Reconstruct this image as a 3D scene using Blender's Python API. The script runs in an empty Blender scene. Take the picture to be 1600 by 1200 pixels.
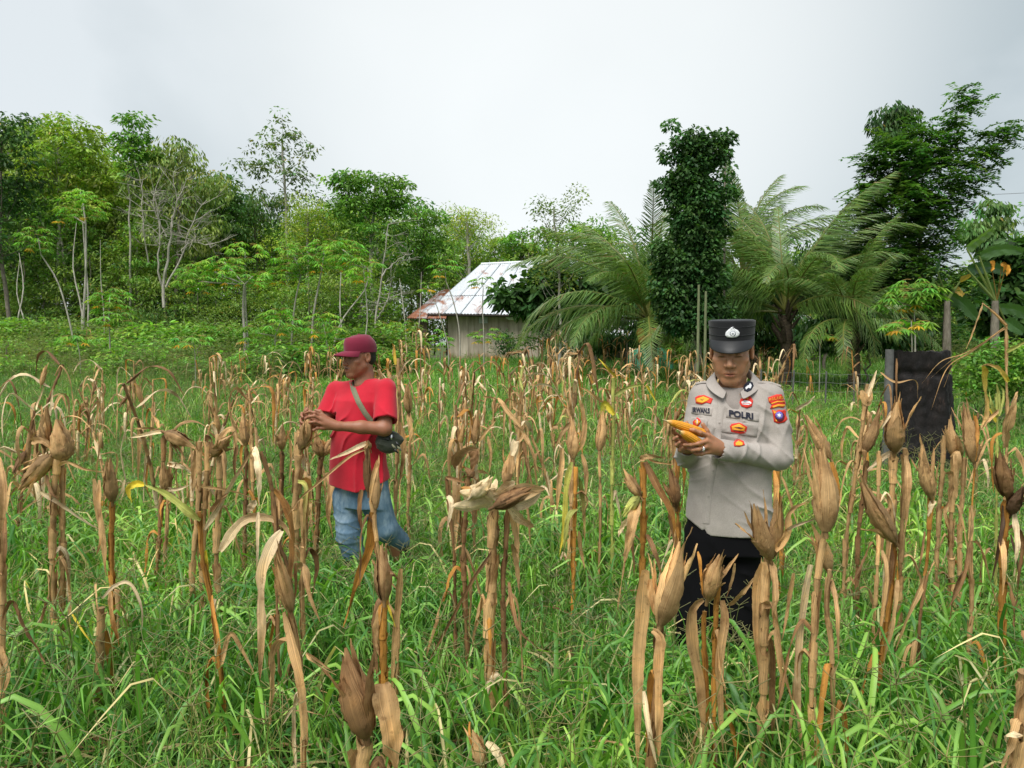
import bpy, math, random
import numpy as np
from mathutils import Vector, Matrix
from mathutils.bvhtree import BVHTree

R = math.radians
sc = bpy.context.scene
# ------------------------------------------------------------------ camera
EYE = 1.60
FPX = 1201.0                       # focal length in photo pixels (1600 wide)
PITCH = math.atan(60.0 / FPX)
cam_d = bpy.data.cameras.new('camera')
cam = bpy.data.objects.new('camera', cam_d)
sc.collection.objects.link(cam)
cam.location = (0, 0, EYE)
cam.rotation_euler = (R(90) - PITCH, 0, 0)
cam_d.sensor_width = 36.0
cam_d.lens = 36.0 * FPX / 1600.0
cam_d.clip_start = 0.05
cam_d.clip_end = 3000
sc.camera = cam
# ------------------------------------------------------------------ colour management
sc.view_settings.view_transform = 'Standard'
sc.view_settings.look = 'None'
sc.view_settings.gamma = 1.0
sc.view_settings.use_curve_mapping = False
sc.view_settings.exposure = 1.5
# ------------------------------------------------------------------ world: overcast cloud deck over a Nishita sky
SUN_EL, SUN_AZ = R(58), R(-150)     # azimuth measured from +Y, clockwise; sun behind the camera, a bit left
world = bpy.data.worlds.new('World')
sc.world = world
world.use_nodes = True
wt = world.node_tree
wt.nodes.clear()
def wn(t, **kw):
    n = wt.nodes.new(t)
    for k, v in kw.items():
        setattr(n, k, v)
    return n
w_out = wn('ShaderNodeOutputWorld')
w_bg = wn('ShaderNodeBackground')
w_bg.inputs['Strength'].default_value = 0.1
sky = wn('ShaderNodeTexSky', sky_type='NISHITA')
sky.sun_disc = False
sky.sun_elevation = SUN_EL
sky.sun_rotation = SUN_AZ
sky.air_density = 1.0
sky.dust_density = 2.0
tc = wn('ShaderNodeTexCoord')
mp = wn('ShaderNodeMapping')
mp.inputs['Scale'].default_value = (1.0, 1.0, 1.5)
mp.inputs['Location'].default_value = (0.35, 0.1, 0.2)
nz = wn('ShaderNodeTexNoise')
nz.inputs['Scale'].default_value = 1.9
nz.inputs['Detail'].default_value = 7
nz.inputs['Roughness'].default_value = 0.45
nz.inputs['Distortion'].default_value = 0.3
cr = wn('ShaderNodeValToRGB')
cr.color_ramp.elements[0].position = 0.40
cr.color_ramp.elements[0].color = (1.78, 2.02, 2.08, 1)
cr.color_ramp.elements[1].position = 0.60
cr.color_ramp.elements[1].color = (2.80, 2.97, 3.03, 1)
# thinner, brighter cloud where the photograph's sky is brightest (over the house, about 19 degrees up)
bd = Vector((0.06, 0.93, 0.36)).normalized()
dp = wn('ShaderNodeVectorMath', operation='DOT_PRODUCT')
dp.inputs[1].default_value = bd
nrm = wn('ShaderNodeVectorMath', operation='NORMALIZE')
mr = wn('ShaderNodeMapRange', interpolation_type='SMOOTHSTEP')
mr.inputs['From Min'].default_value = 0.87
mr.inputs['From Max'].default_value = 1.0
mr.inputs['To Min'].default_value = 0.0
mr.inputs['To Max'].default_value = 0.85
mixb = wn('ShaderNodeMixRGB')
mixb.inputs['Color2'].default_value = (3.55, 3.64, 3.58, 1)
mixs = wn('ShaderNodeMixRGB')
mixs.inputs['Fac'].default_value = 0.93
L = wt.links.new
L(tc.outputs['Generated'], nrm.inputs[0])
L(nrm.outputs[0], mp.inputs['Vector'])
L(mp.outputs['Vector'], nz.inputs['Vector'])
L(nz.outputs['Fac'], cr.inputs['Fac'])
L(nrm.outputs[0], dp.inputs[0])
L(dp.outputs['Value'], mr.inputs['Value'])
L(mr.outputs['Result'], mixb.inputs['Fac'])
L(cr.outputs['Color'], mixb.inputs['Color1'])
L(sky.outputs['Color'], mixs.inputs['Color1'])
L(mixb.outputs['Color'], mixs.inputs['Color2'])
L(mixs.outputs['Color'], w_bg.inputs['Color'])
L(w_bg.outputs['Background'], w_out.inputs['Surface'])
# ------------------------------------------------------------------ sun behind the cloud
sun_d = bpy.data.lights.new('sun', 'SUN')
sun_d.energy = 1.5
sun_d.angle = R(40)
sun_d.color = (1.0, 0.97, 0.92)
sun = bpy.data.objects.new('sun', sun_d)
sc.collection.objects.link(sun)
sdir = Vector((math.cos(SUN_EL) * math.sin(SUN_AZ), math.cos(SUN_EL) * math.cos(SUN_AZ), math.sin(SUN_EL)))
sun.rotation_euler = sdir.to_track_quat('Z', 'Y').to_euler()
sun.location = sdir * 60
# ------------------------------------------------------------------ render settings
sc.cycles.max_bounces = 6
sc.cycles.diffuse_bounces = 3
sc.cycles.glossy_bounces = 2
sc.cycles.transmission_bounces = 3
sc.cycles.transparent_max_bounces = 4
sc.cycles.use_denoising = True
sc.cycles.caustics_reflective = False
sc.cycles.caustics_refractive = False

# ================================================================== helpers
rng = np.random.default_rng(7)
rnd = random.Random(11)
def at(px, py, Y):
    """world point seen at photo pixel (px,py) at world depth Y"""
    a = (px - 800.0) / FPX
    b = (600.0 - py) / FPX
    c, s = math.cos(PITCH), math.sin(PITCH)
    d = np.array([a, c + b * s, -s + b * c])
    t = Y / d[1]
    return np.array([0, 0, EYE]) + d * t
def sstep(a, b, x):
    t = np.clip((x - a) / (b - a), 0, 1)
    return t * t * (3 - 2 * t)
def gz(x, y):
    x = np.asarray(x, float); y = np.asarray(y, float)
    z = 0.75 * sstep(9, 38, y)
    z = z + 0.5 * sstep(-6, -22, x) * sstep(12, 30, y)
    z = z + 0.035 * np.sin(x * 1.1 + 0.7 * np.sin(y * .6)) * np.cos(y * 0.9 + .4) * sstep(0, 3, y)
    z = z + 0.5 * sstep(60, 200, y)
    return z

def tag(o, label=None, cat=None, group=None, kind=None):
    if label: o['label'] = label
    if cat: o['category'] = cat
    if group: o['group'] = group
    if kind: o['kind'] = kind
    return o
def empty(name, loc, label=None, cat=None, group=None, rz=0.0):
    o = bpy.data.objects.new(name, None)
    sc.collection.objects.link(o)
    o.empty_display_size = 0.1
    o.location = loc
    o.rotation_euler = (0, 0, rz)
    return tag(o, label, cat, group)

class MB:
    """collects quads / polygons with uv and vertex colour; builds ONE mesh"""
    def __init__(s):
        s.v = []; s.f = []; s.c = []; s.uv = []; s.n = 0
    def add(s, V, F, col=(1, 1, 1), uv=None):
        V = np.asarray(V, float).reshape(-1, 3)
        m = len(V)
        s.v.append(V)
        F = np.asarray(F, int)
        s.f.append(F + s.n)
        col = np.asarray(col, float)
        if col.ndim == 1: col = np.tile(col[:3], (m, 1))
        s.c.append(col)
        s.uv.append(np.zeros((m, 2)) if uv is None else np.asarray(uv, float))
        s.n += m
    def mesh(s, name, mat, loc=(0, 0, 0), smooth=True):
        me = bpy.data.meshes.new(name)
        if not s.v:
            return me
        V = np.concatenate(s.v) - np.asarray(loc, float)
        C = np.concatenate(s.c); U = np.concatenate(s.uv)
        loops = []; starts = []; tot = 0
        for F in s.f:
            k = F.shape[1]
            loops.append(F.reshape(-1))
            starts.append(tot + np.arange(len(F)) * k)
            tot += len(F) * k
        loops = np.concatenate(loops); starts = np.concatenate(starts)
        me.vertices.add(len(V)); me.vertices.foreach_set('co', V.astype(np.float32).reshape(-1))
        me.loops.add(len(loops)); me.loops.foreach_set('vertex_index', loops.astype(np.int32))
        me.polygons.add(len(starts)); me.polygons.foreach_set('loop_start', starts.astype(np.int32))
        me.polygons.foreach_set('use_smooth', np.full(len(starts), smooth))
        me.update(calc_edges=True)
        at_ = me.color_attributes.new('Col', 'FLOAT_COLOR', 'POINT')
        cc = np.ones((len(V), 4), np.float32); cc[:, :3] = C
        at_.data.foreach_set('color', cc.reshape(-1))
        uvl = me.uv_layers.new(name='UVMap')
        uvl.data.foreach_set('uv', U[loops].astype(np.float32).reshape(-1))
        me.validate()
        if mat: me.materials.append(mat)
        return me
    def build(s, name, mat, parent=None, loc=(0, 0, 0), smooth=True):
        o = bpy.data.objects.new(name, s.mesh(name, mat, loc, smooth))
        sc.collection.objects.link(o)
        if parent is not None: o.parent = parent
        else: o.location = loc
        return o
def link_mesh(name, me, parent=None):
    o = bpy.data.objects.new(name, me)
    sc.collection.objects.link(o)
    if parent is not None: o.parent = parent
    return o
def copy_tree(o, parent=None):
    c = o.copy(); sc.collection.objects.link(c); c.parent = parent
    for ch in o.children:
        copy_tree(ch, c)
    return c

def unit(v):
    v = np.asarray(v, float)
    return v / (np.linalg.norm(v, axis=-1, keepdims=True) + 1e-12)
def resample(P, n):
    """smooth Catmull-Rom through P, n samples"""
    P = np.asarray(P, float)
    if len(P) == 2:
        t = np.linspace(0, 1, n)[:, None]
        return P[0] * (1 - t) + P[1] * t
    Q = np.vstack([2 * P[0] - P[1], P, 2 * P[-1] - P[-2]])
    seg = np.linalg.norm(np.diff(P, axis=0), axis=1)
    cum = np.concatenate([[0], np.cumsum(seg)]); cum /= cum[-1]
    out = []
    for t in np.linspace(0, 1, n):
        i = min(int(np.searchsorted(cum, t, side='right')) - 1, len(P) - 2)
        u = (t - cum[i]) / max(cum[i + 1] - cum[i], 1e-9)
        p0, p1, p2, p3 = Q[i], Q[i + 1], Q[i + 2], Q[i + 3]
        out.append(0.5 * ((2 * p1) + (-p0 + p2) * u + (2 * p0 - 5 * p1 + 4 * p2 - p3) * u * u + (-p0 + 3 * p1 - 3 * p2 + p3) * u ** 3))
    return np.array(out)
def frames(P, side0=None):
    """tangent, side, normal along path (parallel transport)"""
    T = unit(np.gradient(P, axis=0))
    if side0 is None:
        side0 = np.array([1, 0, 0]) if abs(T[0][0]) < .8 else np.array([0, 1, 0])
    S = np.zeros_like(P); N = np.zeros_like(P)
    s = np.asarray(side0, float)
    for i in range(len(P)):
        s = s - T[i] * np.dot(s, T[i])
        s = s / (np.linalg.norm(s) + 1e-9)
        S[i] = s; N[i] = np.cross(T[i], s)
    return T, S, N
def grid_faces(n, m, wrap=False):
    i = np.arange(n - 1)[:, None]; j = np.arange(m if wrap else m - 1)[None, :]
    j2 = (j + 1) % m
    a = i * m + j; b = i * m + j2; c = (i + 1) * m + j2; d = (i + 1) * m + j
    return np.stack([a, b, c, d], -1).reshape(-1, 4)
def tube(mb, P, r, seg=8, col=(1, 1, 1), cap=True, n=None, jitter=0.0):
    P = np.asarray(P, float)
    if n: 
        rr = np.interp(np.linspace(0, 1, n), np.linspace(0, 1, len(np.atleast_1d(r))), np.atleast_1d(r)) if np.ndim(r) else np.full(n, r)
        P = resample(P, n); r = rr
    n = len(P)
    r = np.full(n, r) if np.ndim(r) == 0 else np.interp(np.linspace(0, 1, n), np.linspace(0, 1, len(r)), r)
    T, S, N = frames(P)
    a = np.linspace(0, 2 * math.pi, seg, endpoint=False)
    ring = S[:, None, :] * np.cos(a)[None, :, None] + N[:, None, :] * np.sin(a)[None, :, None]
    rj = r[:, None] * (1 + jitter * rng.standard_normal((n, seg)))
    V = P[:, None, :] + ring * rj[:, :, None]
    L_ = np.concatenate([[0], np.cumsum(np.linalg.norm(np.diff(P, axis=0), axis=1))])
    uv = np.stack([np.tile(np.arange(seg) / seg, (n, 1)), np.tile(L_[:, None], (1, seg))], -1).reshape(-1, 2)
    c = np.asarray(col, float)
    if c.ndim == 2:
        c = np.repeat(c, seg, axis=0)
    mb.add(V.reshape(-1, 3), grid_faces(n, seg, True), c, uv)
    if cap:
        for k, base in ((0, 0), (n - 1, (n - 1) * seg)):
            cc = col if np.ndim(col) == 1 else np.asarray(col)[k]
            Vc = np.vstack([V[k], P[k]])
            F = [[i, (i + 1) % seg, seg] for i in range(seg)]
            if k == 0: F = [f[::-1] for f in F]
            mb.add(Vc, F, cc)
def ribbon(mb, P, w, side=None, twist=0.0, fold=0.25, crumple=0.0, col=(1, 1, 1), n=12, m=5, col2=None, shape='leaf', seed=0, edge=0.0):
    """a leaf: smooth path, width profile, V-fold and crumples"""
    P = resample(P, n)
    T, S, N = frames(P, side)
    t = np.linspace(0, 1, n)
    if shape == 'leaf': prof = np.clip(1.15 * np.minimum(1, .45 + t * 3.0), 0, 1) * (1 - t ** 2.6) ** .9 + 0.02
    elif shape == 'strap': prof = np.minimum(1, .6 + t * 3) * (1 - .55 * t ** 3)
    elif shape == 'husk': prof = np.sin(np.pi * np.clip(t * .93 + .07, 0, 1)) ** .7 + 0.02
    else: prof = np.ones(n)
    r_ = np.random.default_rng(seed + 17)
    ph = r_.uniform(0, 6.28, 6)
    ang = twist * t + crumple * 1.2 * np.sin(t * 5 + ph[0])
    S2 = S * np.cos(ang)[:, None] + N * np.sin(ang)[:, None]
    N2 = -S * np.sin(ang)[:, None] + N * np.cos(ang)[:, None]
    u = np.linspace(-1, 1, m)
    ww = w * prof * (1 + .25 * crumple * np.sin(t * 17 + ph[1]))
    V = P[:, None, :] + S2[:, None, :] * (u[None, :, None] * ww[:, None, None] * .5) * math.cos(fold)
    up = np.abs(u)[None, :] * ww[:, None] * .5 * math.sin(fold)
    up = up + crumple * w * .35 * np.sin(t[:, None] * 11 + u[None, :] * 2.5 + ph[2]) * np.abs(u)[None, :] ** .6
    up = up + crumple * w * .18 * np.sin(t[:, None] * 27 + u[None, :] * 4 + ph[3])
    V = V + N2[:, None, :] * up[:, :, None]
    if edge:
        V = V + S2[:, None, :] * ((np.abs(u) > .9)[None, :, None] * r_.uniform(-edge, edge, (n, m, 1)) * w)
    L_ = np.concatenate([[0], np.cumsum(np.linalg.norm(np.diff(P, axis=0), axis=1))])
    uv = np.stack([np.tile((u * .5 + .5) * w * 10, (n, 1)), np.tile(L_[:, None], (1, m))], -1).reshape(-1, 2)
    c = np.tile(np.asarray(col, float), (n * m, 1))
    if col2 is not None:
        tt = np.repeat(t, m)[:, None]
        c = c * (1 - tt) + np.asarray(col2, float) * tt
    mid = np.tile(np.exp(-(u / .16) ** 2), n)[:, None]
    c = c * (1 + .18 * mid)
    mb.add(V.reshape(-1, 3), grid_faces(n, m), c, uv)
def box(mb, c, s, rot=0.0, col=(1, 1, 1), R3=None):
    c = np.asarray(c, float); s = np.asarray(s, float) / 2
    V = np.array([[x, y, z] for x in (-1, 1) for y in (-1, 1) for z in (-1, 1)], float) * s
    if R3 is not None: V = V @ np.asarray(R3).T
    elif rot:
        cr_, sr = math.cos(rot), math.sin(rot)
        V = V @ np.array([[cr_, sr, 0], [-sr, cr_, 0], [0, 0, 1]])
    F = [[0, 1, 3, 2], [4, 6, 7, 5], [0, 4, 5, 1], [2, 3, 7, 6], [0, 2, 6, 4], [1, 5, 7, 3]]
    # unshared verts for flat faces
    for f in F:
        uvq = np.array([[0, 0], [1, 0], [1, 1], [0, 1]], float)
        mb.add(V[f] + c, [[0, 1, 2, 3]], col, uvq)
def leaf_quads(mb, base, d, nrm_, length, width, col, tip_droop=0.0):
    """many kite-shaped leaves at once"""
    base = np.asarray(base, float); d = unit(d)
    s = unit(np.cross(d, nrm_))
    length = np.asarray(length)[:, None] if np.ndim(length) else np.full((len(base), 1), length)
    width = np.asarray(width)[:, None] if np.ndim(width) else np.full((len(base), 1), width)
    mid = base + d * length * .45
    tip = base + d * length - np.array([0, 0, 1.0]) * length * tip_droop
    V = np.stack([base, mid + s * width * .5, tip, mid - s * width * .5], 1)
    n = len(base)
    F = np.arange(n * 4).reshape(n, 4)
    col = np.asarray(col, float)
    if col.ndim == 1: col = np.tile(col, (n, 1))
    uv = np.tile(np.array([[.5, 0], [1, .5], [.5, 1], [0, .5]]), (n, 1))
    mb.add(V.reshape(-1, 3), F, np.repeat(col, 4, axis=0), uv)

# ------------------------------------------------------------------ materials
class NT:
    def __init__(s, name):
        s.m = bpy.data.materials.new(name); s.m.use_nodes = True
        s.t = s.m.node_tree; s.t.nodes.clear()
        s.out = s.n('ShaderNodeOutputMaterial')
    def n(s, ty, ins=None, **kw):
        x = s.t.nodes.new(ty)
        for k, v in kw.items(): setattr(x, k, v)
        if ins:
            for k, v in ins.items():
                if isinstance(v, bpy.types.NodeSocket): s.t.links.new(v, x.inputs[k])
                else: x.inputs[k].default_value = v
        return x
    def noise(s, vec, scale, detail=3, rough=.5, dist=0.0):
        return s.n('ShaderNodeTexNoise', {'Vector': vec, 'Scale': scale, 'Detail': detail, 'Roughness': rough, 'Distortion': dist}).outputs['Fac']
    def mapping(s, vec, scale=(1, 1, 1), loc=(0, 0, 0)):
        return s.n('ShaderNodeMapping', {'Vector': vec, 'Scale': scale, 'Location': loc}).outputs[0]
    def ramp(s, fac, stops):
        r = s.n('ShaderNodeValToRGB', {'Fac': fac})
        e = r.color_ramp.elements
        while len(e) < len(stops): e.new(.5)
        for i, (p, c) in enumerate(stops):
            e[i].position = p
            e[i].color = (c[0], c[1], c[2], 1) if not np.isscalar(c) else (c, c, c, 1)
        return r.outputs['Color']
    def mix(s, a, b, fac, mode='MIX'):
        x = s.n('ShaderNodeMixRGB', blend_type=mode)
        for k, v in (('Color1', a), ('Color2', b), ('Fac', fac)):
            if isinstance(v, bpy.types.NodeSocket): s.t.links.new(v, x.inputs[k])
            elif k != 'Fac': x.inputs[k].default_value = (v[0], v[1], v[2], 1)
            else: x.inputs[k].default_value = v
        return x.outputs[0]
    def math(s, op, a, b=0.0):
        x = s.n('ShaderNodeMath', operation=op)
        for i, v in enumerate((a, b)):
            if isinstance(v, bpy.types.NodeSocket): s.t.links.new(v, x.inputs[i])
            else: x.inputs[i].default_value = v
        return x.outputs[0]
    def bump(s, h, strength=.3, dist=.01):
        return s.n('ShaderNodeBump', {'Height': h, 'Strength': strength, 'Distance': dist}).outputs[0]
    def principled(s, col, rough=.6, normal=None, spec=.4, metal=0.0, **kw):
        p = s.n('ShaderNodeBsdfPrincipled')
        def st(k, v):
            if v is None: return
            if isinstance(v, bpy.types.NodeSocket): s.t.links.new(v, p.inputs[k])
            elif k == 'Base Color': p.inputs[k].default_value = (v[0], v[1], v[2], 1)
            else: p.inputs[k].default_value = v
        st('Base Color', col); st('Roughness', rough); st('Normal', normal)
        st('Specular IOR Level', spec); st('Metallic', metal)
        for k, v in kw.items(): st(k.replace('_', ' '), v)
        return p.outputs[0]
    def finish(s, sh):
        s.t.links.new(sh, s.out.inputs['Surface']); return s.m
    def leafy(s, col, rough=.5, trans=.3, normal=None, spec=.35, tcol=None):
        p = s.principled(col, rough, normal, spec)
        tr = s.n('ShaderNodeBsdfTranslucent', {'Color': tcol if tcol is not None else col})
        mx = s.n('ShaderNodeMixShader', {0: trans, 1: p, 2: tr.outputs[0]})
        return s.finish(mx.outputs[0])
def vcol(t): return t.n('ShaderNodeVertexColor', layer_name='Col').outputs['Color']
def objc(t): return t.n('ShaderNodeTexCoord').outputs['Object']
def uvc(t): return t.n('ShaderNodeTexCoord').outputs['UV']
def orand(t): return t.n('ShaderNodeObjectInfo').outputs['Random']

def m_foliage(name, trans=.3, rough=.5, var=.5, spec=.3):
    t = NT(name)
    g = t.n('ShaderNodeNewGeometry').outputs['Position']
    nz_ = t.noise(g, .9, 2)
    v = t.ramp(nz_, [(.3, 1 - var * .45), (.7, 1 + var * .35)])
    c = t.mix(vcol(t), v, 1.0, 'MULTIPLY')
    rr = t.ramp(orand(t), [(0, (1 - .2 * var, 1 - .12 * var, 1 - .1 * var)), (1, (1 + .22 * var, 1 + .12 * var, .9))])
    c = t.mix(c, rr, 1.0, 'MULTIPLY')
    tc_ = t.mix(c, (1.15, 1.35, .5), 1.0, 'MULTIPLY')
    return t.leafy(c, rough, trans, None, spec, tc_)
M = {}
M['foliage'] = m_foliage('foliage', .36)
M['palm'] = m_foliage('palm_leaf', .22, .42, .4, .5)
def m_corn():
    t = NT('dry_corn')
    uv = uvc(t)
    st_ = t.noise(t.mapping(uv, (90, 3, 1)), 1.0, 3, .6)
    bl = t.noise(objc(t), 9.0, 4, .6)
    sp = t.noise(objc(t), 55.0, 3, .6)
    a = t.ramp(st_, [(.3, .46), (.7, 1.42)])
    b = t.ramp(bl, [(.30, (.50, .42, .34)), (.5, (1, 1, 1)), (.72, (1.32, 1.25, 1.1))])
    d_ = t.ramp(sp, [(.28, (.45, .38, .32)), (.40, (1, 1, 1))])
    c = t.mix(vcol(t), a, 1.0, 'MULTIPLY')
    c = t.mix(c, b, 1.0, 'MULTIPLY')
    c = t.mix(c, d_, .7, 'MULTIPLY')
    rr = t.ramp(orand(t), [(0, (.8, .78, .76)), (1, (1.15, 1.13, 1.1))])
    c = t.mix(c, rr, 1.0, 'MULTIPLY')
    h = t.math('ADD', st_, t.math('MULTIPLY', bl, .7))
    return t.leafy(c, .62, .16, t.bump(h, .55, .004), .3)
M['corn'] = m_corn()
def m_grass():
    t = NT('grass_blades')
    g = t.n('ShaderNodeNewGeometry').outputs['Position']
    n1 = t.noise(g, .55, 3, .6)
    n2 = t.noise(g, 3.0, 2)
    v = t.ramp(n1, [(.3, (.74, .82, .8)), (.5, (1, 1, 1)), (.68, (1.3, 1.12, .95))])
    v2 = t.ramp(n2, [(.3, .8), (.7, 1.2)])
    c = t.mix(vcol(t), v, 1.0, 'MULTIPLY')
    c = t.mix(c, v2, 1.0, 'MULTIPLY')
    rr = t.ramp(orand(t), [(0, (.75, .82, .8)), (1, (1.25, 1.15, 1.1))])
    c = t.mix(c, rr, 1.0, 'MULTIPLY')
    tc_ = t.mix(c, (1.1, 1.3, .5), 1.0, 'MULTIPLY')
    return t.leafy(c, .42, .3, None, .45, tc_)
M['grass'] = m_grass()
def m_bark(name, c1, c2, scale=(6, 6, 1.2)):
    t = NT(name)
    p = t.mapping(objc(t), scale)
    n1 = t.noise(p, 3.0, 5, .65)
    c = t.ramp(n1, [(.3, c1), (.7, c2)])
    sp = t.ramp(t.noise(objc(t), 2.5, 3), [(.55, (1, 1, 1)), (.7, (.62, .7, .55))])
    c = t.mix(c, sp, 1.0, 'MULTIPLY')
    return t.finish(t.principled(c, .85, t.bump(n1, .6, .02), .2))
M['bark'] = m_bark('bark', (.10, .08, .06), (.27, .24, .19))
M['pale_bark'] = m_bark('pale_bark', (.22, .20, .16), (.52, .49, .42))
M['palm_bark'] = m_bark('palm_bark', (.035, .027, .02), (.12, .09, .06), (3, 3, 9))
def m_simple(name, col, rough=.6, noise_amp=.25, scale=12.0, spec=.4, metal=0, bumpk=.15):
    t = NT(name)
    n1 = t.noise(objc(t), scale, 4, .6)
    v = t.ramp(n1, [(.25, 1 - noise_amp), (.75, 1 + noise_amp)])
    c = t.mix(col, v, 1.0, 'MULTIPLY')
    return t.finish(t.principled(c, rough, t.bump(n1, bumpk, .003), spec, metal))
# ================================================================== terrain
def m_ground():
    t = NT('soil_and_turf')
    g = t.n('ShaderNodeNewGeometry').outputs['Position']
    n1 = t.noise(g, .8, 4, .6); n2 = t.noise(g, 14, 5, .7)
    soil = t.ramp(n2, [(.3, (.035, .025, .015)), (.7, (.13, .095, .055))])
    turf = t.ramp(n2, [(.3, (.03, .06, .015)), (.7, (.10, .17, .045))])
    f = t.ramp(n1, [(.35, .35), (.6, .95)])
    c = t.mix(soil, turf, f)
    return t.finish(t.principled(c, .95, t.bump(n2, .8, .03), .15))
mb = MB()
xs = np.concatenate([-np.geomspace(900, 30, 14), np.linspace(-28, 28, 90), np.geomspace(30, 900, 14)])
ys = np.concatenate([np.linspace(-40, 0, 8)[:-1], np.linspace(0, 60, 120), np.geomspace(62, 1800, 20)])
X, Y = np.meshgrid(xs, ys)
mb.add(np.stack([X, Y, gz(X, Y)], -1).reshape(-1, 3), grid_faces(len(ys), len(xs)), (1, 1, 1))
ground = mb.build('ground', m_ground())
tag(ground, kind='structure')

# ================================================================== house
def m_roof():
    t = NT('zinc_sheet')
    p = objc(t)
    n1 = t.noise(t.mapping(p, (1.2, 1.2, 1.2)), 1.3, 5, .65)
    n2 = t.noise(p, 9, 4, .6)
    zinc = t.ramp(n2, [(.3, (.50, .54, .57)), (.7, (.70, .73, .76))])
    rust = t.ramp(n2, [(.3, (.20, .065, .03)), (.7, (.42, .20, .12))])
    amt = t.n('ShaderNodeSeparateColor', {0: vcol(t)}).outputs[0]    # weathering per sheet
    f = t.math('ADD', t.math('MULTIPLY', n1, 1.0), amt)
    fac = t.ramp(f, [(.84, 0.0), (1.06, 1.0)])
    c = t.mix(zinc, rust, fac)
    return t.finish(t.principled(c, .5, None, .5, .15))
M['roof'] = m_roof()
def m_wall():
    t = NT('weathered_wall_board')
    p = objc(t)
    n1 = t.noise(t.mapping(p, (2.5, 2.5, .35)), 2.2, 5, .6)
    n2 = t.noise(p, .7, 3)
    c = t.ramp(n1, [(.25, (.33, .27, .20)), (.6, (.60, .52, .42)), (.8, (.72, .65, .55))])
    z = t.n('ShaderNodeSeparateXYZ', {0: p}).outputs[2]
    mud = t.ramp(t.math('ADD', z, t.math('MULTIPLY', n2, 1.2)), [(.7, (.62, .5, .38)), (1.7, (1, 1, 1))])
    c = t.mix(c, mud, 1.0, 'MULTIPLY')
    c = t.mix(c, vcol(t), 1.0, 'MULTIPLY')
    return t.finish(t.principled(c, .9, t.bump(n1, .4, .01), .15))
M['wall'] = m_wall()
M['wood'] = m_simple('old_wood', (.15, .11, .075), .85, .35, 9)
M['dark_wood'] = m_simple('dark_wood', (.05, .04, .032), .85, .35, 9)
HD = 38.0
hz = float(gz(at(780, 560, HD)[0], HD))
house = empty('house', (at(780, 560, HD)[0], HD, hz), 'old wooden farm house with a white and rusty metal roof behind the corn field', 'house')
hl = np.array(house.location)
def board_row(parent, p0, p1, z0, z1, n, name, mat, thick=.04, slope=0):
    p0 = np.array(p0, float); p1 = np.array(p1, float)
    d = p1 - p0; ln = np.linalg.norm(d[:2]); ang = math.atan2(d[1], d[0])
    for i in range(n):
        mb = MB()
        c = p0 + d * (i + .5) / n
        v = rnd.uniform(.82, 1.15)
        box(mb, (c[0], c[1] + rnd.uniform(-.012, .012), (z0 + z1) / 2 + rnd.uniform(-.02, .02)), (ln / n - .015, thick, z1 - z0), ang, (v, v * rnd.uniform(.97, 1.0), v * rnd.uniform(.92, 1.0)))
        mb.build(name, mat, parent, np.array(parent['wloc']) if 'wloc' in parent else hl, smooth=False)
wl = at(700, 540, HD); wr = at(935, 540, HD)
ztop = at(700, 486, HD)[2] + .05
wall_base = MB(); box(wall_base, ((wl[0] + wr[0]) / 2, HD + .14, hz + (ztop - hz) / 2 - .1), (wr[0] - wl[0], .1, ztop - hz), 0, (.7, .65, .6))
wall = wall_base.build('wall', M['wall'], house, hl, smooth=False)
board_row(wall, (wl[0], HD, 0), (wr[0], HD, 0), hz - .2, ztop, 15, 'wall_board', M['wall'])
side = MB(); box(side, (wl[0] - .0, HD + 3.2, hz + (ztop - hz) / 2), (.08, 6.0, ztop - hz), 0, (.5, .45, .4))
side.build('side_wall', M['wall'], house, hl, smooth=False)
side = MB(); box(side, (wr[0] + .05, HD + 3.2, hz + (ztop - hz) / 2 + .4), (.08, 6.0, ztop - hz + .8), 0, (.7, .65, .6))
side.build('side_wall', M['wall'], house, hl, smooth=False)
# roof: sheets of corrugated metal laid on three slopes
def sheet_slope(parent, A, B, C_, D_, nu, nv, rust, rname='roof_sheet'):
    """A,B eave corners, D_,C_ ridge corners; sheets nu x nv"""
    A, B, C_, D_ = [np.asarray(q, float) for q in (A, B, C_, D_)]
    nrm_ = unit(np.cross(B - A, D_ - A)); 
    if nrm_[2] < 0: nrm_ = -nrm_
    for i in range(nu):
        for j in range(nv):
            u0, u1 = i / nu - .004, (i + 1) / nu + .006
            v0, v1 = j / nv - .02, (j + 1) / nv
            k = 13
            us = np.linspace(u0, u1, k); vs = np.array([v0, (v0 + v1) / 2, v1])
            U, W = np.meshgrid(us, vs)
            off = .030 * np.cos(np.arange(k) * math.pi)[None, :] + .035 * (j % 2) + .014 * (i % 2) + rnd.uniform(0, .008)
            Pp = (A * (1 - U)[..., None] + B * U[..., None]) * (1 - W)[..., None] + (D_ * (1 - U)[..., None] + C_ * U[..., None]) * W[..., None]
            Pp = Pp + nrm_ * (off * np.ones_like(W))[..., None]
            mb = MB()
            r_ = rust(i, j) + rnd.uniform(-.06, .06)
            mb.add(Pp.reshape(-1, 3), grid_faces(3, k), (r_, r_, r_))
            mb.build(rname, M['roof'], parent, hl)
E1, E2 = at(668, 488, HD - .7), at(925, 491, HD - .7)
R1, R2 = at(752, 413, HD + 3.2), at(905, 398, HD + 3.2)
R2[2] = R1[2] + .25
mb = MB()
up = np.array([0, 0, -.06])
for q in ([E1, E2, R2, R1],):
    V = np.array([p + up for p in q]); mb.add(V, [[0, 1, 2, 3]], (.3, .3, .3))
E3 = np.array([R2[0] + .3, HD + 7.2, E1[2]]); E0 = np.array([E1[0], HD + 7.2, E1[2]])
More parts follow.
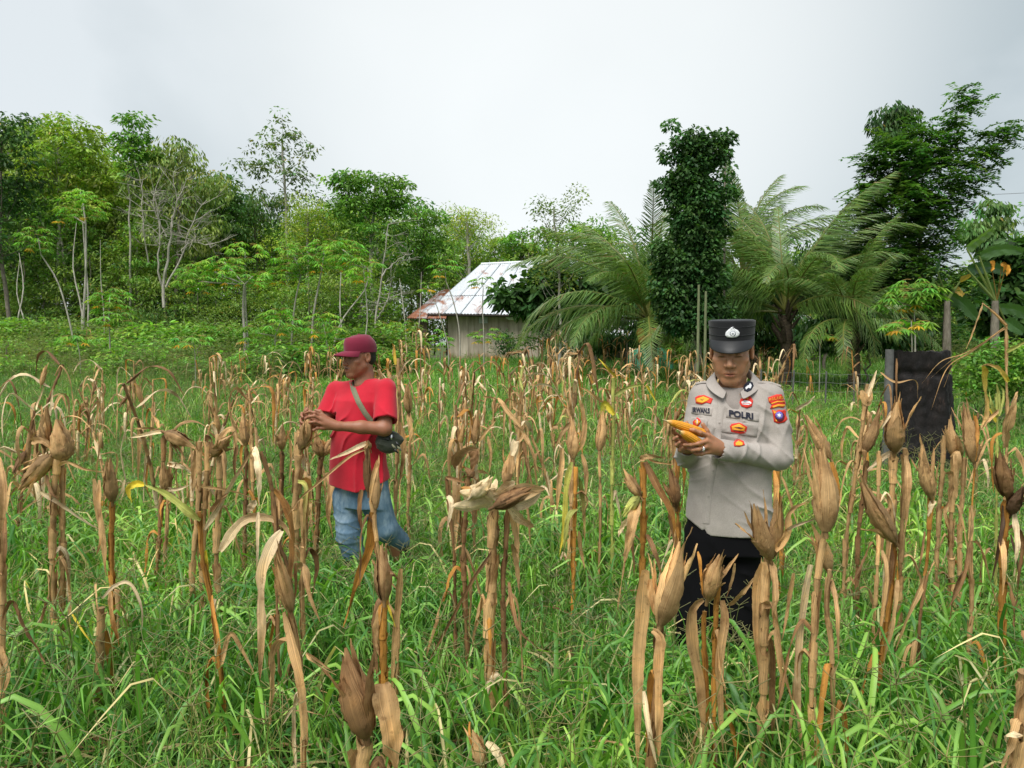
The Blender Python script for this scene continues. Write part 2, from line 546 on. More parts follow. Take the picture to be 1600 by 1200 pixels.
mb.add(np.array([E0, E3, R2, R1]) + up, [[3, 2, 1, 0]], (.3, .3, .3))
mb.add(np.array([E1, R1, E0]) + up, [[0, 1, 2]], (.3, .3, .3))
roof = mb.build('roof', M['roof'], house, hl, smooth=False)
sheet_slope(roof, E1, E2, R2, R1, 10, 3, lambda i, j: (.37 if i < 3 else .30) if (j == 0 and i < 6) else .27)
for q0, q1 in ((E1, E2),):
    fb = MB(); tube(fb, [q0 + [0, -.03, -.12], q1 + [0, -.03, -.12]], .06, 4, (1, 1, 1)); fb.build('fascia_board', M['dark_wood'], house, hl, smooth=False)
# ridge cap
fb = MB(); tube(fb, [R1, R2], .09, 6, (.2, .2, .2)); fb.build('ridge_cap', M['roof'], roof, hl)
# porch roof on the left
P0, P1 = at(637, 496, HD - .9), at(697, 497, HD - .9)
P2, P3 = at(709, 452, HD + 2.4), at(690, 455, HD + 2.4)
porch = MB(); porch.add(np.array([P0, P1, P2, P3]) + up, [[0, 1, 2, 3]], (.6, .6, .6))
proof = porch.build('porch_roof', M['roof'], house, hl, smooth=False)
sheet_slope(proof, P0, P1, P2, P3, 4, 2, lambda i, j: .46)
for (px, pw) in ((664, .2), (645, .12)):
    mb = MB(); p = at(px, 500, HD - .4); mb_z = hz - .2
    box(mb, (p[0], HD - .4 + (0 if px > 650 else 3), (p[2] + mb_z) / 2 + .05), (pw, pw, p[2] - mb_z), 0, (1, 1, 1))
    mb.build('porch_post', M['wood'], house, hl, smooth=False)
mb = MB(); box(mb, ((at(655, 545, HD)[0] + wl[0]) / 2, HD + .1, hz + .1), (wl[0] - at(655, 545, HD)[0], .1, .45), 0, (.7, .7, .7))
mb.build('porch_sill', M['wall'], house, hl, smooth=False)
# pale window flap and a white basin on the wall
mb = MB(); p = at(755, 497, HD - .1)
box(mb, (p[0], HD - .09, p[2]), (.42, .05, .5), 0, (1, 1, 1)); mb.build('window_shutter', m_simple('pale_shutter', (.5, .52, .52)), house, hl, smooth=False)
basin = MB(); p = at(801, 497, HD - .25)
a = np.linspace(0, 2 * math.pi, 17)[:-1]
prof = [(.05, -.1), (.2, -.09), (.34, .0), (.4, .1), (.37, .1), (.3, .0), (.05, -.05)]
V = np.array([[p[0] + r * math.cos(t), HD - .35 + .3 * r * math.sin(t), p[2] + z] for r, z in prof for t in a])
basin.add(V, grid_faces(len(prof), 16, True), (1, 1, 1))
basin_o = basin.build('basin', m_simple('white_plastic', (.65, .67, .65)), None, (p[0], HD - .35, p[2] - .1))
tag(basin_o, 'white plastic basin hung high on the wall of the farm house', 'basin')

# ---------------- shed behind the palms
SD = 33.0
sz = float(gz(9, SD)); sb = at(1020, 560, SD)
shed = empty('shed', (sb[0], SD, sz), 'low grey shed glimpsed through the palms behind the policeman', 'shed')
sl = np.array(shed.location)
x0, x1 = at(925, 540, SD)[0], at(1300, 540, SD)[0]
zt = at(1000, 518, SD)[2]
mb = MB(); box(mb, ((x0 + x1) / 2, SD + 1.5, (sz + zt) / 2), (x1 - x0, .08, zt - sz), 0, (.28, .28, .28))
shw = mb.build('wall', M['wall'], shed, sl, smooth=False)
for i in range(14):
    mb = MB(); xx = x0 + (x1 - x0) * (i + .5) / 14; v = rnd.uniform(.5, .9)
    box(mb, (xx, SD + 1.43, (sz + zt) / 2), ((x1 - x0) / 14 - .05, .04, zt - sz), 0, (v, v, v)); mb.build('wall_board', M['wall'], shw, sl, smooth=False)
A_, B_ = np.array([x0 - .3, SD, zt - .15]), np.array([x1 + .3, SD, zt - .15])
C2, D2 = B_ + [0, 4, 1.0], A_ + [0, 4, 1.0]
mb = MB(); mb.add(np.array([A_, B_, C2, D2]) + up, [[0, 1, 2, 3]], (.2, .2, .2)); srf = mb.build('roof', M['roof'], shed, sl, smooth=False)
hl_keep = hl; hl = sl
sheet_slope(srf, A_, B_, C2, D2, 12, 1, lambda i, j: .33)
hl = hl_keep
# green tarpaulin draped by the shed
mb = MB(); TD = 29.0
us = np.linspace(0, 1, 22); ws = np.linspace(0, 1, 9)
a0, a1 = at(978, 560, TD), at(1050, 560, TD)
zb = float(gz(a0[0], TD)); ztp = at(1000, 541, TD)[2]
U, W = np.meshgrid(us, ws)
V = np.stack([a0[0] + (a1[0] - a0[0]) * U, TD + .25 * np.sin(U * 19) * (1 - W * .6) - .5 * (1 - W), zb - .05 + (ztp - zb) * W * (1 - .15 * np.sin(U * 7 + 1) ** 2)], -1)
mb.add(V.reshape(-1, 3), grid_faces(9, 22), (1, 1, 1))
tp = mb.build('tarpaulin', m_simple('green_tarpaulin', (.03, .22, .12), .45, .3, 3), None, (a0[0], TD, zb))
tag(tp, 'green tarpaulin hanging below the palms left of the policeman', 'tarpaulin')
mb = MB()
a0, a1 = at(1240, 530, 31), at(1290, 530, 31)
V = np.stack([a0[0] + (a1[0] - a0[0]) * U, 31 + .2 * np.sin(U * 14 + 1) * (1 - W * .5), at(0, 545, 31)[2] + (at(0, 515, 31)[2] - at(0, 545, 31)[2]) * W], -1)
mb.add(V.reshape(-1, 3), grid_faces(9, 22), (1, 1, 1))
tp = mb.build('tarpaulin', bpy.data.materials['green_tarpaulin'], None, (a0[0], 31, at(0, 545, 31)[2]))
tag(tp, 'scrap of green tarpaulin in the dark behind the right palm trunk', 'tarpaulin')

# ---------------- net fence, stump, grey post
def m_net():
    return m_simple('fence_wire', (.22, .23, .2), .6, .2, 9)
M['wire'] = m_net(); M['grey_wood'] = m_simple('grey_wood', (.10, .10, .095), .9, .4, 14)
FY = 16.5
fpx = [1190, 1238, 1290, 1335, 1385, 1470, 1550]
p0 = at(fpx[0], 600, FY); gz0 = float(gz(p0[0], FY))
fence = empty('wire_fence', (p0[0], FY, gz0), 'low wire net fence on thin grey posts at the far right edge of the corn', 'fence')
fl = np.array(fence.location)
pts = []
for px in fpx:
    q = at(px, 600, FY); z0 = float(gz(q[0], FY)); pts.append((q[0], z0))
    mb = MB(); tube(mb, [(q[0], FY, z0 - .1), (q[0] + rnd.uniform(-.07, .07), FY, z0 + .95)], .02, 6); mb.build('post', M['grey_wood'], fence, fl)
mb = MB()
for (xa, za), (xb, zb) in zip(pts[:-1], pts[1:]):
    for h in np.linspace(.15, .9, 5):
        tube(mb, [(xa, FY, za + h), ((xa + xb) / 2, FY, (za + zb) / 2 + h - .03), (xb, FY, zb + h)], .0035, 3, cap=False)
    for x in np.arange(xa, xb, .16):
        z = za + (zb - za) * (x - xa) / (xb - xa); tube(mb, [(x, FY, z + .12), (x, FY, z + .9)], .002, 3, cap=False)
mb.build('wire_mesh', M['wire'], fence, fl)

SY = 9.2
def m_char():
    t = NT('charred_wood')
    p = t.mapping(objc(t), (3, 3, 1.1)); n1 = t.noise(p, 3.2, 6, .7)
    c = t.ramp(n1, [(.35, (.003, .0025, .0025)), (.60, (.010, .007, .006)), (.80, (.07, .042, .032))])
    return t.finish(t.principled(c, .7, t.bump(n1, .8, .03), .3))
M['char'] = m_char()
sc_ = at(1434, 600, SY); sgz = float(gz(sc_[0], SY))
mb = MB()
zt = at(1430, 549, SY)[2]
n, m_ = 44, 72
tz = np.linspace(0, 1, n); aa = np.linspace(0, 2 * math.pi, m_, endpoint=False)
rr = (.33 + .11 * (1 - tz) ** 3)[:, None] * (1 + .07 * np.sin(aa * 5 + 1 + tz[:, None])  + .05 * np.sin(aa * 9 + 2 * tz[:, None]) + .05 * np.abs(np.sin(aa * 17))[None] + .018 * rng.standard_normal((n, m_))) * (1 - .10 * np.exp(-((tz - .84) / .018) ** 2))[:, None]
top = 1 + .006 * np.sin(aa * 2 + 1) + .006 * np.sin(aa * 7 + 2) + .004 * rng.standard_normal(m_)
rr = rr * (1 + .05 * np.sin(tz * 5 + .6) - .05 * tz ** 8)[:, None]
V = np.stack([sc_[0] + .05 * np.sin(tz * 3)[:, None] + rr * np.cos(aa), SY + rr * np.sin(aa), sgz - .1 + (zt - sgz + .1) * tz[:, None] * top], -1)
V[:, :, 0] += .0
mb.add(V.reshape(-1, 3), grid_faces(n, m_, True), (1, 1, 1))
rings = [V[-1] * s_ + np.array([sc_[0], SY, zt]) * (1 - s_) - np.array([0, 0, d_]) for s_, d_ in ((1, 0), (.85, .01), (.5, .06), (.0, .08))]
mb.add(np.concatenate(rings), grid_faces(4, m_, True), (1, 1, 1))
stump = mb.build('tree_stump', M['char'], None, (sc_[0], SY, sgz))
tag(stump, 'tall charred black tree stump standing in the grass on the right', 'tree stump')
mb = MB(); q = at(1388, 600, SY - .35); g0 = float(gz(q[0], SY - .35))
tube(mb, [(q[0] - .02, SY - .35, g0 - .1), (q[0], SY - .36, g0 + .7), (q[0] + .01, SY - .34, at(0, 546, SY - .35)[2])], [.055, .05, .045], 10, jitter=.04, n=9)
post = mb.build('wooden_post', M['grey_wood'], None, (q[0], SY - .35, g0))
tag(post, 'weathered grey wooden post leaning against the charred stump', 'post')
# power lines far right
mb_all = []
for k, (ya, yb) in enumerate(((303, 292), (322, 312), (346, 343), (360, 357))):
    mb = MB(); A0 = at(1300, ya + 8, 120); B0 = at(1900, yb - 12, 120)
    P = [A0, (A0 + B0) / 2 - [0, 0, .6], B0]
    tube(mb, P, .03, 4, n=14)
    o = mb.build('power_line', M['dark_wood'], None, A0)
    tag(o, ['topmost of the four thin power lines in the sky at the right edge', 'second power line from the top at the right edge', 'third power line from the top at the right edge', 'lowest of the four power lines at the right edge'][k], 'power line', 'power lines')
# ================================================================== trees
G = {  # real-world leaf colours
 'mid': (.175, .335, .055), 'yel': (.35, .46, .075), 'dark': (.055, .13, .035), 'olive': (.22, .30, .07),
 'bright': (.20, .40, .055), 'blue': (.13, .245, .07), 'grey': (.15, .22, .09)}
def jcol(c, n, a=.28, hue=.12):
    v = 1 + a * rng.standard_normal((n, 1)); h = hue * rng.standard_normal((n, 1))
    return np.clip(np.array(c) * v * np.concatenate([1 + h, np.ones((n, 1)), 1 - h * .5], 1), .004, .8)
SHR = {}
def blob_centres(blobs, D, depth_k=1.0, spacing=.42):
    """blobs: (px, py, rx, ry, n). returns cluster centres in a 3-D ellipsoid for each"""
    out = []
    for (px, py, rx, ry, n) in blobs:
        c = at(px, py, D); s = D / FPX
        q = unit(rng.standard_normal((n, 3))) * rng.uniform(.25, 1, (n, 1)) ** .45
        out.append(c + q * np.array([rx * s, min(rx, ry * 1.3) * s * depth_k, ry * s]))
    return np.concatenate(out)
def crown(mb, C, style, col, leaf_n=34, size=1.0, crad=.4):
    """fill cluster centres C with leaves. style: tuft / drop / pinnate / broad / vine"""
    n = len(C)
    if style == 'pinnate':
        # each cluster = a few feather leaves: rachis with opposite leaflets
        for c in C:
            k = rng.integers(3, 6)
            base = c + rng.normal(0, .08, 3)
            cc = jcol(col, 1, .22)[0]
            for _ in range(k):
                az = rng.uniform(0, 6.28); d = np.array([math.cos(az), math.sin(az), rng.uniform(-.6, .95)]); d = unit(d)
                ln = rng.uniform(.3, .5) * size
                m = 8
                tt = np.linspace(.15, 1, m)
                P = base + d * ln * tt[:, None] - np.array([0, 0, 1]) * (ln * .35 * tt[:, None] ** 2)
                sd = unit(np.cross(d, [0, 0, 1]))
                for sgn in (-1, 1):
                    dd = d * .35 + sd * sgn + np.array([0, 0, -.25]) + rng.normal(0, .15, (m, 3))
                    leaf_quads(mb, P, dd, np.tile([0, 0, 1.0], (m, 1)) + rng.normal(0, .2, (m, 3)), .13 * size, .065 * size, jcol(cc, m, .12))
        return
    N = n * leaf_n
    ci = np.repeat(np.arange(n), leaf_n)
    off = rng.normal(0, 1, (N, 3))
    off /= np.maximum(np.linalg.norm(off, axis=1, keepdims=True), .6)
    if style == 'tuft': sq = np.array([1, 1, .38])
    elif style == 'broad': sq = np.array([1, 1, .8])
    else: sq = np.array([1, 1, .65])
    cr_ = crad * rng.uniform(.7, 1.35, (n, 1))[ci]
    B = C[ci] + off * sq * cr_
    rad = unit(off * np.array([1, 1, .3]) + rng.normal(0, .35, (N, 3)))
    if style == 'tuft':
        d = rad + np.array([0, 0, -.35]); L_ = rng.uniform(.15, .26, N) * size; W_ = L_ * .42
    elif style == 'drop':
        d = rad * .6 + np.array([0, 0, -.9]); L_ = rng.uniform(.13, .22, N) * size; W_ = L_ * .38
    elif style == 'broad':
        d = rad + np.array([0, 0, -.45]); L_ = rng.uniform(.22, .42, N) * size; W_ = L_ * .55
    elif style == 'fine':
        d = rad + np.array([0, 0, -.1]); L_ = rng.uniform(.09, .15, N) * size; W_ = L_ * .45
    else:
        d = rad + np.array([0, 0, -.5]); L_ = rng.uniform(.11, .2, N) * size; W_ = L_ * .6
    nr = np.array([0, 0, 1.0]) + rng.normal(0, .55, (N, 3))
    base_c = jcol(col, n, .22, .12)[ci]
    cc = np.clip(base_c * (1 + .22 * rng.standard_normal((N, 1))), .004, .8)
    yl = rng.random(N) < (0 if style == 'vine' else .006)
    cc[yl] = (.35, .26, .04)
    leaf_quads(mb, B, d, nr, L_, W_, cc, .12)
def limbs(mb, root, forks, C, r0, col=(1, 1, 1), k=26, seg=6, wob=.12):
    """trunk path + limbs reaching to a sample of the cluster centres"""
    tr = resample(np.array(forks, float), 14)
    tr[1:-1] += rng.normal(0, wob * .25, (12, 3)) * np.array([1, 1, .2])
    tube(mb, tr, np.linspace(r0, r0 * .45, 14), seg, col, jitter=.05)
    idx = rng.permutation(len(C))[:k]
    for i in idx:
        c = C[i]
        dz = c[2] - tr[:, 2]
        j = int(np.argmin(np.abs(dz - np.linalg.norm((c - tr)[:, :2], axis=1) * .9 - .3) + (dz < 0) * 3))
        j = max(3, j)
        a = tr[j]
        mid = a * .5 + c * .5 + rng.normal(0, wob, 3) + np.array([0, 0, -.08 * np.linalg.norm(c - a)])
        rr = max(r0 * .28 * (1 - j / 20), .012)
        tube(mb, resample([a, mid, c], 6), np.linspace(rr, rr * .3, 6), 4, col, cap=False)
def make_tree(name, label, cat, D, base_px, blobs, style, col, r_px, bark='bark', leaf_n=34, size=1.0, crad=.4, k=26, group=None, forks=None, dk=1.0, leafmat='foliage', base_z=None):
    b = at(base_px, 560, D); z0 = float(gz(b[0], D)) if base_z is None else base_z
    base = np.array([b[0], D, z0])
    if style == 'vine': blobs = [(1086 + (a - 1086) * .86, b_, rx * (.9 if b_ < 240 else .62), ry, n_) for a, b_, rx, ry, n_ in blobs]
    C = blob_centres(blobs, D, dk)
    root = empty(name, base, label, cat, group)
    top = np.array([np.median(C[:, 0]), D, np.percentile(C[:, 2], 85)])
    path = [base - [0, 0, .2]] + ([at(px, py, D) for px, py in forks] if forks else [base * .45 + top * .55 + [rnd.uniform(-.3, .3), 0, 0]]) + [top]
    mt = MB(); limbs(mt, base, path, C, r_px * D / FPX, k=k)
    mt.build('trunk', M[bark], root, base)
    mc = MB(); crown(mc, C, style, col, leaf_n, size, crad)
    mc.build('crown', M[leafmat], root, base, smooth=False)
    return root

# --- the wood on the left: individually shaped trees. blobs = (px, py, rx, ry, n)
W = [
 # name, label, D, base, blobs, style, col, r, bark, extra
 ('rubber_tree', 'dark green tree cut off by the left edge of the picture, thin at its top', 34, 20, [(8, 260, 55, 70, 60), (20, 200, 34, 22, 12), (5, 350, 60, 60, 50)], 'tuft', 'dark', 4, 'bark'),
 ('rubber_tree', 'tall yellow-green tree second from the left edge, feathery twigs on its top', 38, 90, [(90, 235, 62, 40, 60), (70, 200, 26, 16, 12), (98, 190, 14, 12, 6), (120, 215, 40, 22, 22), (60, 280, 40, 40, 36), (120, 300, 60, 50, 50)], 'tuft', 'yel', 4, 'pale_bark'),
 ('rubber_tree', 'yellow-green crown between the tallest left tree and the thin three-tiered tree', 40, 165, [(165, 265, 50, 34, 50), (185, 300, 50, 40, 44), (150, 330, 50, 50, 44)], 'tuft', 'yel', 4, 'bark'),
 ('sapling_tree', 'slender tree with three separate leaf tiers sticking out above the left wood', 36, 206, [(212, 188, 16, 6, 8), (208, 215, 22, 9, 14), (216, 236, 27, 12, 20), (205, 268, 22, 16, 12)], 'tuft', 'mid', 2.2, 'pale_bark'),
 ('rubber_tree', 'pointed dark green tree behind the bare white branches on the left', 37, 270, [(270, 245, 34, 28, 40), (285, 285, 55, 40, 56), (250, 300, 50, 40, 44), (280, 350, 70, 50, 60), (330, 295, 26, 20, 18)], 'drop', 'olive', 4, 'bark'),
 ('rubber_tree', 'bluish green tree just right of the bare white branches', 41, 340, [(345, 300, 30, 32, 34), (352, 340, 40, 30, 34), (330, 380, 50, 40, 34)], 'tuft', 'blue', 3.5, 'bark'),
 ('open_tree', 'tall airy tree with sparse leaves standing out against the sky left of the centre', 42, 452, [(440, 208, 34, 9, 9), (425, 228, 45, 14, 15), (392, 256, 36, 9, 12), (440, 262, 50, 20, 17), (480, 232, 18, 12, 7), (432, 188, 10, 18, 4), (470, 285, 36, 22, 12), (420, 305, 40, 24, 14)], 'tuft', 'grey', 3.2, 'pale_bark'),
 ('rubber_tree', 'low bluish crown below the tall airy tree', 43, 400, [(385, 325, 34, 20, 30), (415, 320, 36, 20, 30), (390, 360, 60, 36, 44)], 'drop', 'blue', 3.5, 'bark'),
 ('rubber_tree', 'yellowish crown right below the tall airy tree', 40, 490, [(478, 325, 30, 20, 26), (500, 350, 40, 26, 30), (490, 390, 50, 30, 30), (455, 370, 40, 36, 30)], 'fine', 'yel', 3.5, 'pale_bark'),
 ('rubber_tree', 'tall green tree with heavy leaf tufts above the capped man', 38, 590, [(545, 280, 32, 14, 20), (580, 300, 58, 26, 56), (620, 290, 20, 10, 10), (615, 320, 30, 20, 24), (565, 335, 50, 26, 40), (600, 365, 56, 26, 36)], 'tuft', 'mid', 4, 'pale_bark'),
 ('rubber_tree', 'dark green tree between the red-shirted man and the house roof', 41, 660, [(660, 335, 32, 20, 30), (650, 370, 50, 30, 44), (680, 400, 46, 34, 40), (640, 420, 50, 30, 36)], 'tuft', 'mid', 4, 'bark'),
 ('rubber_tree', 'pale yellow-green crown rising behind the left end of the roof ridge', 45, 735, [(710, 340, 34, 18, 28), (745, 350, 34, 18, 28), (735, 380, 50, 30, 40), (700, 390, 36, 30, 26)], 'fine', 'yel', 4, 'pale_bark'),
 ('rubber_tree', 'low green tree rising behind the middle of the house roof', 47, 820, [(800, 385, 34, 20, 28), (835, 375, 36, 22, 30), (815, 410, 50, 24, 34)], 'tuft', 'mid', 4, 'bark'),
 ('rubber_tree', 'round green tree behind the right end of the roof', 50, 915, [(900, 370, 34, 24, 34), (930, 360, 30, 22, 28), (915, 400, 50, 30, 34), (960, 385, 34, 24, 24)], 'tuft', 'mid', 4, 'bark'),
]
for (nm, lb, D, bpx, bl, sty, cl, rp, bk) in W:
    make_tree(nm, lb, 'tree', D, bpx, bl, sty, G[cl], rp, bk, leaf_n=20 if nm == 'open_tree' else 36, size=1.15, crad=.34 if nm == 'open_tree' else .42)
# --- filler trees and understorey behind and below: shared meshes, one object tree each
def proto_tree(h, cw, ch, style, col, n, name='rubber_tree', bark='bark', r=.11, low=.0, size=1.1):
    C = unit(rng.standard_normal((n, 3))) * rng.uniform(.2, 1, (n, 1)) ** .4
    C = C * [cw / 2, cw / 2, ch / 2] + [0, 0, h - ch / 2]
    root = empty(name, (0, 0, 0))
    mt = MB(); limbs(mt, None, [(0, 0, -.3), (rnd.uniform(-.4, .4), 0, h * .5), (0, 0, h * .86)], C, r, k=22)
    mt.build('trunk', M[bark], root)
    mc = MB(); crown(mc, C, style, col, 30, size, .48)
    mc.build('crown', M['foliage'], root, smooth=False)
    return root
ZN = [(60, 'at the left edge of the picture'), (150, 'behind the twin-stemmed umbrella crown'), (230, 'behind the slender three-tiered tree'), (310, 'behind the bare white tree'), (380, 'right of the bare white tree'),
      (440, 'behind the wide bright cassava'), (500, 'below the tall airy tree'), (560, 'above the red cap'), (620, 'just right of the red cap'), (700, 'left of the house roof'), (800, 'behind the roof ridge'), (900, 'behind the right half of the house'),
      (990, 'behind the left coconut palm'), (1080, 'behind the left side of the vine tree'), (1160, 'behind the right side of the vine tree'), (1260, 'behind the big right palm'), (1350, 'right of the big right palm'), (1440, 'behind the feathery tree'), (1520, 'behind the banana plants')]
def zone(px):
    for a, b in ZN:
        if px < a: return b
    return 'at the right edge of the picture'
protos = [proto_tree(11, 4.6, 6.5, 'tuft', G['mid'], 120, bark='pale_bark'), proto_tree(10.5, 4.4, 7.0, 'drop', G['olive'], 130),
          proto_tree(11.5, 5.0, 6.0, 'fine', G['yel'], 150, bark='pale_bark'), proto_tree(10, 4.5, 7.2, 'tuft', G['dark'], 130)]
bushes = [proto_tree(3.4, 3.6, 3.0, 'drop', (.11, .20, .04), 70, 'bush', r=.05), proto_tree(2.6, 3.2, 2.4, 'fine', G['olive'], 80, 'bush', r=.04),
          proto_tree(2.2, 2.6, 2.0, 'tuft', G['mid'], 40, 'bush', r=.04)]
bushes += [proto_tree(5.2, 4.6, 4.8, 'tuft', (.17, .28, .055), 75, 'bush', r=.05, size=.95)]
used = set()
def place(proto, x, y, s, rz, label, cat, group, sz=None):
    o = proto if id(proto) not in used else copy_tree(proto)
    used.add(id(proto))
    o.location = (x, y, float(gz(x, y)))
    o.scale = (s, s, sz or s); o.rotation_euler = (0, 0, rz)
    tag(o, label, cat, group)
    return o
# skyline height wanted (photo px -> py)
sky_px = [0, 100, 200, 260, 340, 380, 450, 520, 600, 660, 740, 800, 900, 1000, 1100, 1300, 1450, 1600]
sky_py = [190, 200, 235, 235, 270, 315, 320, 305, 290, 325, 345, 370, 375, 390, 420, 430, 430, 400]
for D, step, lab in ((38, 50, 3), (43, 34, 0), (49, 38, 1), (56, 44, 2)):
    px = -140
    while px < 1760:
        if D <= 43 and 630 < px < 960: px += step; continue
        q = at(px, 560, D); z0 = float(gz(q[0], D)) 
        ptop = np.interp(px, sky_px, sky_py) + (rnd.uniform(0, 26) if D > 38 else rnd.uniform(60, 170))
        h = at(px, ptop, D)[2] - z0
        k = rnd.randrange(4); pr = protos[k]; ph = [11, 10.5, 11.5, 10][k]
        s = max(.35, h / ph)
        place(pr, q[0] + rnd.uniform(-.6, .6), D + rnd.uniform(-1.5, 1.5), max(s, .8), rnd.uniform(0, 6.28),
              ['front-rank', 'middle-rank', 'rear-rank', 'low forward'][lab] + ' tree of the wood, ' + zone(px), 'tree', ['front', 'middle', 'rear', 'forward'][lab] + ' rank trees ' + zone(px), sz=s)
        px += step * rnd.uniform(.8, 1.15)
for D, step in ((32.5, 46), (36.5, 40), (40.5, 42), (46, 50), (52, 52)):
    px = -120
    while px < 1750:
        if (D < 46 and 625 < px < 1010): px += step; continue
        q = at(px, 560, D)
        k = rnd.randrange(3) if D < 35 else rnd.choice([3, 3, 1])
        s = rnd.uniform(.8, 1.2) * (1.0 if D < 35 else .8 if D < 39 else 1.0 if D < 45 else 1.3)
        if D < 35: s *= .62
        place(bushes[k], q[0] + rnd.uniform(-.5, .5), D + rnd.uniform(-1.2, 1.2), s, rnd.uniform(0, 6.28),
              ['near', 'second row', 'third row', 'deep', 'deepest'][[32.5, 36.5, 40.5, 46, 52].index(D)] + ' bush in the undergrowth ' + zone(px), 'bush', ['near', 'second row', 'third row', 'deep', 'deepest'][[32.5, 36.5, 40.5, 46, 52].index(D)] + ' undergrowth ' + zone(px), sz=s * rnd.uniform(.8, 1.2))
        px += step * rnd.uniform(.75, 1.2)

for D, step in ((22.5, 40), (25.5, 32), (28.5, 30)):
    px = -60
    while px < (470 if D < 24 else 620):
        q = at(px, 560, D); s = rnd.uniform(.32, .62) * (1 if D < 27 else 1.4)
        place(bushes[rnd.choice([1, 2, 2])], q[0], D + rnd.uniform(-1, 1), s * 1.5, rnd.uniform(0, 6.28), 'low weedy shrub ' + {22.5: 'at the field edge ', 25.5: 'behind the field edge ', 28.5: 'before the dark wood '}[D] + zone(px), 'shrub', 'weedy shrubs %d m away ' % D + zone(px), sz=s)
        px += step * rnd.uniform(.7, 1.3)
def drop_unused(roots):
    for r_ in roots:
        for ch in list(r_.children): bpy.data.objects.remove(ch)
        bpy.data.objects.remove(r_)
drop_unused([p_ for p_ in protos + bushes if id(p_) not in used])
# --- bare white-branched tree in front of the dark wood, x~260
def bare_tree(label, D, paths, twigs):
    base = at(paths[0][0][0], 560, D); z0 = float(gz(base[0], D)); base = np.array([base[0], D, z0])
    o = empty('bare_tree', base, label, 'tree')
    mb = MB()
    ends = []
    for p in paths:
        P = [at(a, b, D + rnd.uniform(-.2, .2)) for a, b, _ in p]
        P = resample(np.array(P), 12); P += rng.normal(0, .03, P.shape)
        tube(mb, P, [q[2] * .62 * D / FPX for q in p], 5, (.72, .72, .66))
        ends.append(P)
    mb.build('trunk', M['pale_bark'], o, base)
    tw = MB()
    for _ in range(twigs):
        P = ends[rng.integers(len(ends))]; a = P[rng.integers(4, 12)]
        d = unit(rng.normal(0, 1, 3) * [1, .6, .5] + [0, 0, .45]); ln = rng.uniform(.3, 1.1)
        b = a + d * ln; m = (a + b) / 2 + rng.normal(0, .08, 3)
        tube(tw, resample([a, m, b], 5), np.linspace(.014, .005, 5), 3, (1.1, 1.1, 1.05), cap=False)
        for _ in range(2):
            c = b + unit(rng.normal(0, 1, 3) + d) * rng.uniform(.15, .5); tube(tw, [m, c], .005, 3, (1.1, 1.1, 1.05), cap=False)
    tw.build('twigs', M['pale_bark'], o, base)
bare_tree('leafless tree with many thin white branches in front of the dark wood at left', 31,
  [[(255, 480, 4), (257, 430, 3.4), (268, 360, 2.6), (280, 310, 1.6), (292, 280, .9)],
   [(255, 450, 3), (246, 420, 2), (250, 360, 1.7), (240, 300, 1)],
   [(258, 450, 3), (275, 420, 2.2), (288, 390, 1.8), (300, 345, 1.2), (325, 310, .8)],
   [(262, 370, 2), (245, 340, 1.4), (236, 300, 1)], [(268, 355, 1.8), (275, 310, 1.2), (270, 270, .8)],
   [(232, 410, 1.8), (226, 370, 1.6), (224, 330, 1.2), (221, 280, .8)], [(284, 395, 1.6), (300, 375, 1), (330, 385, .6)]], 120)
bare_tree('forked pale sapling with thin bare limbs left of the porch roof', 32,
  [[(585, 560, 3), (588, 500, 2.6), (597, 430, 2.2), (601, 400, 1.8), (606, 350, 1.2)], [(588, 500, 2.2), (600, 480, 1.6), (610, 455, 1.1)],
   [(597, 430, 2), (615, 410, 1.4), (645, 395, .8)]], 26)
# plain stems seen between the undergrowth
stem_specs = [(28, 400, 470, 3), (38, 410, 480, 2.5), (120, 350, 470, 3.2), (132, 300, 478, 3.2), (545, 430, 530, 3), (630, 440, 520, 2.6), (645, 430, 520, 2.2), (160, 380, 470, 2)]
for i, (px, y0, y1, r) in enumerate(stem_specs):
    D = 30.5 + (i % 3)
    b = at(px, 560, D); base = np.array([b[0], D, float(gz(b[0], D))])
    mb = MB(); tp_ = at(px + rnd.uniform(-14, 14), y0 - 5, D + 1)
    tube(mb, [base - [0, 0, .2], base * .7 + tp_ * .3 + [rnd.uniform(-.25, .25), 0, 0], base * .35 + tp_ * .65 + [rnd.uniform(-.3, .3), 0, 0], tp_], np.array([r, r * .8, r * .6, r * .3]) * .55 * D / FPX, 6, (.75, .75, .7), n=10)
    o = mb.build('sapling', M['pale_bark'], None, base)
    tag(o, 'slim pale sapling stem %s' % ['at the far left edge', 'second from the left edge', 'left of the pair under the bright green crown', 'right of the pair under the bright green crown', 'behind the red cap', 'left of the porch roof', 'just left of the porch roof corner', 'between the pair and the bare tree'][i], 'tree')

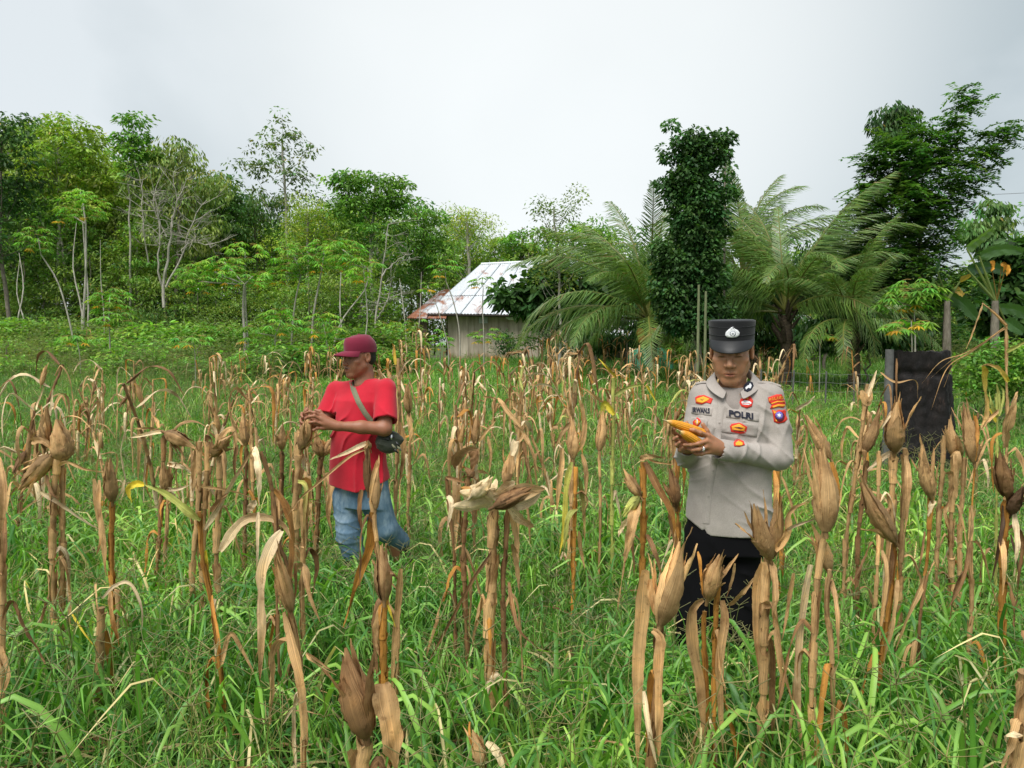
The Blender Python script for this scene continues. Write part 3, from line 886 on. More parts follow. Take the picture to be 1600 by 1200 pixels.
# --- cassava trees: thin stem, umbrella of fingered leaves
def palmate(mb, c, az, size, col, tilt=.2):
    d0 = np.array([math.cos(az), math.sin(az), -tilt]); pet = c + unit(d0) * size * .8 + np.array([0, 0, .1 * size])
    tube(mb, [c, (c + pet) / 2 + [0, 0, .08 * size], pet], .006, 3, (.5, .35, .12), cap=False)
    k = 7; a = az + np.linspace(-2.0, 2.0, k)
    D_ = np.stack([np.cos(a), np.sin(a), np.full(k, -.35)], 1)
    ln = size * (.95 - .25 * np.abs(np.linspace(-1, 1, k)))
    leaf_quads(mb, np.tile(pet, (k, 1)), D_, np.tile([0, 0, 1.0], (k, 1)) + rng.normal(0, .15, (k, 3)), ln, ln * .26, jcol(col, k, .15), .25)
def cassava(label, D, stem, tops, col, r=1.6, size=.27, n=40, cat='cassava plant', group=None, yellow=2):
    """stem: photo px polyline bottom->top. tops: (px,py,rx,ry) umbrella"""
    b = at(stem[0][0], stem[0][1], D); base = np.array([b[0], D, float(gz(b[0], D))])
    o = empty('cassava_plant', base, label, cat, group)
    ms = MB(); P = [base - [0, 0, .1]] + [at(x, y, D) for x, y in stem]
    tube(ms, P, np.linspace(r, r * .6, 6) * D / FPX, 6, (1.1, 1.1, 1), n=12)
    ml = MB()
    for (px, py, rx, ry) in tops:
        c = at(px, py, D); s = D / FPX
        tube(ms, [P[-1], c], r * .5 * D / FPX, 5, (1, 1, .9), cap=False)
        nn = max(8, int(n * rx * ry / 500))
        for _ in range(nn):
            q = rng.normal(0, 1, 3); q /= max(np.linalg.norm(q), .7)
            az = math.atan2(q[1], q[0]) if rng.random() < .7 else rng.uniform(0, 6.28)
            pos = c + q * [rx * s * .66, rx * s * .66, ry * s * .85]
            palmate(ml, pos, az, size * rng.uniform(.7, 1.2), jcol(col, 1, .18)[0])
        for _ in range(yellow):
            palmate(ml, c + np.array([rnd.uniform(-.6, .6) * rx * s, -.3, -ry * s * .9]), rng.uniform(0, 6.28), size * .8, (.55, .33, .03))
    ms.build('stem', M['pale_bark'], o, base)
    ml.build('leaves', M['foliage'], o, base, smooth=False)
CS = [
 ('cassava plant with a small umbrella crown on a leaning white stem at far left', 26, [(116, 545), (108, 500), (90, 440), (64, 398)], [(60, 372, 22, 20)], 'bright', 1.7),
 ('bright green umbrella crown over two white stems at left', 30, [(130, 510), (134, 430), (134, 350)], [(130, 318, 38, 26), (110, 335, 18, 14)], 'bright', 2.6),
 ('low rounded bright green cassava between the twin stems and the bare tree', 24, [(172, 545), (170, 490)], [(172, 462, 22, 18), (180, 490, 24, 18)], 'bright', 1.5),
 ('wide bright green cassava with a thick forked stem left of the red cap', 25, [(383, 540), (380, 480), (382, 445)], [(335, 425, 60, 20), (395, 432, 24, 14), (310, 440, 30, 18), (350, 410, 30, 12)], 'bright', 3.0),
 ('cassava crown with two orange leaves above the wide one', 26, [(388, 545), (384, 480), (383, 420)], [(383, 392, 28, 16)], 'bright', 1.6),
 ('green cassava crown on slanting stems, fourth left of the cap', 27, [(455, 545), (460, 480), (470, 430)], [(460, 400, 32, 24), (445, 425, 20, 18)], 'bright', 1.8),
 ('green cassava crown in the middle of the cluster above the cap', 27, [(487, 545), (490, 490), (503, 420)], [(507, 392, 30, 22), (495, 410, 24, 16)], 'bright', 2.2),
 ('tall cassava crown on a long curved stem right above the cap', 26, [(520, 550), (535, 500), (572, 450), (575, 420)], [(535, 390, 30, 22), (540, 410, 22, 14)], 'bright', 1.8),
 ('cassava with drooping leaves and a yellow one on a thin red stem above the cap', 24, [(566, 560), (574, 500), (570, 440)], [(568, 420, 24, 20)], 'bright', 1.3),
 ('thin cassava with drooping crown in front of the rusty porch roof', 27, [(718, 520), (708, 470), (697, 440)], [(695, 418, 17, 15)], 'bright', 1.3),
 ('small cassava crown just above the rusty porch roof edge', 29, [(700, 540), (683, 480)], [(668, 446, 12, 8)], 'bright', 1.2),
 ('cassava bush seen through the open porch of the house', 33, [(688, 555), (688, 540)], [(688, 528, 16, 18)], 'bright', 1.2),
 ('cassava bush left of the porch post', 30, [(612, 560), (614, 535)], [(608, 520, 24, 22), (630, 540, 16, 14)], 'bright', 1.3),
 ('small cassava between the porch post and the wood', 31, [(652, 552), (650, 520)], [(648, 505, 17, 10)], 'mid', 1.2),
 ('thin cassava standing before the white part of the roof', 30, [(756, 525), (754, 480), (755, 450)], [(753, 438, 16, 12)], 'mid', 1.2),
 ('little cassava at the wall of the house', 32, [(775, 555), (770, 530)], [(765, 522, 20, 12), (748, 525, 10, 10)], 'bright', 1.1),
 ('low cassava bush among the dark shrubs by the house wall', 31, [(825, 556), (822, 545)], [(818, 533, 22, 16)], 'mid', 1.2),
 ('small round cassava at the foot of the tangled tree right of the coconut palms', 17, [(1425, 548), (1424, 520)], [(1424, 502, 22, 8), (1400, 512, 10, 5)], 'bright', 1.6),
 ('green cassava mound above the charred stump', 18, [(1430, 540), (1428, 480)], [(1432, 455, 28, 24), (1400, 470, 18, 14)], 'bright', 1.7),
 ('tiny papaya-like cassava between the palms and the stump', 19, [(1281, 560), (1281, 540)], [(1287, 522, 14, 5)], 'bright', 1.2),
 ('cassava sprouts left of the two bamboo poles behind the policeman', 22, [(1080, 560), (1078, 548)], [(1062, 548, 22, 14), (1085, 540, 12, 10)], 'mid', 1.3),
 ('low cassava by the weeds at the far left', 22, [(125, 560), (122, 540)], [(120, 528, 24, 8)], 'bright', 1.3),
 ('bright cassava sprig low in front of the bare tree', 20, [(305, 560), (303, 540)], [(300, 530, 22, 9)], 'bright', 1.2),
 ('low cassava with pale leaves left of the red cap', 24, [(430, 548), (430, 525)], [(440, 500, 26, 22), (400, 520, 22, 14)], 'bright', 1.5),
 ('low cassava behind the red cap', 24, [(512, 552), (510, 530)], [(505, 505, 24, 20), (540, 530, 24, 12)], 'bright', 1.5),
]
for (lb, D, st_, tp_, cl, r) in CS:
    cassava(lb, D, st_, tp_, G[cl], r)

M['green_bark'] = m_bark('green_bark', (.10, .12, .06), (.24, .26, .14))
# --- trees round the house
make_tree('broadleaf_tree', 'dark broad-leaved tree in front of the right half of the house', 'tree', 30, 878, [(795, 464, 22, 13, 14), (832, 462, 32, 22, 30), (868, 440, 34, 36, 40), (895, 460, 36, 40, 40), (845, 484, 30, 10, 12), (915, 480, 34, 30, 26)], 'broad', G['dark'], 4, 'bark', leaf_n=22, size=1.15, crad=.42, forks=[(872, 520)])
make_tree('open_tree', 'thin light tree with an airy olive crown beside the dark broad-leaved one', 'tree', 27, 873, [(862, 345, 20, 30, 20), (850, 385, 36, 26, 30), (885, 330, 12, 18, 9), (902, 305, 10, 14, 7), (880, 395, 34, 26, 26), (845, 320, 14, 10, 8), (868, 430, 36, 20, 22)], 'fine', G['olive'], 2.6, 'pale_bark', leaf_n=22, crad=.3, forks=[(876, 480), (872, 400)])
make_tree('vine_covered_tree', 'tall dark tree smothered in vines between the two coconut palms', 'tree', 18.5, 1085,
   [(1092, 248, 34, 26, 44), (1070, 285, 34, 26, 40), (1100, 310, 36, 36, 56), (1075, 350, 40, 34, 56), (1098, 385, 32, 40, 56), (1060, 420, 36, 34, 50), (1090, 450, 42, 40, 56), (1075, 500, 48, 26, 50), (1040, 300, 16, 30, 12), (1140, 285, 14, 26, 10), (1030, 400, 22, 30, 16), (1128, 350, 18, 30, 14), (1050, 470, 40, 40, 50), (1125, 500, 34, 34, 40), (1145, 216, 8, 6, 2), (1085, 210, 20, 6, 4), (1055, 222, 24, 10, 5), (1110, 222, 24, 8, 6), (1135, 215, 10, 10, 4), (1040, 196, 9, 5, 2), (1040, 240, 10, 16, 5), (1130, 240, 16, 12, 8), (1030, 450, 20, 34, 20), (1120, 440, 22, 40, 26)],
   'vine', (.055, .13, .036), 5, 'bark', leaf_n=56, size=.72, crad=.20, dk=1.0)
for i, (px, lb) in enumerate(((1092, 'left one of two straight pale green poles behind the policeman\'s cap'), (1103, 'right one of two straight pale green poles behind the policeman\'s cap'), (1133, 'tall bare pole standing up beside the vine-covered tree'))):
    D = 17 + i * .3 if i < 2 else 20
    base = at(px - 2, 560, D); base = np.array([base[0], D, float(gz(base[0], D))])
    mb = MB(); tp_ = at(px, [445, 455, 235][i], D)
    tube(mb, [base - [0, 0, .2], (base + tp_) / 2, tp_], np.array([2.5, 2.3, 1.8]) * D / FPX * (.8 if i == 2 else 1), 8, (1, 1, 1), n=18)
    o = mb.build('bamboo_pole', M['green_bark'] if i < 2 else M['bark'], None, base); tag(o, lb, 'pole')
make_tree('feathery_tree', 'big dark green feathery tree rising into the sky on the right', 'tree', 21, 1425,
   [(1400, 250, 50, 40, 90), (1450, 280, 56, 44, 110), (1400, 320, 60, 46, 120), (1450, 360, 44, 50, 110), (1380, 390, 44, 40, 90), (1420, 430, 56, 46, 110), (1360, 330, 26, 40, 26), (1345, 300, 16, 16, 8), (1470, 240, 40, 26, 28), (1440, 210, 34, 20, 20),
    (1495, 200, 22, 18, 14), (1520, 165, 20, 14, 10), (1500, 145, 18, 8, 5), (1540, 240, 26, 12, 14), (1560, 212, 24, 14, 14), (1525, 260, 26, 20, 14), (1578, 200, 12, 8, 4), (1500, 300, 24, 26, 18), (1345, 400, 30, 50, 50), (1395, 460, 40, 30, 40), (1450, 470, 30, 26, 36), (1500, 440, 26, 40, 30), (1470, 520, 40, 26, 36), (1370, 470, 36, 26, 26)],
   'pinnate', (.095, .205, .05), 5, 'bark', crad=.3, k=60, size=1.0)
make_tree('layered_tree', 'dark top with drooping leaf layers poking out left of the feathery tree', 'tree', 23, 1400, [(1402, 178, 34, 7, 14), (1400, 195, 38, 9, 18), (1392, 215, 30, 10, 16), (1405, 168, 12, 5, 5)], 'drop', G['dark'], 2.4, 'bark', leaf_n=30, crad=.22)
make_tree('layered_tree', 'small tree with drooping dark leaf layers behind the banana leaves', 'tree', 26, 1545, [(1545, 325, 26, 8, 12), (1540, 350, 34, 12, 20), (1550, 375, 34, 14, 24), (1525, 365, 20, 12, 12), (1565, 395, 30, 16, 20)], 'drop', G['blue'], 2.6, 'bark', leaf_n=32, crad=.28, size=1.2)
make_tree('broadleaf_tree', 'dark rounded tree at the right edge behind the banana plants', 'tree', 25, 1600, [(1590, 410, 40, 30, 44), (1610, 450, 50, 40, 50), (1560, 480, 50, 36, 50), (1600, 520, 50, 30, 40), (1590, 385, 20, 12, 12)], 'broad', G['dark'], 4, 'bark', leaf_n=24, crad=.34)
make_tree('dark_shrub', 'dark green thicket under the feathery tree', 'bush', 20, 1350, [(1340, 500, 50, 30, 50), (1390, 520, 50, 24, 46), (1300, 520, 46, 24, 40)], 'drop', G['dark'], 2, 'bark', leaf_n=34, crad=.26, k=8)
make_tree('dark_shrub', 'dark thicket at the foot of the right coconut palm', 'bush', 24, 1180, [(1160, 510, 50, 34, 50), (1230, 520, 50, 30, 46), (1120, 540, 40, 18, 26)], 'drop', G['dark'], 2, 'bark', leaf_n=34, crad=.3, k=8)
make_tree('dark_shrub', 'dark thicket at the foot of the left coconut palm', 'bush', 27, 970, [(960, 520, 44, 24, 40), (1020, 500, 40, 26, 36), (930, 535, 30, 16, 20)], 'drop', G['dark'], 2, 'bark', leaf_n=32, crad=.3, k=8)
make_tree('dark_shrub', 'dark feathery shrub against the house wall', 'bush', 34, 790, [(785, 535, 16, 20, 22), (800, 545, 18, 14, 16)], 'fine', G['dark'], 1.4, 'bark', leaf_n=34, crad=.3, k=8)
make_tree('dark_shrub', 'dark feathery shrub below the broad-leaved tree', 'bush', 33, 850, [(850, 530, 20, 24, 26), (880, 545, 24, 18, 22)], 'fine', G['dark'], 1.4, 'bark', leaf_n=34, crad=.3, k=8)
make_tree('dark_shrub', 'tangle of weeds beside the charred stump on its right', 'bush', 13, 1530, [(1520, 590, 50, 30, 30), (1590, 580, 50, 40, 40), (1560, 560, 60, 24, 30)], 'fine', G['mid'], 1.2, 'bark', leaf_n=46, crad=.2, k=8, size=.8)

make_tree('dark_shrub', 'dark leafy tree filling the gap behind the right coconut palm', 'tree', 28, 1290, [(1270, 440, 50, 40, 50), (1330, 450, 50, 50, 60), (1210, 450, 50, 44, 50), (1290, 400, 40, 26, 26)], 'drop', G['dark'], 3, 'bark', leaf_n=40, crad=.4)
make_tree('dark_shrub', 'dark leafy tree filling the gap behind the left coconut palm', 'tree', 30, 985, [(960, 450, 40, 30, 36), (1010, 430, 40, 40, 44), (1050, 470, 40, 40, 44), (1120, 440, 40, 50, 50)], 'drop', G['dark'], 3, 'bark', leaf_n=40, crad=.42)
# --- coconut palms
def frond_mesh(ln, droop, nl, lw, seed, twist=0.0):
    """a frond in +X leaving the origin; curving down; leaflets hang"""
    r_ = np.random.default_rng(seed)
    t = np.linspace(0, 1, 26)
    ang = R(8) - droop * t ** 1.4
    dx = np.cumsum(np.cos(ang)) * ln / 26; dz = np.cumsum(np.sin(ang)) * ln / 26
    P = np.stack([dx, .06 * ln * np.sin(t * 2) * twist, dz], 1); P = np.vstack([[0, 0, 0], P])
    mb = MB()
    tube(mb, P, np.linspace(.035, .006, len(P)), 5, (.19, .2, .05), cap=False)
    tt = np.linspace(.14, .99, nl)
    idx = tt * (len(P) - 1); i0 = idx.astype(int).clip(0, len(P) - 2); fr = (idx - i0)[:, None]
    B = P[i0] * (1 - fr) + P[i0 + 1] * fr; T = unit(P[i0 + 1] - P[i0])
    for sg in (-1, 1):
        S = np.array([0, sg, 0.0])
        N_ = len(tt)
        L_ = lw * (np.sin(np.pi * np.clip(tt * .85 + .12, 0, 1)) ** .6) * r_.uniform(.8, 1.1, N_)
        d1 = unit(T * .75 + S * .85 + np.array([0, 0, -.12]) + r_.normal(0, .08, (N_, 3)))
        d2 = unit(T * .35 + S * .30 + np.array([0, 0, -1.15]) + r_.normal(0, .16, (N_, 3)))
        w = .029
        m1 = B + d1 * L_[:, None] * .45; tip = m1 + d2 * L_[:, None] * .6
        side = unit(np.cross(d1, np.cross(S, T)) + 1e-6) if False else T
        V = np.stack([B - side * w * .4, B + side * w * .4, m1 + side * w * .5, m1 - side * w * .5, tip], 1)
        n = N_
        k = np.arange(n)[:, None] * 5
        col = jcol((.125, .215, .045), n, .2, .1)
        brown = r_.random(n) < .04; col[brown] = (.25, .2, .08)
        mb.add(V.reshape(-1, 3), np.array([[0, 1, 2, 3]]) + k, np.repeat(col, 5, 0))
        mb.add(V.reshape(-1, 3), np.array([[3, 2, 4]]) + k, np.repeat(col * 1.15, 5, 0))
    return mb.mesh('frond', M['palm'], smooth=False)
FR = [frond_mesh(3.9, 1.5, 92, .9, 1), frond_mesh(3.9, 2.1, 92, .95, 2, .6), frond_mesh(3.7, 1.35, 88, .9, 3, -.5), frond_mesh(3.8, .8, 84, .8, 4, .3)]
def palm(label, D, base_px, crown_px, nf, scale, trunk_r, seed, extra):
    r_ = random.Random(seed)
    b = at(base_px, 560, D); base = np.array([b[0], D, float(gz(b[0], D))]); c = at(crown_px[0], crown_px[1], D)
    o = empty('coconut_palm', base, label, 'palm tree')
    mt = MB(); P = resample([base - [0, 0, .2], (base + c) / 2 + [.05, 0, 0], c], 30)
    rr = trunk_r * (1.25 - .35 * np.linspace(0, 1, 30)) * (1 + .09 * (np.arange(30) % 2))
    tube(mt, P, rr, 10, (1, 1, 1), jitter=.06)
    for k in range(22):   # ragged old leaf bases round the top of the trunk
        a = r_.uniform(0, 6.28); z = r_.uniform(-.9, .1)
        p = c + np.array([math.cos(a) * trunk_r, math.sin(a) * trunk_r, z])
        tube(mt, [p, p + np.array([math.cos(a) * .22, math.sin(a) * .22, .3])], [.06, .02], 5, (.8, .7, .5))
    mt.build('trunk', M['palm_bark'], o, base)
    for (az, el, s, v) in extra + [(r_.uniform(0, 360), r_.choice([80, 65, 50, 35, 15, 0]), r_.uniform(.75, 1.05), None) for _ in range(nf)]:
        m_ = FR[v if v is not None else (3 if el > 60 else 2 if el > 40 else r_.choice([0, 1]))]
        f = link_mesh('frond', m_, o)
        f.location = tuple(c - base + np.array([0, 0, .05]))
        f.rotation_euler = (R(r_.uniform(-20, 20)), -R(el), R(az))
        f.scale = (s * scale,) * 3
    for k in range(5 if seed == 1 else 0):   # orange coconuts
        mb = MB(); a = k * 1.3; p = c + np.array([math.cos(a) * .25 - .1, -.3 - .1 * (k % 2), -.35 - .2 * (k % 2)])
        th = np.linspace(0, math.pi, 8); ph = np.linspace(0, 2 * math.pi, 12, endpoint=False)
        V = np.array([[p[0] + .13 * math.sin(t) * math.cos(q), p[1] + .13 * math.sin(t) * math.sin(q), p[2] + .16 * math.cos(t)] for t in th for q in ph])
        mb.add(V, grid_faces(8, 12, True), (1, 1, 1)); mb.build('coconut', M['coco'], o, base)
    return o
M['coco'] = m_simple('orange_coconut', (.42, .2, .04), .5, .2, 6)
LP = 0
palm('left coconut palm with low arching fronds and orange nuts, beside the house', 24, 1018, (1014, 503), 22, 1.22, .16, 1,
     [(182, 30, 1.08, 1), (186, 12, 1.0, 1), (175, 48, 1.1, 0), (150, 60, 1.0, 2), (200, 62, 1.0, 2), (120, 74, 1.0, 3), (260, 78, .95, 3), (60, 70, 1.0, 3), (20, 60, .8, 0), (230, 45, .8, 0), (170, 70, .95, 2)])
palm('large right coconut palm with broad drooping fronds behind the policeman', 21, 1225, (1228, 492), 20, 1.12, .15, 2,
     [(90, 80, .8, 3), (180, 62, .9, 0), (195, 40, 1.0, 1), (350, 60, 1.0, 0), (10, 35, 1.05, 1), (340, 20, 1.0, 1), (250, 55, .75, 1), (285, 60, .8, 1), (165, 20, .95, 1), (30, 66, 1.0, 0), (330, 72, .9, 2), (200, 70, .85, 2), (5, 48, 1.0, 0)])
palm('taller coconut palm behind, its upper fronds thin against the sky', 26, 1180, (1160, 440), 12, 1.2, .15, 3,
     [(40, 75, 1.05, 2), (20, 62, 1.05, 2), (150, 78, 1.0, 3), (350, 50, .9, 0), (190, 55, .9, 0), (90, 85, 1.0, 3), (170, 35, .9, 1)])
palm('small ragged coconut palm with grey-green fronds in the shade right of the big one', 19.5, 1335, (1330, 505), 10, .75, .13, 4, [(180, 50, .9, 0), (20, 45, .9, 0), (90, 60, .8, 2), (340, 30, .8, 1)])

# --- banana plants
M['banana'] = m_foliage('banana_leaf', .3, .35, .3, .5)
def banana(label, D, base_px, leaves, col=(.085, .175, .06)):
    b = at(base_px, 560, D); base = np.array([b[0], D, float(gz(b[0], D))]); c = at(base_px, 470, D)
    o = empty('banana_plant', base, label, 'banana plant')
    mt = MB(); tube(mt, [base - [0, 0, .1], (base + c) / 2, c], [.14, .11, .07], 10, (.3, .3, .14), n=14); mt.build('stem', M['bark'], o, base)
    for i, (pts, w, cc) in enumerate(leaves):
        mb = MB(); dd = rnd.uniform(-.5, .5)
        P = [c] + [at(x, y, D + dd * (k + 1) / len(pts)) for k, (x, y) in enumerate(pts)]
        st_ = resample(P, 8); tube(mb, [P[0], (P[0] + P[1]) / 2, P[1]], [.04, .03, .02], 6, (.16, .22, .06))
        cl = {'g': col, 'l': (.15, .27, .07), 'y': (.45, .30, .06), 'b': (.06, .13, .06)}[cc]
        ribbon(mb, P[1:], w * D / FPX, side=[.15, -.35, 1] if cc != 'y' else [1, .2, .2], fold=.3, crumple=.1, col=cl, n=40, m=7, seed=i, edge=.07, shape='strap')
        mb.build('leaf', M['banana'], o, base, smooth=False)
    return o, base
bo, bb = banana('banana plant with broad torn leaves at the right edge, one raised towards the sky', 18, 1555, [
   ([(1510, 388), (1555, 355)], 22, 'l'), ([(1530, 400), (1560, 390), (1600, 392)], 20, 'g'), ([(1510, 420), (1545, 417), (1575, 425)], 20, 'b'),
   ([(1530, 445), (1550, 455), (1558, 485)], 20, 'g'), ([(1560, 480), (1590, 485), (1620, 500)], 20, 'g'), ([(1570, 500), (1600, 520)], 20, 'g')])
banana('low banana plant with hanging leaves just right of the feathery tree', 20, 1480, [
   ([(1470, 455), (1500, 470), (1528, 500)], 24, 'g'), ([(1462, 440), (1450, 455)], 18, 'l'), ([(1500, 440), (1520, 430)], 14, 'y'), ([(1490, 450), (1505, 462)], 12, 'y'), ([(1465, 425), (1472, 400)], 12, 'b')])
for (x, y) in ((1548, 408), (1566, 410), (1572, 415)):
    mb = MB(); p = at(x, y, 17.7)
    tube(mb, [bb + [0, 0, at(1555, 470, 18)[2] - bb[2]], p], .012, 4, (.3, .2, .05), cap=False)
    ribbon(mb, [p, p + [.05, 0, -.1], p + [.02, 0, -.24]], .13, fold=.4, crumple=.4, col=(.55, .26, .03), n=8, m=4, seed=int(x))
    mb.build('dead_leaf', M['corn'], bo, bb)
# ================================================================== dry corn
TAN = (.60, .385, .18); PALE = (.84, .68, .44); BRN = (.31, .175, .08); DBR = (.12, .07, .038); ORG = (.56, .27, .06)
HUSK = (.52, .325, .15); GRN = (.22, .33, .06); YEL = (.62, .50, .05); GYL = (.42, .45, .12); CREAM = (.92, .74, .46)
CC = {'t': TAN, 'p': PALE, 'b': BRN, 'd': DBR, 'o': ORG, 'h': HUSK, 'g': GRN, 'y': YEL, 'G': GYL, 'c': CREAM}
def stalk_geo(mb, P, r, col, seed=0, nodes=True):
    r_ = np.random.default_rng(seed)
    P = np.asarray(P, float); ln = np.linalg.norm(np.diff(P, axis=0), axis=1).sum()
    n = max(10, int(ln / .022)); Q = resample(P, n)
    t = np.linspace(0, ln, n); node_sp = .15
    rr = r * (1 + .10 * r_.standard_normal(n) * .3)
    ph = r_.uniform(0, node_sp)
    near = np.abs(((t + ph) % node_sp) - node_sp / 2)
    rr = rr * (1 + .38 * np.exp(-(near / .009) ** 2)) * np.linspace(1.12, .82, n) if nodes else rr
    Q = Q + r_.normal(0, r * .10, Q.shape)
    c = np.tile(np.asarray(col, float), (n, 1)) * (1 - .35 * np.exp(-(near / .012) ** 2))[:, None]
    tube(mb, Q, rr, 7, c, jitter=.05)
    return Q
def sheath(mb, Q, i0, i1, r, col, seed):
    """dry leaf sheath wrapped round the stalk with a gap and a ragged top"""
    r_ = np.random.default_rng(seed)
    n = 9; m = 9
    P = resample(Q[i0:i1 + 1], n) if i1 - i0 > 1 else np.linspace(Q[i0], Q[i1], n)
    T, S, N = frames(P); a0 = r_.uniform(0, 6.28); span = r_.uniform(4.2, 5.6)
    t = np.linspace(0, 1, n)
    a = a0 + np.linspace(0, span, m)[None, :] + .5 * t[:, None]
    rad = r * (1.25 + .35 * t[:, None] ** 2 + .12 * r_.standard_normal((n, m)) * t[:, None])
    V = P[:, None] + (S[:, None] * np.cos(a)[..., None] + N[:, None] * np.sin(a)[..., None]) * rad[..., None]
    V[-1] += T[-1] * r_.uniform(-.03, .03, (m, 1))
    uv = np.stack([np.tile(np.linspace(0, .5, m), (n, 1)), np.tile((t * .3)[:, None], (1, m))], -1).reshape(-1, 2)
    mb.add(V.reshape(-1, 3), grid_faces(n, m), np.asarray(col) * r_.uniform(.85, 1.2), uv)
def ear_geo(mb, a, b, r, col, seed=0, open_=0.35, side=None):
    """husk-wrapped ear from butt a to tip b: ridged body with overlapping husks that split at the tip"""
    r_ = np.random.default_rng(seed)
    a = np.asarray(a, float); b = np.asarray(b, float); d = b - a; ln = np.linalg.norm(d)
    bend = np.cross(unit(d), [0, 1, 0]); 
    bend = unit(bend + [1e-6, 0, 0]) * ln * r_.uniform(-.05, .05)
    n, m = 20, 18
    t = np.linspace(0, 1, n)
    P = a + d * t[:, None] + bend * np.sin(t * math.pi)[:, None]
    T, S, N = frames(P)
    r = r * .64; pk_ = r_.uniform(-.06, .06)
    prof = np.interp(t, [0, .06, .16, .30 + pk_, .5 + pk_, .66, .80, .92, 1], [.30, .52, .84, 1.0, .95, .74, .46, .24, .10])
    ang = np.linspace(0, 2 * math.pi, m, endpoint=False)
    k1, k2 = r_.uniform(0, 6.28, 2)
    rid = 1 + .07 * np.cos(ang * 4 + k1 + t[:, None])[..., ] + .05 * np.cos(ang * 7 + k2 + t[:, None] * 3) + .035 * r_.standard_normal((n, m)) + .05 * np.sin(t * 13 + k1)[:, None] * np.cos(ang * 2)[None]
    rad = r * prof[:, None] * rid * (1 + .10 * np.cos(ang + k1))[None]
    V = P[:, None] + (S[:, None] * np.cos(ang)[..., None] + N[:, None] * np.sin(ang)[..., None]) * rad[..., None]
    uv = np.stack([np.tile(np.arange(m) / m * 1.2, (n, 1)), np.tile((t * ln)[:, None], (1, m))], -1).reshape(-1, 2)
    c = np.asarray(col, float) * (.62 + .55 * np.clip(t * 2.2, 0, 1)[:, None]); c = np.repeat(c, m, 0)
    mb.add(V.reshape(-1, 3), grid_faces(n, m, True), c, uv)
    # overlapping outer husks
    for k in range(6):
        a0 = r_.uniform(0, 6.28) + k * 1.3; n2, m2 = 18, 7
        t0, t1 = 0.0, r_.uniform(.62, 1.22)
        tt = np.linspace(t0, t1, n2)
        Pk = a + d * tt[:, None] + bend * np.sin(np.clip(tt, 0, 1) * math.pi)[:, None]
        Tk, Sk, Nk = frames(Pk)
        w = r_.uniform(.7, 1.25) * np.interp(np.linspace(0, 1, n2), [0, .2, .55, .85, 1], [.9, 1.0, .85, .42, .03])
        pr = np.interp(np.clip(tt, 0, 1), t, prof)
        fl = open_ * np.clip((tt - t1 * .62) / .4, 0, 1) ** 1.6 * r_.uniform(-.2, 2.2)
        aw = r_.normal(0, .35)
        aa = a0 + aw * (tt[:, None] ** 2) + np.linspace(-1, 1, m2)[None] * w[:, None]
        rad = r * (pr * (1.10 + .03 * k) + fl + .05)[:, None] * (1 + .07 * np.cos(aa * 6 + k1 + tt[:, None] * 2)) * (1 + .07 * r_.standard_normal((n2, m2)) * (np.abs(np.linspace(-1, 1, m2)) > .6)) + .0018
        Vk = Pk[:, None] + (Sk[:, None] * np.cos(aa)[..., None] + Nk[:, None] * np.sin(aa)[..., None]) * rad[..., None]
        uvk = np.stack([np.tile(np.linspace(0, .7, m2), (n2, 1)), np.tile((tt * ln)[:, None], (1, m2))], -1).reshape(-1, 2)
        v = r_.uniform(.65, 1.45)
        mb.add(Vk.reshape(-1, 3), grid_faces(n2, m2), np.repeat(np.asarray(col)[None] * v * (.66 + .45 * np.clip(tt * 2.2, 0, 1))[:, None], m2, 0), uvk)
    # loose papery husk strips torn away from the ear
    for k in range(3):
        a0 = r_.uniform(0, 6.28); t0 = r_.uniform(.02, .3); t1 = t0 + r_.uniform(.5, .95)
        dd_ = S[5] * math.cos(a0) + N[5] * math.sin(a0); u_ = unit(d)
        p0 = a + d * t0 + dd_ * r * .8; fl = r_.uniform(.6, 2.4) * r
        P4 = [p0, a + d * (t0 * .5 + t1 * .5) + dd_ * (r * 1.1 + fl * .35), a + d * t1 + dd_ * (r * .9 + fl) + [0, 0, -r_.uniform(0, .03)]]
        ribbon(mb, P4, r * r_.uniform(.6, 1.1), side=np.cross(u_, dd_), twist=r_.uniform(-1, 1), fold=.5, crumple=.35, col=np.asarray(col) * r_.uniform(.9, 1.5), n=12, m=5, seed=seed + k, edge=.06)
    # shank
    tube(mb, [a - unit(d) * .025, a, a + d * .08], [r * .25, r * .32, r * .5], 7, np.asarray(col) * .7)

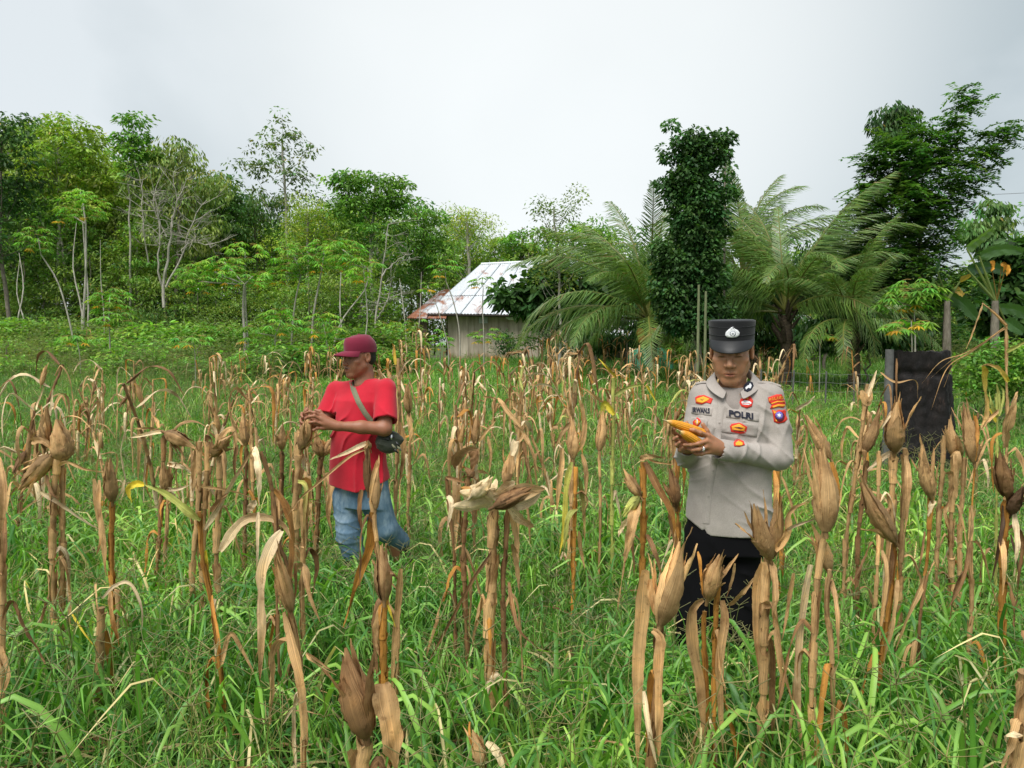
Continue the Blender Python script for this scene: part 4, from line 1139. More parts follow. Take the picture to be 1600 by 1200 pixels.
corn_count = [0]
def hero(label, D, stalks, ears, leaves, group='corn plants near the camera', extra=None):
    """a dry corn plant given by photo-pixel polylines at depth D.
    stalks: (pts, width_px, colour, to_ground) ears: (bx,by,tx,ty,w,colour[,dy]) leaves: (pts, w, colour[, colour2])"""
    corn_count[0] += 1; sd = corn_count[0] * 13
    s = D / FPX
    r_ = np.random.default_rng(sd)
    P0 = stalks[0][0]
    low = at(P0[-1][0], P0[-1][1], D); base = np.array([low[0], D, float(gz(low[0], D))])
    o = empty('corn_plant', base, label, 'corn plant', group)
    for k, (pts, w, c, g) in enumerate(stalks):
        dy = r_.uniform(-.04, .04) if k else 0
        P = [at(x, y, D + dy) for x, y in pts]
        if g:
            l = P[-1]; gzz = float(gz(l[0], D)) - .05
            if l[2] > gzz + .05: P.append(np.array([l[0] + r_.uniform(-.03, .03), D + dy, gzz]))
        mb = MB(); Q = stalk_geo(mb, P, w * s / 2 * .62, CC[c], sd + k)
        nn = len(Q)
        for i in range(5 if g else 1):
            i0 = int(nn * (.03 + .17 * i)); i1 = min(nn - 1, i0 + int(.15 / .022))
            if i1 - i0 < 2: continue
            sheath(mb, Q[::-1], nn - 1 - i1, nn - 1 - i0, w * s / 2 * .72, np.array(CC[c]) * r_.uniform(.9, 1.3), sd + 90 + i + k * 7)
        mb.build('stalk', M['corn'], o, base)
        for i in range(2 if g and nn > 20 else 0):      # loose dry leaves snapped down along the stalk
            j = int(nn * r_.uniform(.15, .75)); p = Q[j]; a_ = r_.uniform(0, 6.28); dd_ = np.array([math.cos(a_), math.sin(a_) * .6, 0])
            hg = r_.uniform(.12, .34); mb = MB()
            ribbon(mb, [p, p + dd_ * .04 + [0, 0, r_.uniform(.01, .06)], p + dd_ * .08 + [0, 0, -.04], p + dd_ * r_.uniform(.04, .16) + [0, 0, -hg]], r_.uniform(.018, .034), side=np.cross(dd_, [0, 0, 1]), twist=r_.uniform(-1.4, 1.4), fold=r_.uniform(.4, .9), crumple=r_.uniform(.25, .5), col=CC[r_.choice(list('ttpbho'))], n=20, m=5, seed=sd + i + k * 3, edge=.05)
            mb.build('leaf', M['corn'], o, base)
    for k, e in enumerate(ears):
        dy = e[6] if len(e) > 6 else -.02
        a = at(e[0], e[1], D + dy); b = at(e[2], e[3], D + dy + r_.uniform(-.05, .03))
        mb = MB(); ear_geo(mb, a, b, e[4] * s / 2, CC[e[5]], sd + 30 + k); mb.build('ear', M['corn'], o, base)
    for k, lf in enumerate(leaves):
        pts, w, c = lf[:3]; c2 = CC[lf[3]] if len(lf) > 3 else None
        dd = r_.uniform(-.10, .06); m = len(pts)
        P = [at(x, y, D + dd * math.sin(i / max(1, m - 1) * 2.2) - .01) for i, (x, y) in enumerate(pts)]
        mb = MB(); T0 = unit(P[1] - P[0]); sd0 = np.cross(T0, [0, 1, 0]); sd0 = unit(sd0 + np.array([0, r_.uniform(-.45, .45), 0]))
        ribbon(mb, P, w * s, side=sd0, twist=r_.uniform(-.5, .5), fold=r_.uniform(.35, .8), crumple=r_.uniform(.12, .32), col=np.array(CC[c]) * r_.uniform(.88, 1.12), col2=c2, n=26, m=7, seed=sd + 60 + k, edge=.03)
        mb.build('leaf', M['corn'], o, base)
    if extra: extra(o, base, D)
    return o

hero('dry double stalk at far left, a limp ear hanging left under a husk bundle', 3.6,
 [([(92, 690), (86, 760), (82, 850), (84, 955)], 13, 't', 1), ([(97, 720), (98, 800), (97, 955)], 11, 't', 1)],
 [(80, 712, 28, 765, 30, 'h'), (95, 722, 88, 655, 42, 'h', .02), (70, 700, 73, 636, 22, 't', .03)],
 [([(50, 690), (68, 690), (84, 705)], 13, 't'), ([(92, 728), (105, 722), (135, 733), (172, 740)], 6, 't'), ([(62, 768), (88, 782), (120, 805), (160, 830)], 9, 'p'), ([(74, 742), (80, 768), (92, 780)], 8, 'b'), ([(88, 785), (92, 800), (98, 812)], 10, 't'), ([(57, 640), (62, 625), (70, 602)], 5, 'p'), ([(80, 650), (82, 620), (83, 607)], 6, 'p'), ([(85, 640), (96, 618), (105, 640)], 6, 't')])
hero('dry stalk with one pointed upright ear and a sleeve-like leaf beside it, left side', 3.4,
 [([(176, 782), (174, 860), (178, 1000)], 9, 'o', 1)], [(176, 783, 172, 716, 25, 'h')],
 [([(148, 748), (155, 790), (163, 850), (166, 900)], 14, 't', 't'), ([(155, 750), (158, 840), (150, 870)], 10, 't'), ([(195, 750), (190, 768), (180, 785)], 4, 'p')])
hero('cut-off corn stump with a straw arch beside it, lower left', 2.95, [([(158, 950), (156, 1020), (154, 1075)], 13, 't', 1)], [],
 [([(160, 935), (180, 915), (203, 912), (221, 950), (221, 992)], 6, 'p'), ([(150, 912), (152, 940), (154, 960)], 6, 't'), ([(172, 925), (178, 970), (186, 1010)], 10, 't', 'o'), ([(112, 958), (140, 1000), (152, 1012)], 5, 'y')])
hero('brown corn stalk cut by the left edge of the picture', 2.7, [([(2, 800), (4, 900), (2, 1100)], 12, 't', 1)], [], [([(0, 715), (6, 780), (-2, 850)], 14, 't'), ([(5, 780), (9, 850), (8, 900)], 9, 'b'), ([(3, 1010), (14, 1060), (-5, 1100)], 10, 't')])
hero('corn plant with its top folded flat like a broom, left of the middle distance', 4.5,
 [([(256, 680), (254, 760), (246, 880)], 8, 'b', 1), ([(268, 690), (262, 800), (258, 880)], 6, 't', 1)],
 [(258, 676, 304, 698, 26, 'h'), (262, 770, 256, 722, 20, 'h')],
 [([(258, 675), (235, 678), (200, 684)], 9, 'p'), ([(256, 674), (235, 668), (208, 670)], 8, 't'), ([(250, 668), (244, 656), (238, 648)], 8, 't'), ([(262, 725), (285, 728), (300, 740)], 12, 'p'), ([(250, 758), (270, 765), (298, 758)], 8, 'p'), ([(258, 790), (270, 778), (278, 768)], 4, 't')])
hero('clump of thick dry corn stalks with folded leaves, left of the leaning pale leaf', 3.85,
 [([(325, 690), (322, 760), (316, 880)], 10, 't', 1), ([(345, 700), (342, 780), (338, 880)], 12, 't', 1), ([(312, 690), (310, 800), (300, 900)], 10, 't', 1)],
 [(332, 712, 362, 680, 24, 'h')], [([(322, 690), (326, 680), (332, 690), (330, 720)], 9, 'b'), ([(340, 712), (352, 706), (354, 740), (350, 790)], 15, 't'), ([(345, 700), (350, 680), (362, 672), (370, 700)], 12, 't'), ([(312, 695), (305, 730), (300, 770)], 12, 't')])
hero('corn plant with small upright ear above the pale drooping leaf, left of the red-shirted man', 4.9,
 [([(385, 700), (384, 760), (382, 880)], 7, 'b', 1)], [(384, 696, 381, 645, 17, 'h')], [([(381, 695), (372, 685), (362, 680)], 6, 't'), ([(370, 695), (366, 720), (368, 750)], 8, 'b')])
hero('corn stalk with a long yellow-green leaf arching left to a bright yellow tip', 2.85,
 [([(312, 800), (316, 870), (330, 940), (345, 1050), (352, 1130)], 8, 'o', 1)], [],
 [([(314, 812), (290, 795), (255, 770), (225, 757)], 15, 'G', 'G'), ([(226, 757), (212, 757), (202, 764), (206, 786)], 14, 'y'), ([(346, 1042), (352, 1010), (362, 990), (380, 1020), (402, 1062)], 8, 't'), ([(322, 860), (326, 900), (332, 935)], 8, 'y', 'o'), ([(332, 930), (342, 1000), (344, 1040)], 7, 'o')])
hero('corn plant with a pale leaf folded like an inverted V, left of the red-shirted man', 3.0,
 [([(408, 705), (424, 760), (432, 830), (434, 1000)], 7, 'b', 1)], [],
 [([(320, 828), (345, 785), (368, 745), (398, 697)], 9, 'p', 't'), ([(398, 698), (404, 730), (405, 790)], 12, 'p'), ([(400, 782), (390, 800), (400, 812)], 15, 'p'), ([(345, 862), (375, 818), (405, 808), (440, 818), (456, 845)], 17, 'c', 't'), ([(404, 800), (404, 850), (401, 890)], 9, 'p'), ([(310, 760), (355, 765), (398, 778)], 5, 't'), ([(330, 800), (345, 780), (357, 770)], 10, 'b')])
hero('corn plant with an orange-brown ear above a long flat hanging leaf, left foreground', 2.45,
 [([(452, 952), (466, 1020), (474, 1150)], 10, 't', 1)], [(455, 955, 432, 862, 27, 'h')],
 [([(446, 955), (460, 1010), (473, 1070), (481, 1160)], 22, 't', 't'), ([(440, 830), (428, 850), (414, 900), (411, 970), (406, 1065)], 24, 'p', 't'), ([(438, 865), (440, 910), (456, 945)], 8, 'o'), ([(462, 880), (463, 920), (458, 950)], 7, 'b'), ([(474, 885), (484, 930), (502, 975)], 8, 't'), ([(478, 1020), (500, 1035), (522, 1050)], 6, 't'), ([(468, 1090), (455, 1110), (440, 1135)], 5, 'p')])
hero('thick corn stalk being picked by the red-shirted man', 4.33,
 [([(470, 672), (467, 705), (463, 770), (462, 850), (466, 940)], 17, 't', 1)], [(470, 702, 484, 646, 26, 'h', -.02)],
 [([(455, 718), (470, 712), (474, 740)], 12, 'p'), ([(464, 700), (474, 680), (474, 676)], 10, 'd'), ([(466, 755), (480, 752), (478, 790), (474, 860)], 12, 'o', 't')])
hero('stalk with curling orange-brown leaves in front of the picked corn', 3.2,
 [([(426, 762), (430, 830), (452, 900), (455, 1000)], 7, 'b', 1), ([(472, 780), (474, 850), (472, 940)], 9, 't', 1)], [],
 [([(424, 762), (440, 770), (456, 800), (460, 850), (452, 930)], 22, 'o', 'b'), ([(432, 765), (436, 800), (434, 840)], 9, 't'), ([(466, 752), (478, 760), (477, 800), (475, 850)], 10, 'G', 't'), ([(466, 885), (478, 882), (484, 900), (484, 940)], 14, 't')])
hero('corn plant with a small closed ear just left of the picked stalk', 5.2, [([(440, 705), (440, 760), (438, 860)], 8, 'b', 1)], [(440, 702, 441, 664, 17, 'h')], [([(450, 672), (455, 700), (452, 760)], 6, 't')])
hero('flared dry husks behind the hands of the red-shirted man', 5.0, [([(502, 706), (498, 760), (494, 850)], 9, 'b', 1)], [(502, 712, 492, 676, 20, 'h'), (505, 712, 520, 684, 16, 'h')],
 [([(508, 740), (516, 760), (514, 800), (520, 840)], 12, 't'), ([(496, 705), (484, 690), (478, 680)], 8, 't')])
hero('broken corn stalk crossing in front of the red shirt with leaves thrown to the left', 2.95,
 [([(573, 692), (577, 740), (583, 800), (592, 870), (606, 940), (622, 990)], 8, 't', 1)],
 [(575, 768, 572, 700, 13, 'b'), (587, 795, 590, 722, 15, 'h'), (578, 700, 574, 688, 8, 't')],
 [([(573, 692), (560, 698), (540, 708), (513, 719)], 9, 'p'), ([(572, 702), (545, 715), (500, 752), (470, 778), (445, 812)], 6, 't'), ([(565, 765), (562, 800), (566, 835)], 9, 'b'), ([(580, 800), (578, 850), (560, 900), (536, 980)], 16, 'o', 'o'), ([(583, 775), (586, 850), (605, 900), (630, 930)], 10, 't'), ([(590, 720), (582, 750), (578, 790)], 10, 't')])
hero('corn plant with a wide upright ear and a curled blade leaf, centre left foreground', 2.75,
 [([(600, 940), (598, 1000), (600, 1070)], 14, 'o', 1)], [(600, 938, 595, 852, 32, 'h')],
 [([(596, 945), (590, 1000), (596, 1030)], 16, 't'), ([(626, 888), (622, 930), (616, 1000), (612, 1090)], 14, 't', 't'), ([(612, 892), (618, 898), (622, 905)], 12, 'b'), ([(606, 945), (612, 960), (618, 980)], 5, 'y')])
hero('big dark husk-wrapped ear close to the camera at the bottom centre-left', 1.95,
 [([(570, 1150), (568, 1200), (568, 1260)], 24, 't', 1)], [(572, 1150, 540, 1012, 62, 'b')],
 [([(600, 1068), (604, 1100), (614, 1150), (622, 1210)], 46, 't', 't'), ([(548, 1170), (556, 1185), (556, 1230)], 26, 't'), ([(478, 1022), (500, 1040), (525, 1055)], 7, 't')])
hero('crumpled brown husk just poking in at the bottom edge below the centre', 2.35, [([(752, 1175), (755, 1220), (755, 1280)], 14, 'b', 1)], [(755, 1200, 738, 1140, 26, 't')], [([(735, 1128), (734, 1150), (742, 1180)], 6, 'o'), ([(760, 1160), (775, 1175), (792, 1210)], 14, 'p'), ([(780, 1175), (790, 1190), (800, 1200)], 8, 't')])
def peeled(o, base, D):
    for k, (pts, w, c, c2) in enumerate([
        ([(770, 786), (750, 790), (730, 794), (706, 792)], 17, 'c', 'p'), ([(772, 782), (750, 772), (735, 776), (718, 768)], 17, 'p', 'c'),
        ([(772, 778), (800, 772), (825, 765), (852, 764)], 16, 'c', 't'), ([(770, 782), (765, 765), (775, 748)], 16, 'c', 'c'), ([(790, 780), (815, 782), (845, 768)], 15, 'c', 'p'),
        ([(772, 778), (740, 772), (720, 762)], 13, 'p', 'o'), ([(795, 786), (812, 805), (834, 824)], 13, 'p', 't'), ([(775, 770), (790, 760), (805, 752)], 12, 'c', 'c')]):
        P = [at(x, y, D - .03 - .02 * k % .05) for x, y in pts]
        mb = MB(); ribbon(mb, P, w * 1.9 * D / FPX, side=[.05, -.5 + .15 * (k % 3), 1], fold=.45, crumple=.12, col=CC[c], col2=CC[c2], n=22, m=7, seed=k + 5, shape='husk')
        mb.build('husk', M['corn'], o, base)
hero('corn plant with its pale husks peeled wide open, centre of the picture', 2.95,
 [([(772, 790), (770, 850), (768, 910), (764, 990)], 20, 't', 1), ([(793, 795), (790, 860), (786, 930)], 9, 'b', 1)],
 [(772, 792, 830, 764, 27, 'b', -.10), (790, 758, 800, 700, 20, 'h', .04), (738, 775, 770, 745, 24, 'c', -.06)],
 [([(800, 712), (806, 690), (803, 730)], 12, 'p', 'c'), ([(798, 795), (806, 840), (810, 880)], 12, 't', 't'), ([(740, 772), (722, 770), (716, 766)], 14, 'o'), ([(768, 860), (740, 900), (700, 975), (672, 1030)], 10, 'b'), ([(800, 850), (806, 870), (812, 930)], 10, 't'), ([(795, 910), (808, 980), (842, 1014)], 9, 'b'),
  ([(798, 740), (804, 700), (818, 678), (800, 660)], 8, 't'), ([(775, 795), (772, 815), (782, 830)], 14, 'b')], extra=peeled)
hero('hooded brown husk on a short stalk directly behind the peeled ear', 3.5,
 [([(732, 742), (728, 800), (724, 870)], 10, 'b', 1), ([(698, 745), (702, 800), (710, 880)], 6, 'b', 1)], [(740, 745, 728, 732, 16, 'b')],
 [([(708, 725), (715, 708), (730, 700), (750, 702)], 22, 'b', 't'), ([(738, 700), (742, 715), (738, 740)], 18, 'b'), ([(697, 745), (712, 750), (730, 755)], 8, 'b'), ([(735, 733), (740, 730), (742, 762)], 14, 'p'), ([(746, 735), (758, 738), (764, 742)], 7, 't'), ([(700, 775), (706, 790), (698, 830)], 10, 'p')])
hero('tall tufted dry ear standing alone to the right of the peeled ear', 4.7, [([(895, 712), (893, 780), (890, 860)], 8, 't', 1)], [(895, 716, 892, 650, 22, 'h')], [([(890, 660), (876, 680), (868, 700)], 8, 't'), ([(878, 700), (874, 750), (870, 800)], 12, 't'), ([(900, 708), (912, 690), (916, 660), (910, 640)], 6, 't'), ([(908, 710), (916, 740), (914, 790)], 9, 't')])
hero('corn plant with limp green and yellow striped leaves right of the centre', 4.2, [([(900, 730), (898, 800), (896, 900)], 7, 'o', 1)], [], [([(893, 722), (886, 760), (882, 820), (874, 870)], 11, 'G', 'y'), ([(902, 795), (888, 810), (880, 870)], 9, 'G'), ([(904, 745), (912, 790), (914, 850)], 8, 'g', 't'), ([(905, 830), (908, 860), (914, 890)], 8, 't')])
hero('corn plant with upright ear and a hanging bright yellow leaf, left of the policeman', 4.7, [([(958, 590), (958, 680), (956, 800)], 7, 'G', 1), ([(936, 705), (938, 790), (936, 880)], 5, 't', 1)], [(936, 704, 941, 642, 18, 'h')],
 [([(960, 648), (946, 630), (944, 650), (952, 668)], 13, 'y', 'g'), ([(958, 620), (980, 606), (1008, 600)], 7, 'G'), ([(1010, 602), (1018, 615), (1026, 628)], 5, 'y'), ([(942, 628), (920, 612), (904, 604)], 6, 't'), ([(962, 590), (948, 575), (935, 560)], 6, 'y'), ([(905, 625), (912, 650), (908, 700)], 7, 't')])
hero('corn plant with a yellowish limp ear and a long diagonal leaf beside the policeman', 3.4,
 [([(1004, 722), (1006, 790), (1004, 860), (1003, 940)], 11, 'o', 1), ([(1046, 800), (1056, 850), (1058, 880)], 8, 'b', 0)],
 [(998, 775, 974, 808, 20, 'G'), (1000, 775, 974, 732, 20, 'h')],
 [([(1008, 722), (1030, 765), (1048, 800), (1056, 850)], 14, 'b', 'o'), ([(1000, 718), (1018, 712), (1040, 716)], 10, 't'), ([(1010, 716), (1025, 722), (1052, 726)], 5, 't'), ([(998, 785), (988, 820), (976, 880)], 22, 't'), ([(985, 810), (972, 820), (966, 840)], 12, 'p'), ([(1010, 835), (1022, 860), (1034, 900)], 9, 'b')])
hero('dry ear close against the left side of the policeman\'s grey shirt', 3.9, [([(1060, 700), (1058, 760), (1060, 860)], 8, 'o', 1)], [(1056, 792, 1045, 732, 22, 'b')], [([(1050, 660), (1052, 690), (1054, 740)], 11, 't'), ([(1066, 700), (1068, 760), (1062, 800)], 7, 'o'), ([(1052, 788), (1050, 810), (1044, 850)], 8, 't')])
hero('very large pointed ear leaning right in front of the policeman\'s trousers', 2.3,
 [([(1031, 975), (1028, 1040), (1022, 1130), (1016, 1210)], 17, 'b', 1)], [(1032, 975, 1062, 846, 48, 't')],
 [([(1008, 890), (1004, 950), (998, 1040), (996, 1200)], 24, 't', 't'), ([(1020, 985), (1034, 1000), (1032, 1080), (1028, 1190)], 24, 't', 't'), ([(1014, 905), (1022, 950), (1032, 975)], 14, 'h'), ([(1006, 1080), (1014, 1140), (1028, 1200)], 10, 'p')])
hero('plump short ear on an orange stalk before the policeman\'s dark trousers', 2.5,
 [([(1122, 905), (1118, 980), (1116, 1090)], 9, 'o', 1), ([(1101, 955), (1100, 1010), (1104, 1100)], 9, 'o', 1)], [(1106, 936, 1124, 866, 34, 'h')],
 [([(1098, 935), (1080, 950), (1080, 1000), (1096, 1080), (1104, 1200)], 21, 't', 't'), ([(1128, 938), (1132, 970), (1124, 1040), (1130, 1180)], 16, 't'), ([(1090, 862), (1094, 880), (1098, 930)], 6, 'o'), ([(1138, 945), (1160, 925), (1182, 898)], 10, 't'), ([(1148, 880), (1142, 910), (1134, 935)], 7, 't'), ([(1108, 1120), (1118, 1160), (1120, 1200)], 6, 'p')])
hero('double-tipped ear on a thick stalk right of the policeman\'s trousers', 2.6,
 [([(1198, 872), (1194, 950), (1192, 1100)], 16, 't', 1)], [(1203, 872, 1178, 787, 34, 'h'), (1204, 872, 1214, 782, 26, 'h', .02)],
 [([(1192, 880), (1184, 920), (1182, 990), (1188, 1060)], 20, 't', 't'), ([(1206, 878), (1210, 930), (1208, 980)], 14, 't'), ([(1196, 945), (1212, 950), (1222, 1030), (1218, 1080)], 20, 't'), ([(1210, 860), (1228, 835), (1232, 800), (1262, 784)], 16, 't', 't'), ([(1228, 828), (1250, 818), (1286, 806)], 7, 'p'), ([(1190, 980), (1204, 1020), (1206, 1120), (1212, 1190)], 14, 'b')])
hero('tallest large ear with pale front and orange side, right of the policeman', 2.5,
 [([(1288, 830), (1278, 900), (1272, 1000), (1268, 1100), (1272, 1200)], 13, 't', 1), ([(1296, 890), (1292, 950), (1300, 1030)], 9, 't', 1)], [(1290, 830, 1281, 702, 44, 't', -.04), (1297, 715, 1260, 648, 22, 'h', .05), (1296, 892, 1270, 822, 26, 't', .05)],
 [([(1298, 722), (1305, 770), (1302, 800), (1292, 828)], 16, 'o'), ([(1270, 780), (1276, 800), (1288, 828)], 8, 'b'), ([(1266, 882), (1256, 930), (1246, 1000), (1246, 1090), (1254, 1190)], 18, 'p', 't'), ([(1298, 905), (1306, 960), (1310, 1030)], 12, 't'), ([(1274, 930), (1270, 1000), (1262, 1060)], 12, 'b'), ([(1240, 895), (1230, 960), (1222, 1000)], 8, 't')])
hero('fat ear leaning to the upper left, between the tallest ear and the stump', 2.95,
 [([(1398, 845), (1396, 880), (1388, 960), (1374, 1060)], 9, 'o', 1)], [(1398, 845, 1346, 754, 34, 'h')],
 [([(1400, 905), (1394, 960), (1380, 1040)], 16, 't', 't'), ([(1392, 850), (1388, 900), (1376, 970), (1366, 1000)], 12, 'b'), ([(1378, 860), (1384, 900), (1374, 1000)], 10, 't')])
hero('tall thin stalk pair with a small leaning ear left of the charred stump', 3.8,
 [([(1356, 600), (1346, 680), (1334, 760), (1322, 850)], 9, 't', 1), ([(1354, 720), (1348, 780), (1340, 860)], 8, 'b', 1)], [(1352, 706, 1374, 642, 20, 'h')],
 [([(1350, 625), (1358, 610), (1370, 578)], 9, 'p'), ([(1345, 610), (1356, 630), (1362, 605)], 12, 't'), ([(1344, 706), (1352, 704), (1350, 730)], 10, 't'), ([(1376, 582), (1388, 592), (1402, 598), (1430, 595), (1434, 622)], 4, 't')])
hero('bulky brown husk tied on a thick bundle of stalks in front of the stump', 3.6,
 [([(1396, 705), (1394, 780), (1390, 880)], 13, 't', 1), ([(1414, 700), (1412, 780), (1408, 860)], 10, 't', 1), ([(1374, 705), (1372, 790), (1372, 860)], 7, 't', 1)], [(1398, 705, 1402, 628, 36, 'h')],
 [([(1410, 698), (1380, 715), (1352, 738)], 11, 'p'), ([(1402, 632), (1390, 650), (1376, 672)], 8, 'p'), ([(1400, 560), (1400, 590), (1402, 635)], 5, 'b'), ([(1415, 712), (1418, 760), (1414, 830)], 12, 't')])
hero('single pointed ear on an orange stalk that ends in a sharp bend, right side', 3.2,
 [([(1455, 772), (1452, 830), (1448, 880), (1444, 900)], 9, 'o', 0), ([(1448, 900), (1438, 960), (1436, 1010)], 5, 'b', 1)], [(1456, 778, 1442, 694, 25, 'h')],
 [([(1446, 900), (1430, 935), (1412, 975), (1400, 1015)], 12, 't', 't'), ([(1460, 782), (1454, 790), (1450, 808)], 10, 'p'), ([(1444, 830), (1438, 870), (1434, 900)], 8, 'b')])
hero('cluster of short stalks with one dark ear before the stump\'s right side', 4.2,
 [([(1475, 680), (1472, 740), (1466, 830)], 8, 't', 1), ([(1492, 712), (1488, 760), (1486, 840)], 10, 't', 1), ([(1506, 715), (1504, 770), (1500, 830)], 8, 't', 1)], [(1490, 712, 1483, 655, 20, 'h'), (1503, 710, 1496, 680, 12, 't')],
 [([(1486, 712), (1492, 706), (1496, 720), (1494, 780)], 13, 't'), ([(1478, 738), (1486, 742), (1484, 780)], 10, 't'), ([(1482, 780), (1476, 800), (1484, 830)], 7, 't')])
hero('flat pointed ear on a bare yellow-orange stalk, third from the right edge', 3.3,
 [([(1524, 650), (1523, 720), (1519, 790)], 5, 'o', 0), ([(1519, 790), (1516, 860), (1518, 950)], 8, 't', 1)], [(1522, 722, 1508, 636, 26, 'h')],
 [([(1519, 845), (1528, 850), (1540, 885), (1556, 940)], 7, 't'), ([(1514, 850), (1508, 890), (1496, 925), (1480, 952)], 9, 'b'), ([(1518, 795), (1516, 830), (1512, 860)], 10, 't'), ([(1526, 655), (1527, 690), (1524, 720)], 6, 'o')])
hero('stalk with two dark ears forming a V near the right edge', 3.3,
 [([(1572, 782), (1568, 850), (1566, 930)], 13, 'o', 1)], [(1574, 776, 1562, 706, 30, 'b'), (1580, 802, 1598, 760, 24, 'd')],
 [([(1568, 700), (1572, 670), (1584, 630), (1590, 612)], 18, 't', 't'), ([(1566, 790), (1562, 840), (1550, 905)], 9, 'd'), ([(1584, 802), (1588, 850), (1584, 900)], 11, 'p'), ([(1578, 835), (1586, 870), (1592, 900)], 6, 'd'), ([(1562, 838), (1566, 880), (1566, 930)], 14, 't')])
hero('tall bare stalk snapped at its top with dangling strands and a yellow folded leaf', 3.4,
 [([(1572, 508), (1573, 600), (1574, 680), (1570, 780)], 5, 't', 1), ([(1572, 508), (1555, 490), (1535, 474)], 4, 't', 0)], [],
 [([(1535, 474), (1524, 505), (1510, 545)], 5, 't'), ([(1575, 596), (1560, 578), (1545, 570), (1532, 572)], 10, 'y', 't'), ([(1534, 571), (1536, 600), (1540, 640), (1534, 670)], 17, 'y', 't'), ([(1573, 550), (1590, 540), (1606, 532)], 8, 'G'),
  ([(1570, 512), (1530, 540), (1490, 560), (1455, 590)], 2.6, 't'), ([(1568, 512), (1520, 548), (1480, 575), (1455, 640)], 2.4, 't'), ([(1566, 514), (1525, 545), (1490, 570), (1475, 605)], 2.2, 't'), ([(1570, 514), (1510, 550), (1470, 565), (1440, 600)], 2.0, 't'), ([(1560, 640), (1545, 655), (1532, 672)], 8, 't')])
hero('yellow-green corn sprout with upright blades behind the snapped stalk', 4.3, [([(1558, 690), (1558, 640), (1557, 615)][::-1], 5, 'G', 1)], [], [([(1558, 650), (1548, 630), (1546, 612)], 7, 'G'), ([(1558, 650), (1560, 620), (1557, 598)], 7, 'G'), ([(1560, 650), (1568, 615), (1562, 600)], 6, 'G'), ([(1556, 660), (1546, 640), (1538, 652)], 6, 'y')])
hero('thick husk-wrapped stalk cut by the lower right corner', 1.95, [([(1604, 1050), (1598, 1130), (1588, 1260)], 26, 't', 1)], [], [([(1600, 1060), (1586, 1140), (1572, 1210)], 34, 't'), ([(1572, 1150), (1580, 1145), (1600, 1150)], 22, 'p'), ([(1598, 985), (1602, 1020), (1600, 1050)], 10, 'b')])
hero('short leafy dry stalk right behind the policeman\'s right elbow side', 4.4, [([(1214, 720), (1216, 780), (1222, 860)], 8, 'o', 1)], [], [([(1208, 735), (1212, 780), (1206, 830)], 12, 'o', 't'), ([(1222, 745), (1234, 780), (1248, 830)], 5, 't'), ([(1244, 640), (1262, 628), (1274, 618)], 8, 'p')])
hero('tall dry stalk with a small yellow leaf just right of the red-shirted man', 5.2, [([(622, 560), (624, 640), (620, 720), (618, 800)], 7, 't', 1)], [], [([(618, 570), (616, 545), (612, 535)], 6, 'y', 'o'), ([(622, 590), (632, 570), (644, 560)], 6, 'p'), ([(626, 660), (630, 700), (624, 760)], 10, 't'), ([(616, 600), (620, 640), (618, 680)], 9, 't')])
hero('brown ear on a thin stalk two steps right of the red-shirted man', 5.6, [([(640, 690), (640, 740), (638, 800)], 6, 't', 1)], [(639, 645, 637, 602, 16, 'h')], [([(638, 645), (642, 670), (640, 700)], 9, 't'), ([(640, 690), (655, 655), (670, 640)], 4, 'G')])
hero('dark pointed ear beside a forked leaf behind the peeled ear', 5.0, [([(745, 700), (742, 760), (740, 830)], 6, 'b', 1)], [(742, 694, 746, 645, 16, 'h')], [([(748, 690), (762, 672), (776, 655)], 6, 't'), ([(762, 682), (766, 710), (764, 740)], 7, 't')])
hero('dry plant with leaves fallen like a tepee behind the centre', 4.6, [([(812, 650), (810, 720), (808, 800)], 7, 't', 1)], [], [([(778, 622), (790, 640), (812, 665), (818, 680)], 9, 't'), ([(818, 678), (828, 700), (842, 740)], 9, 't'), ([(815, 676), (808, 700), (802, 740)], 9, 't'), ([(755, 620), (768, 621), (782, 624)], 4, 't'), ([(818, 690), (822, 720), (826, 745)], 7, 'b')])

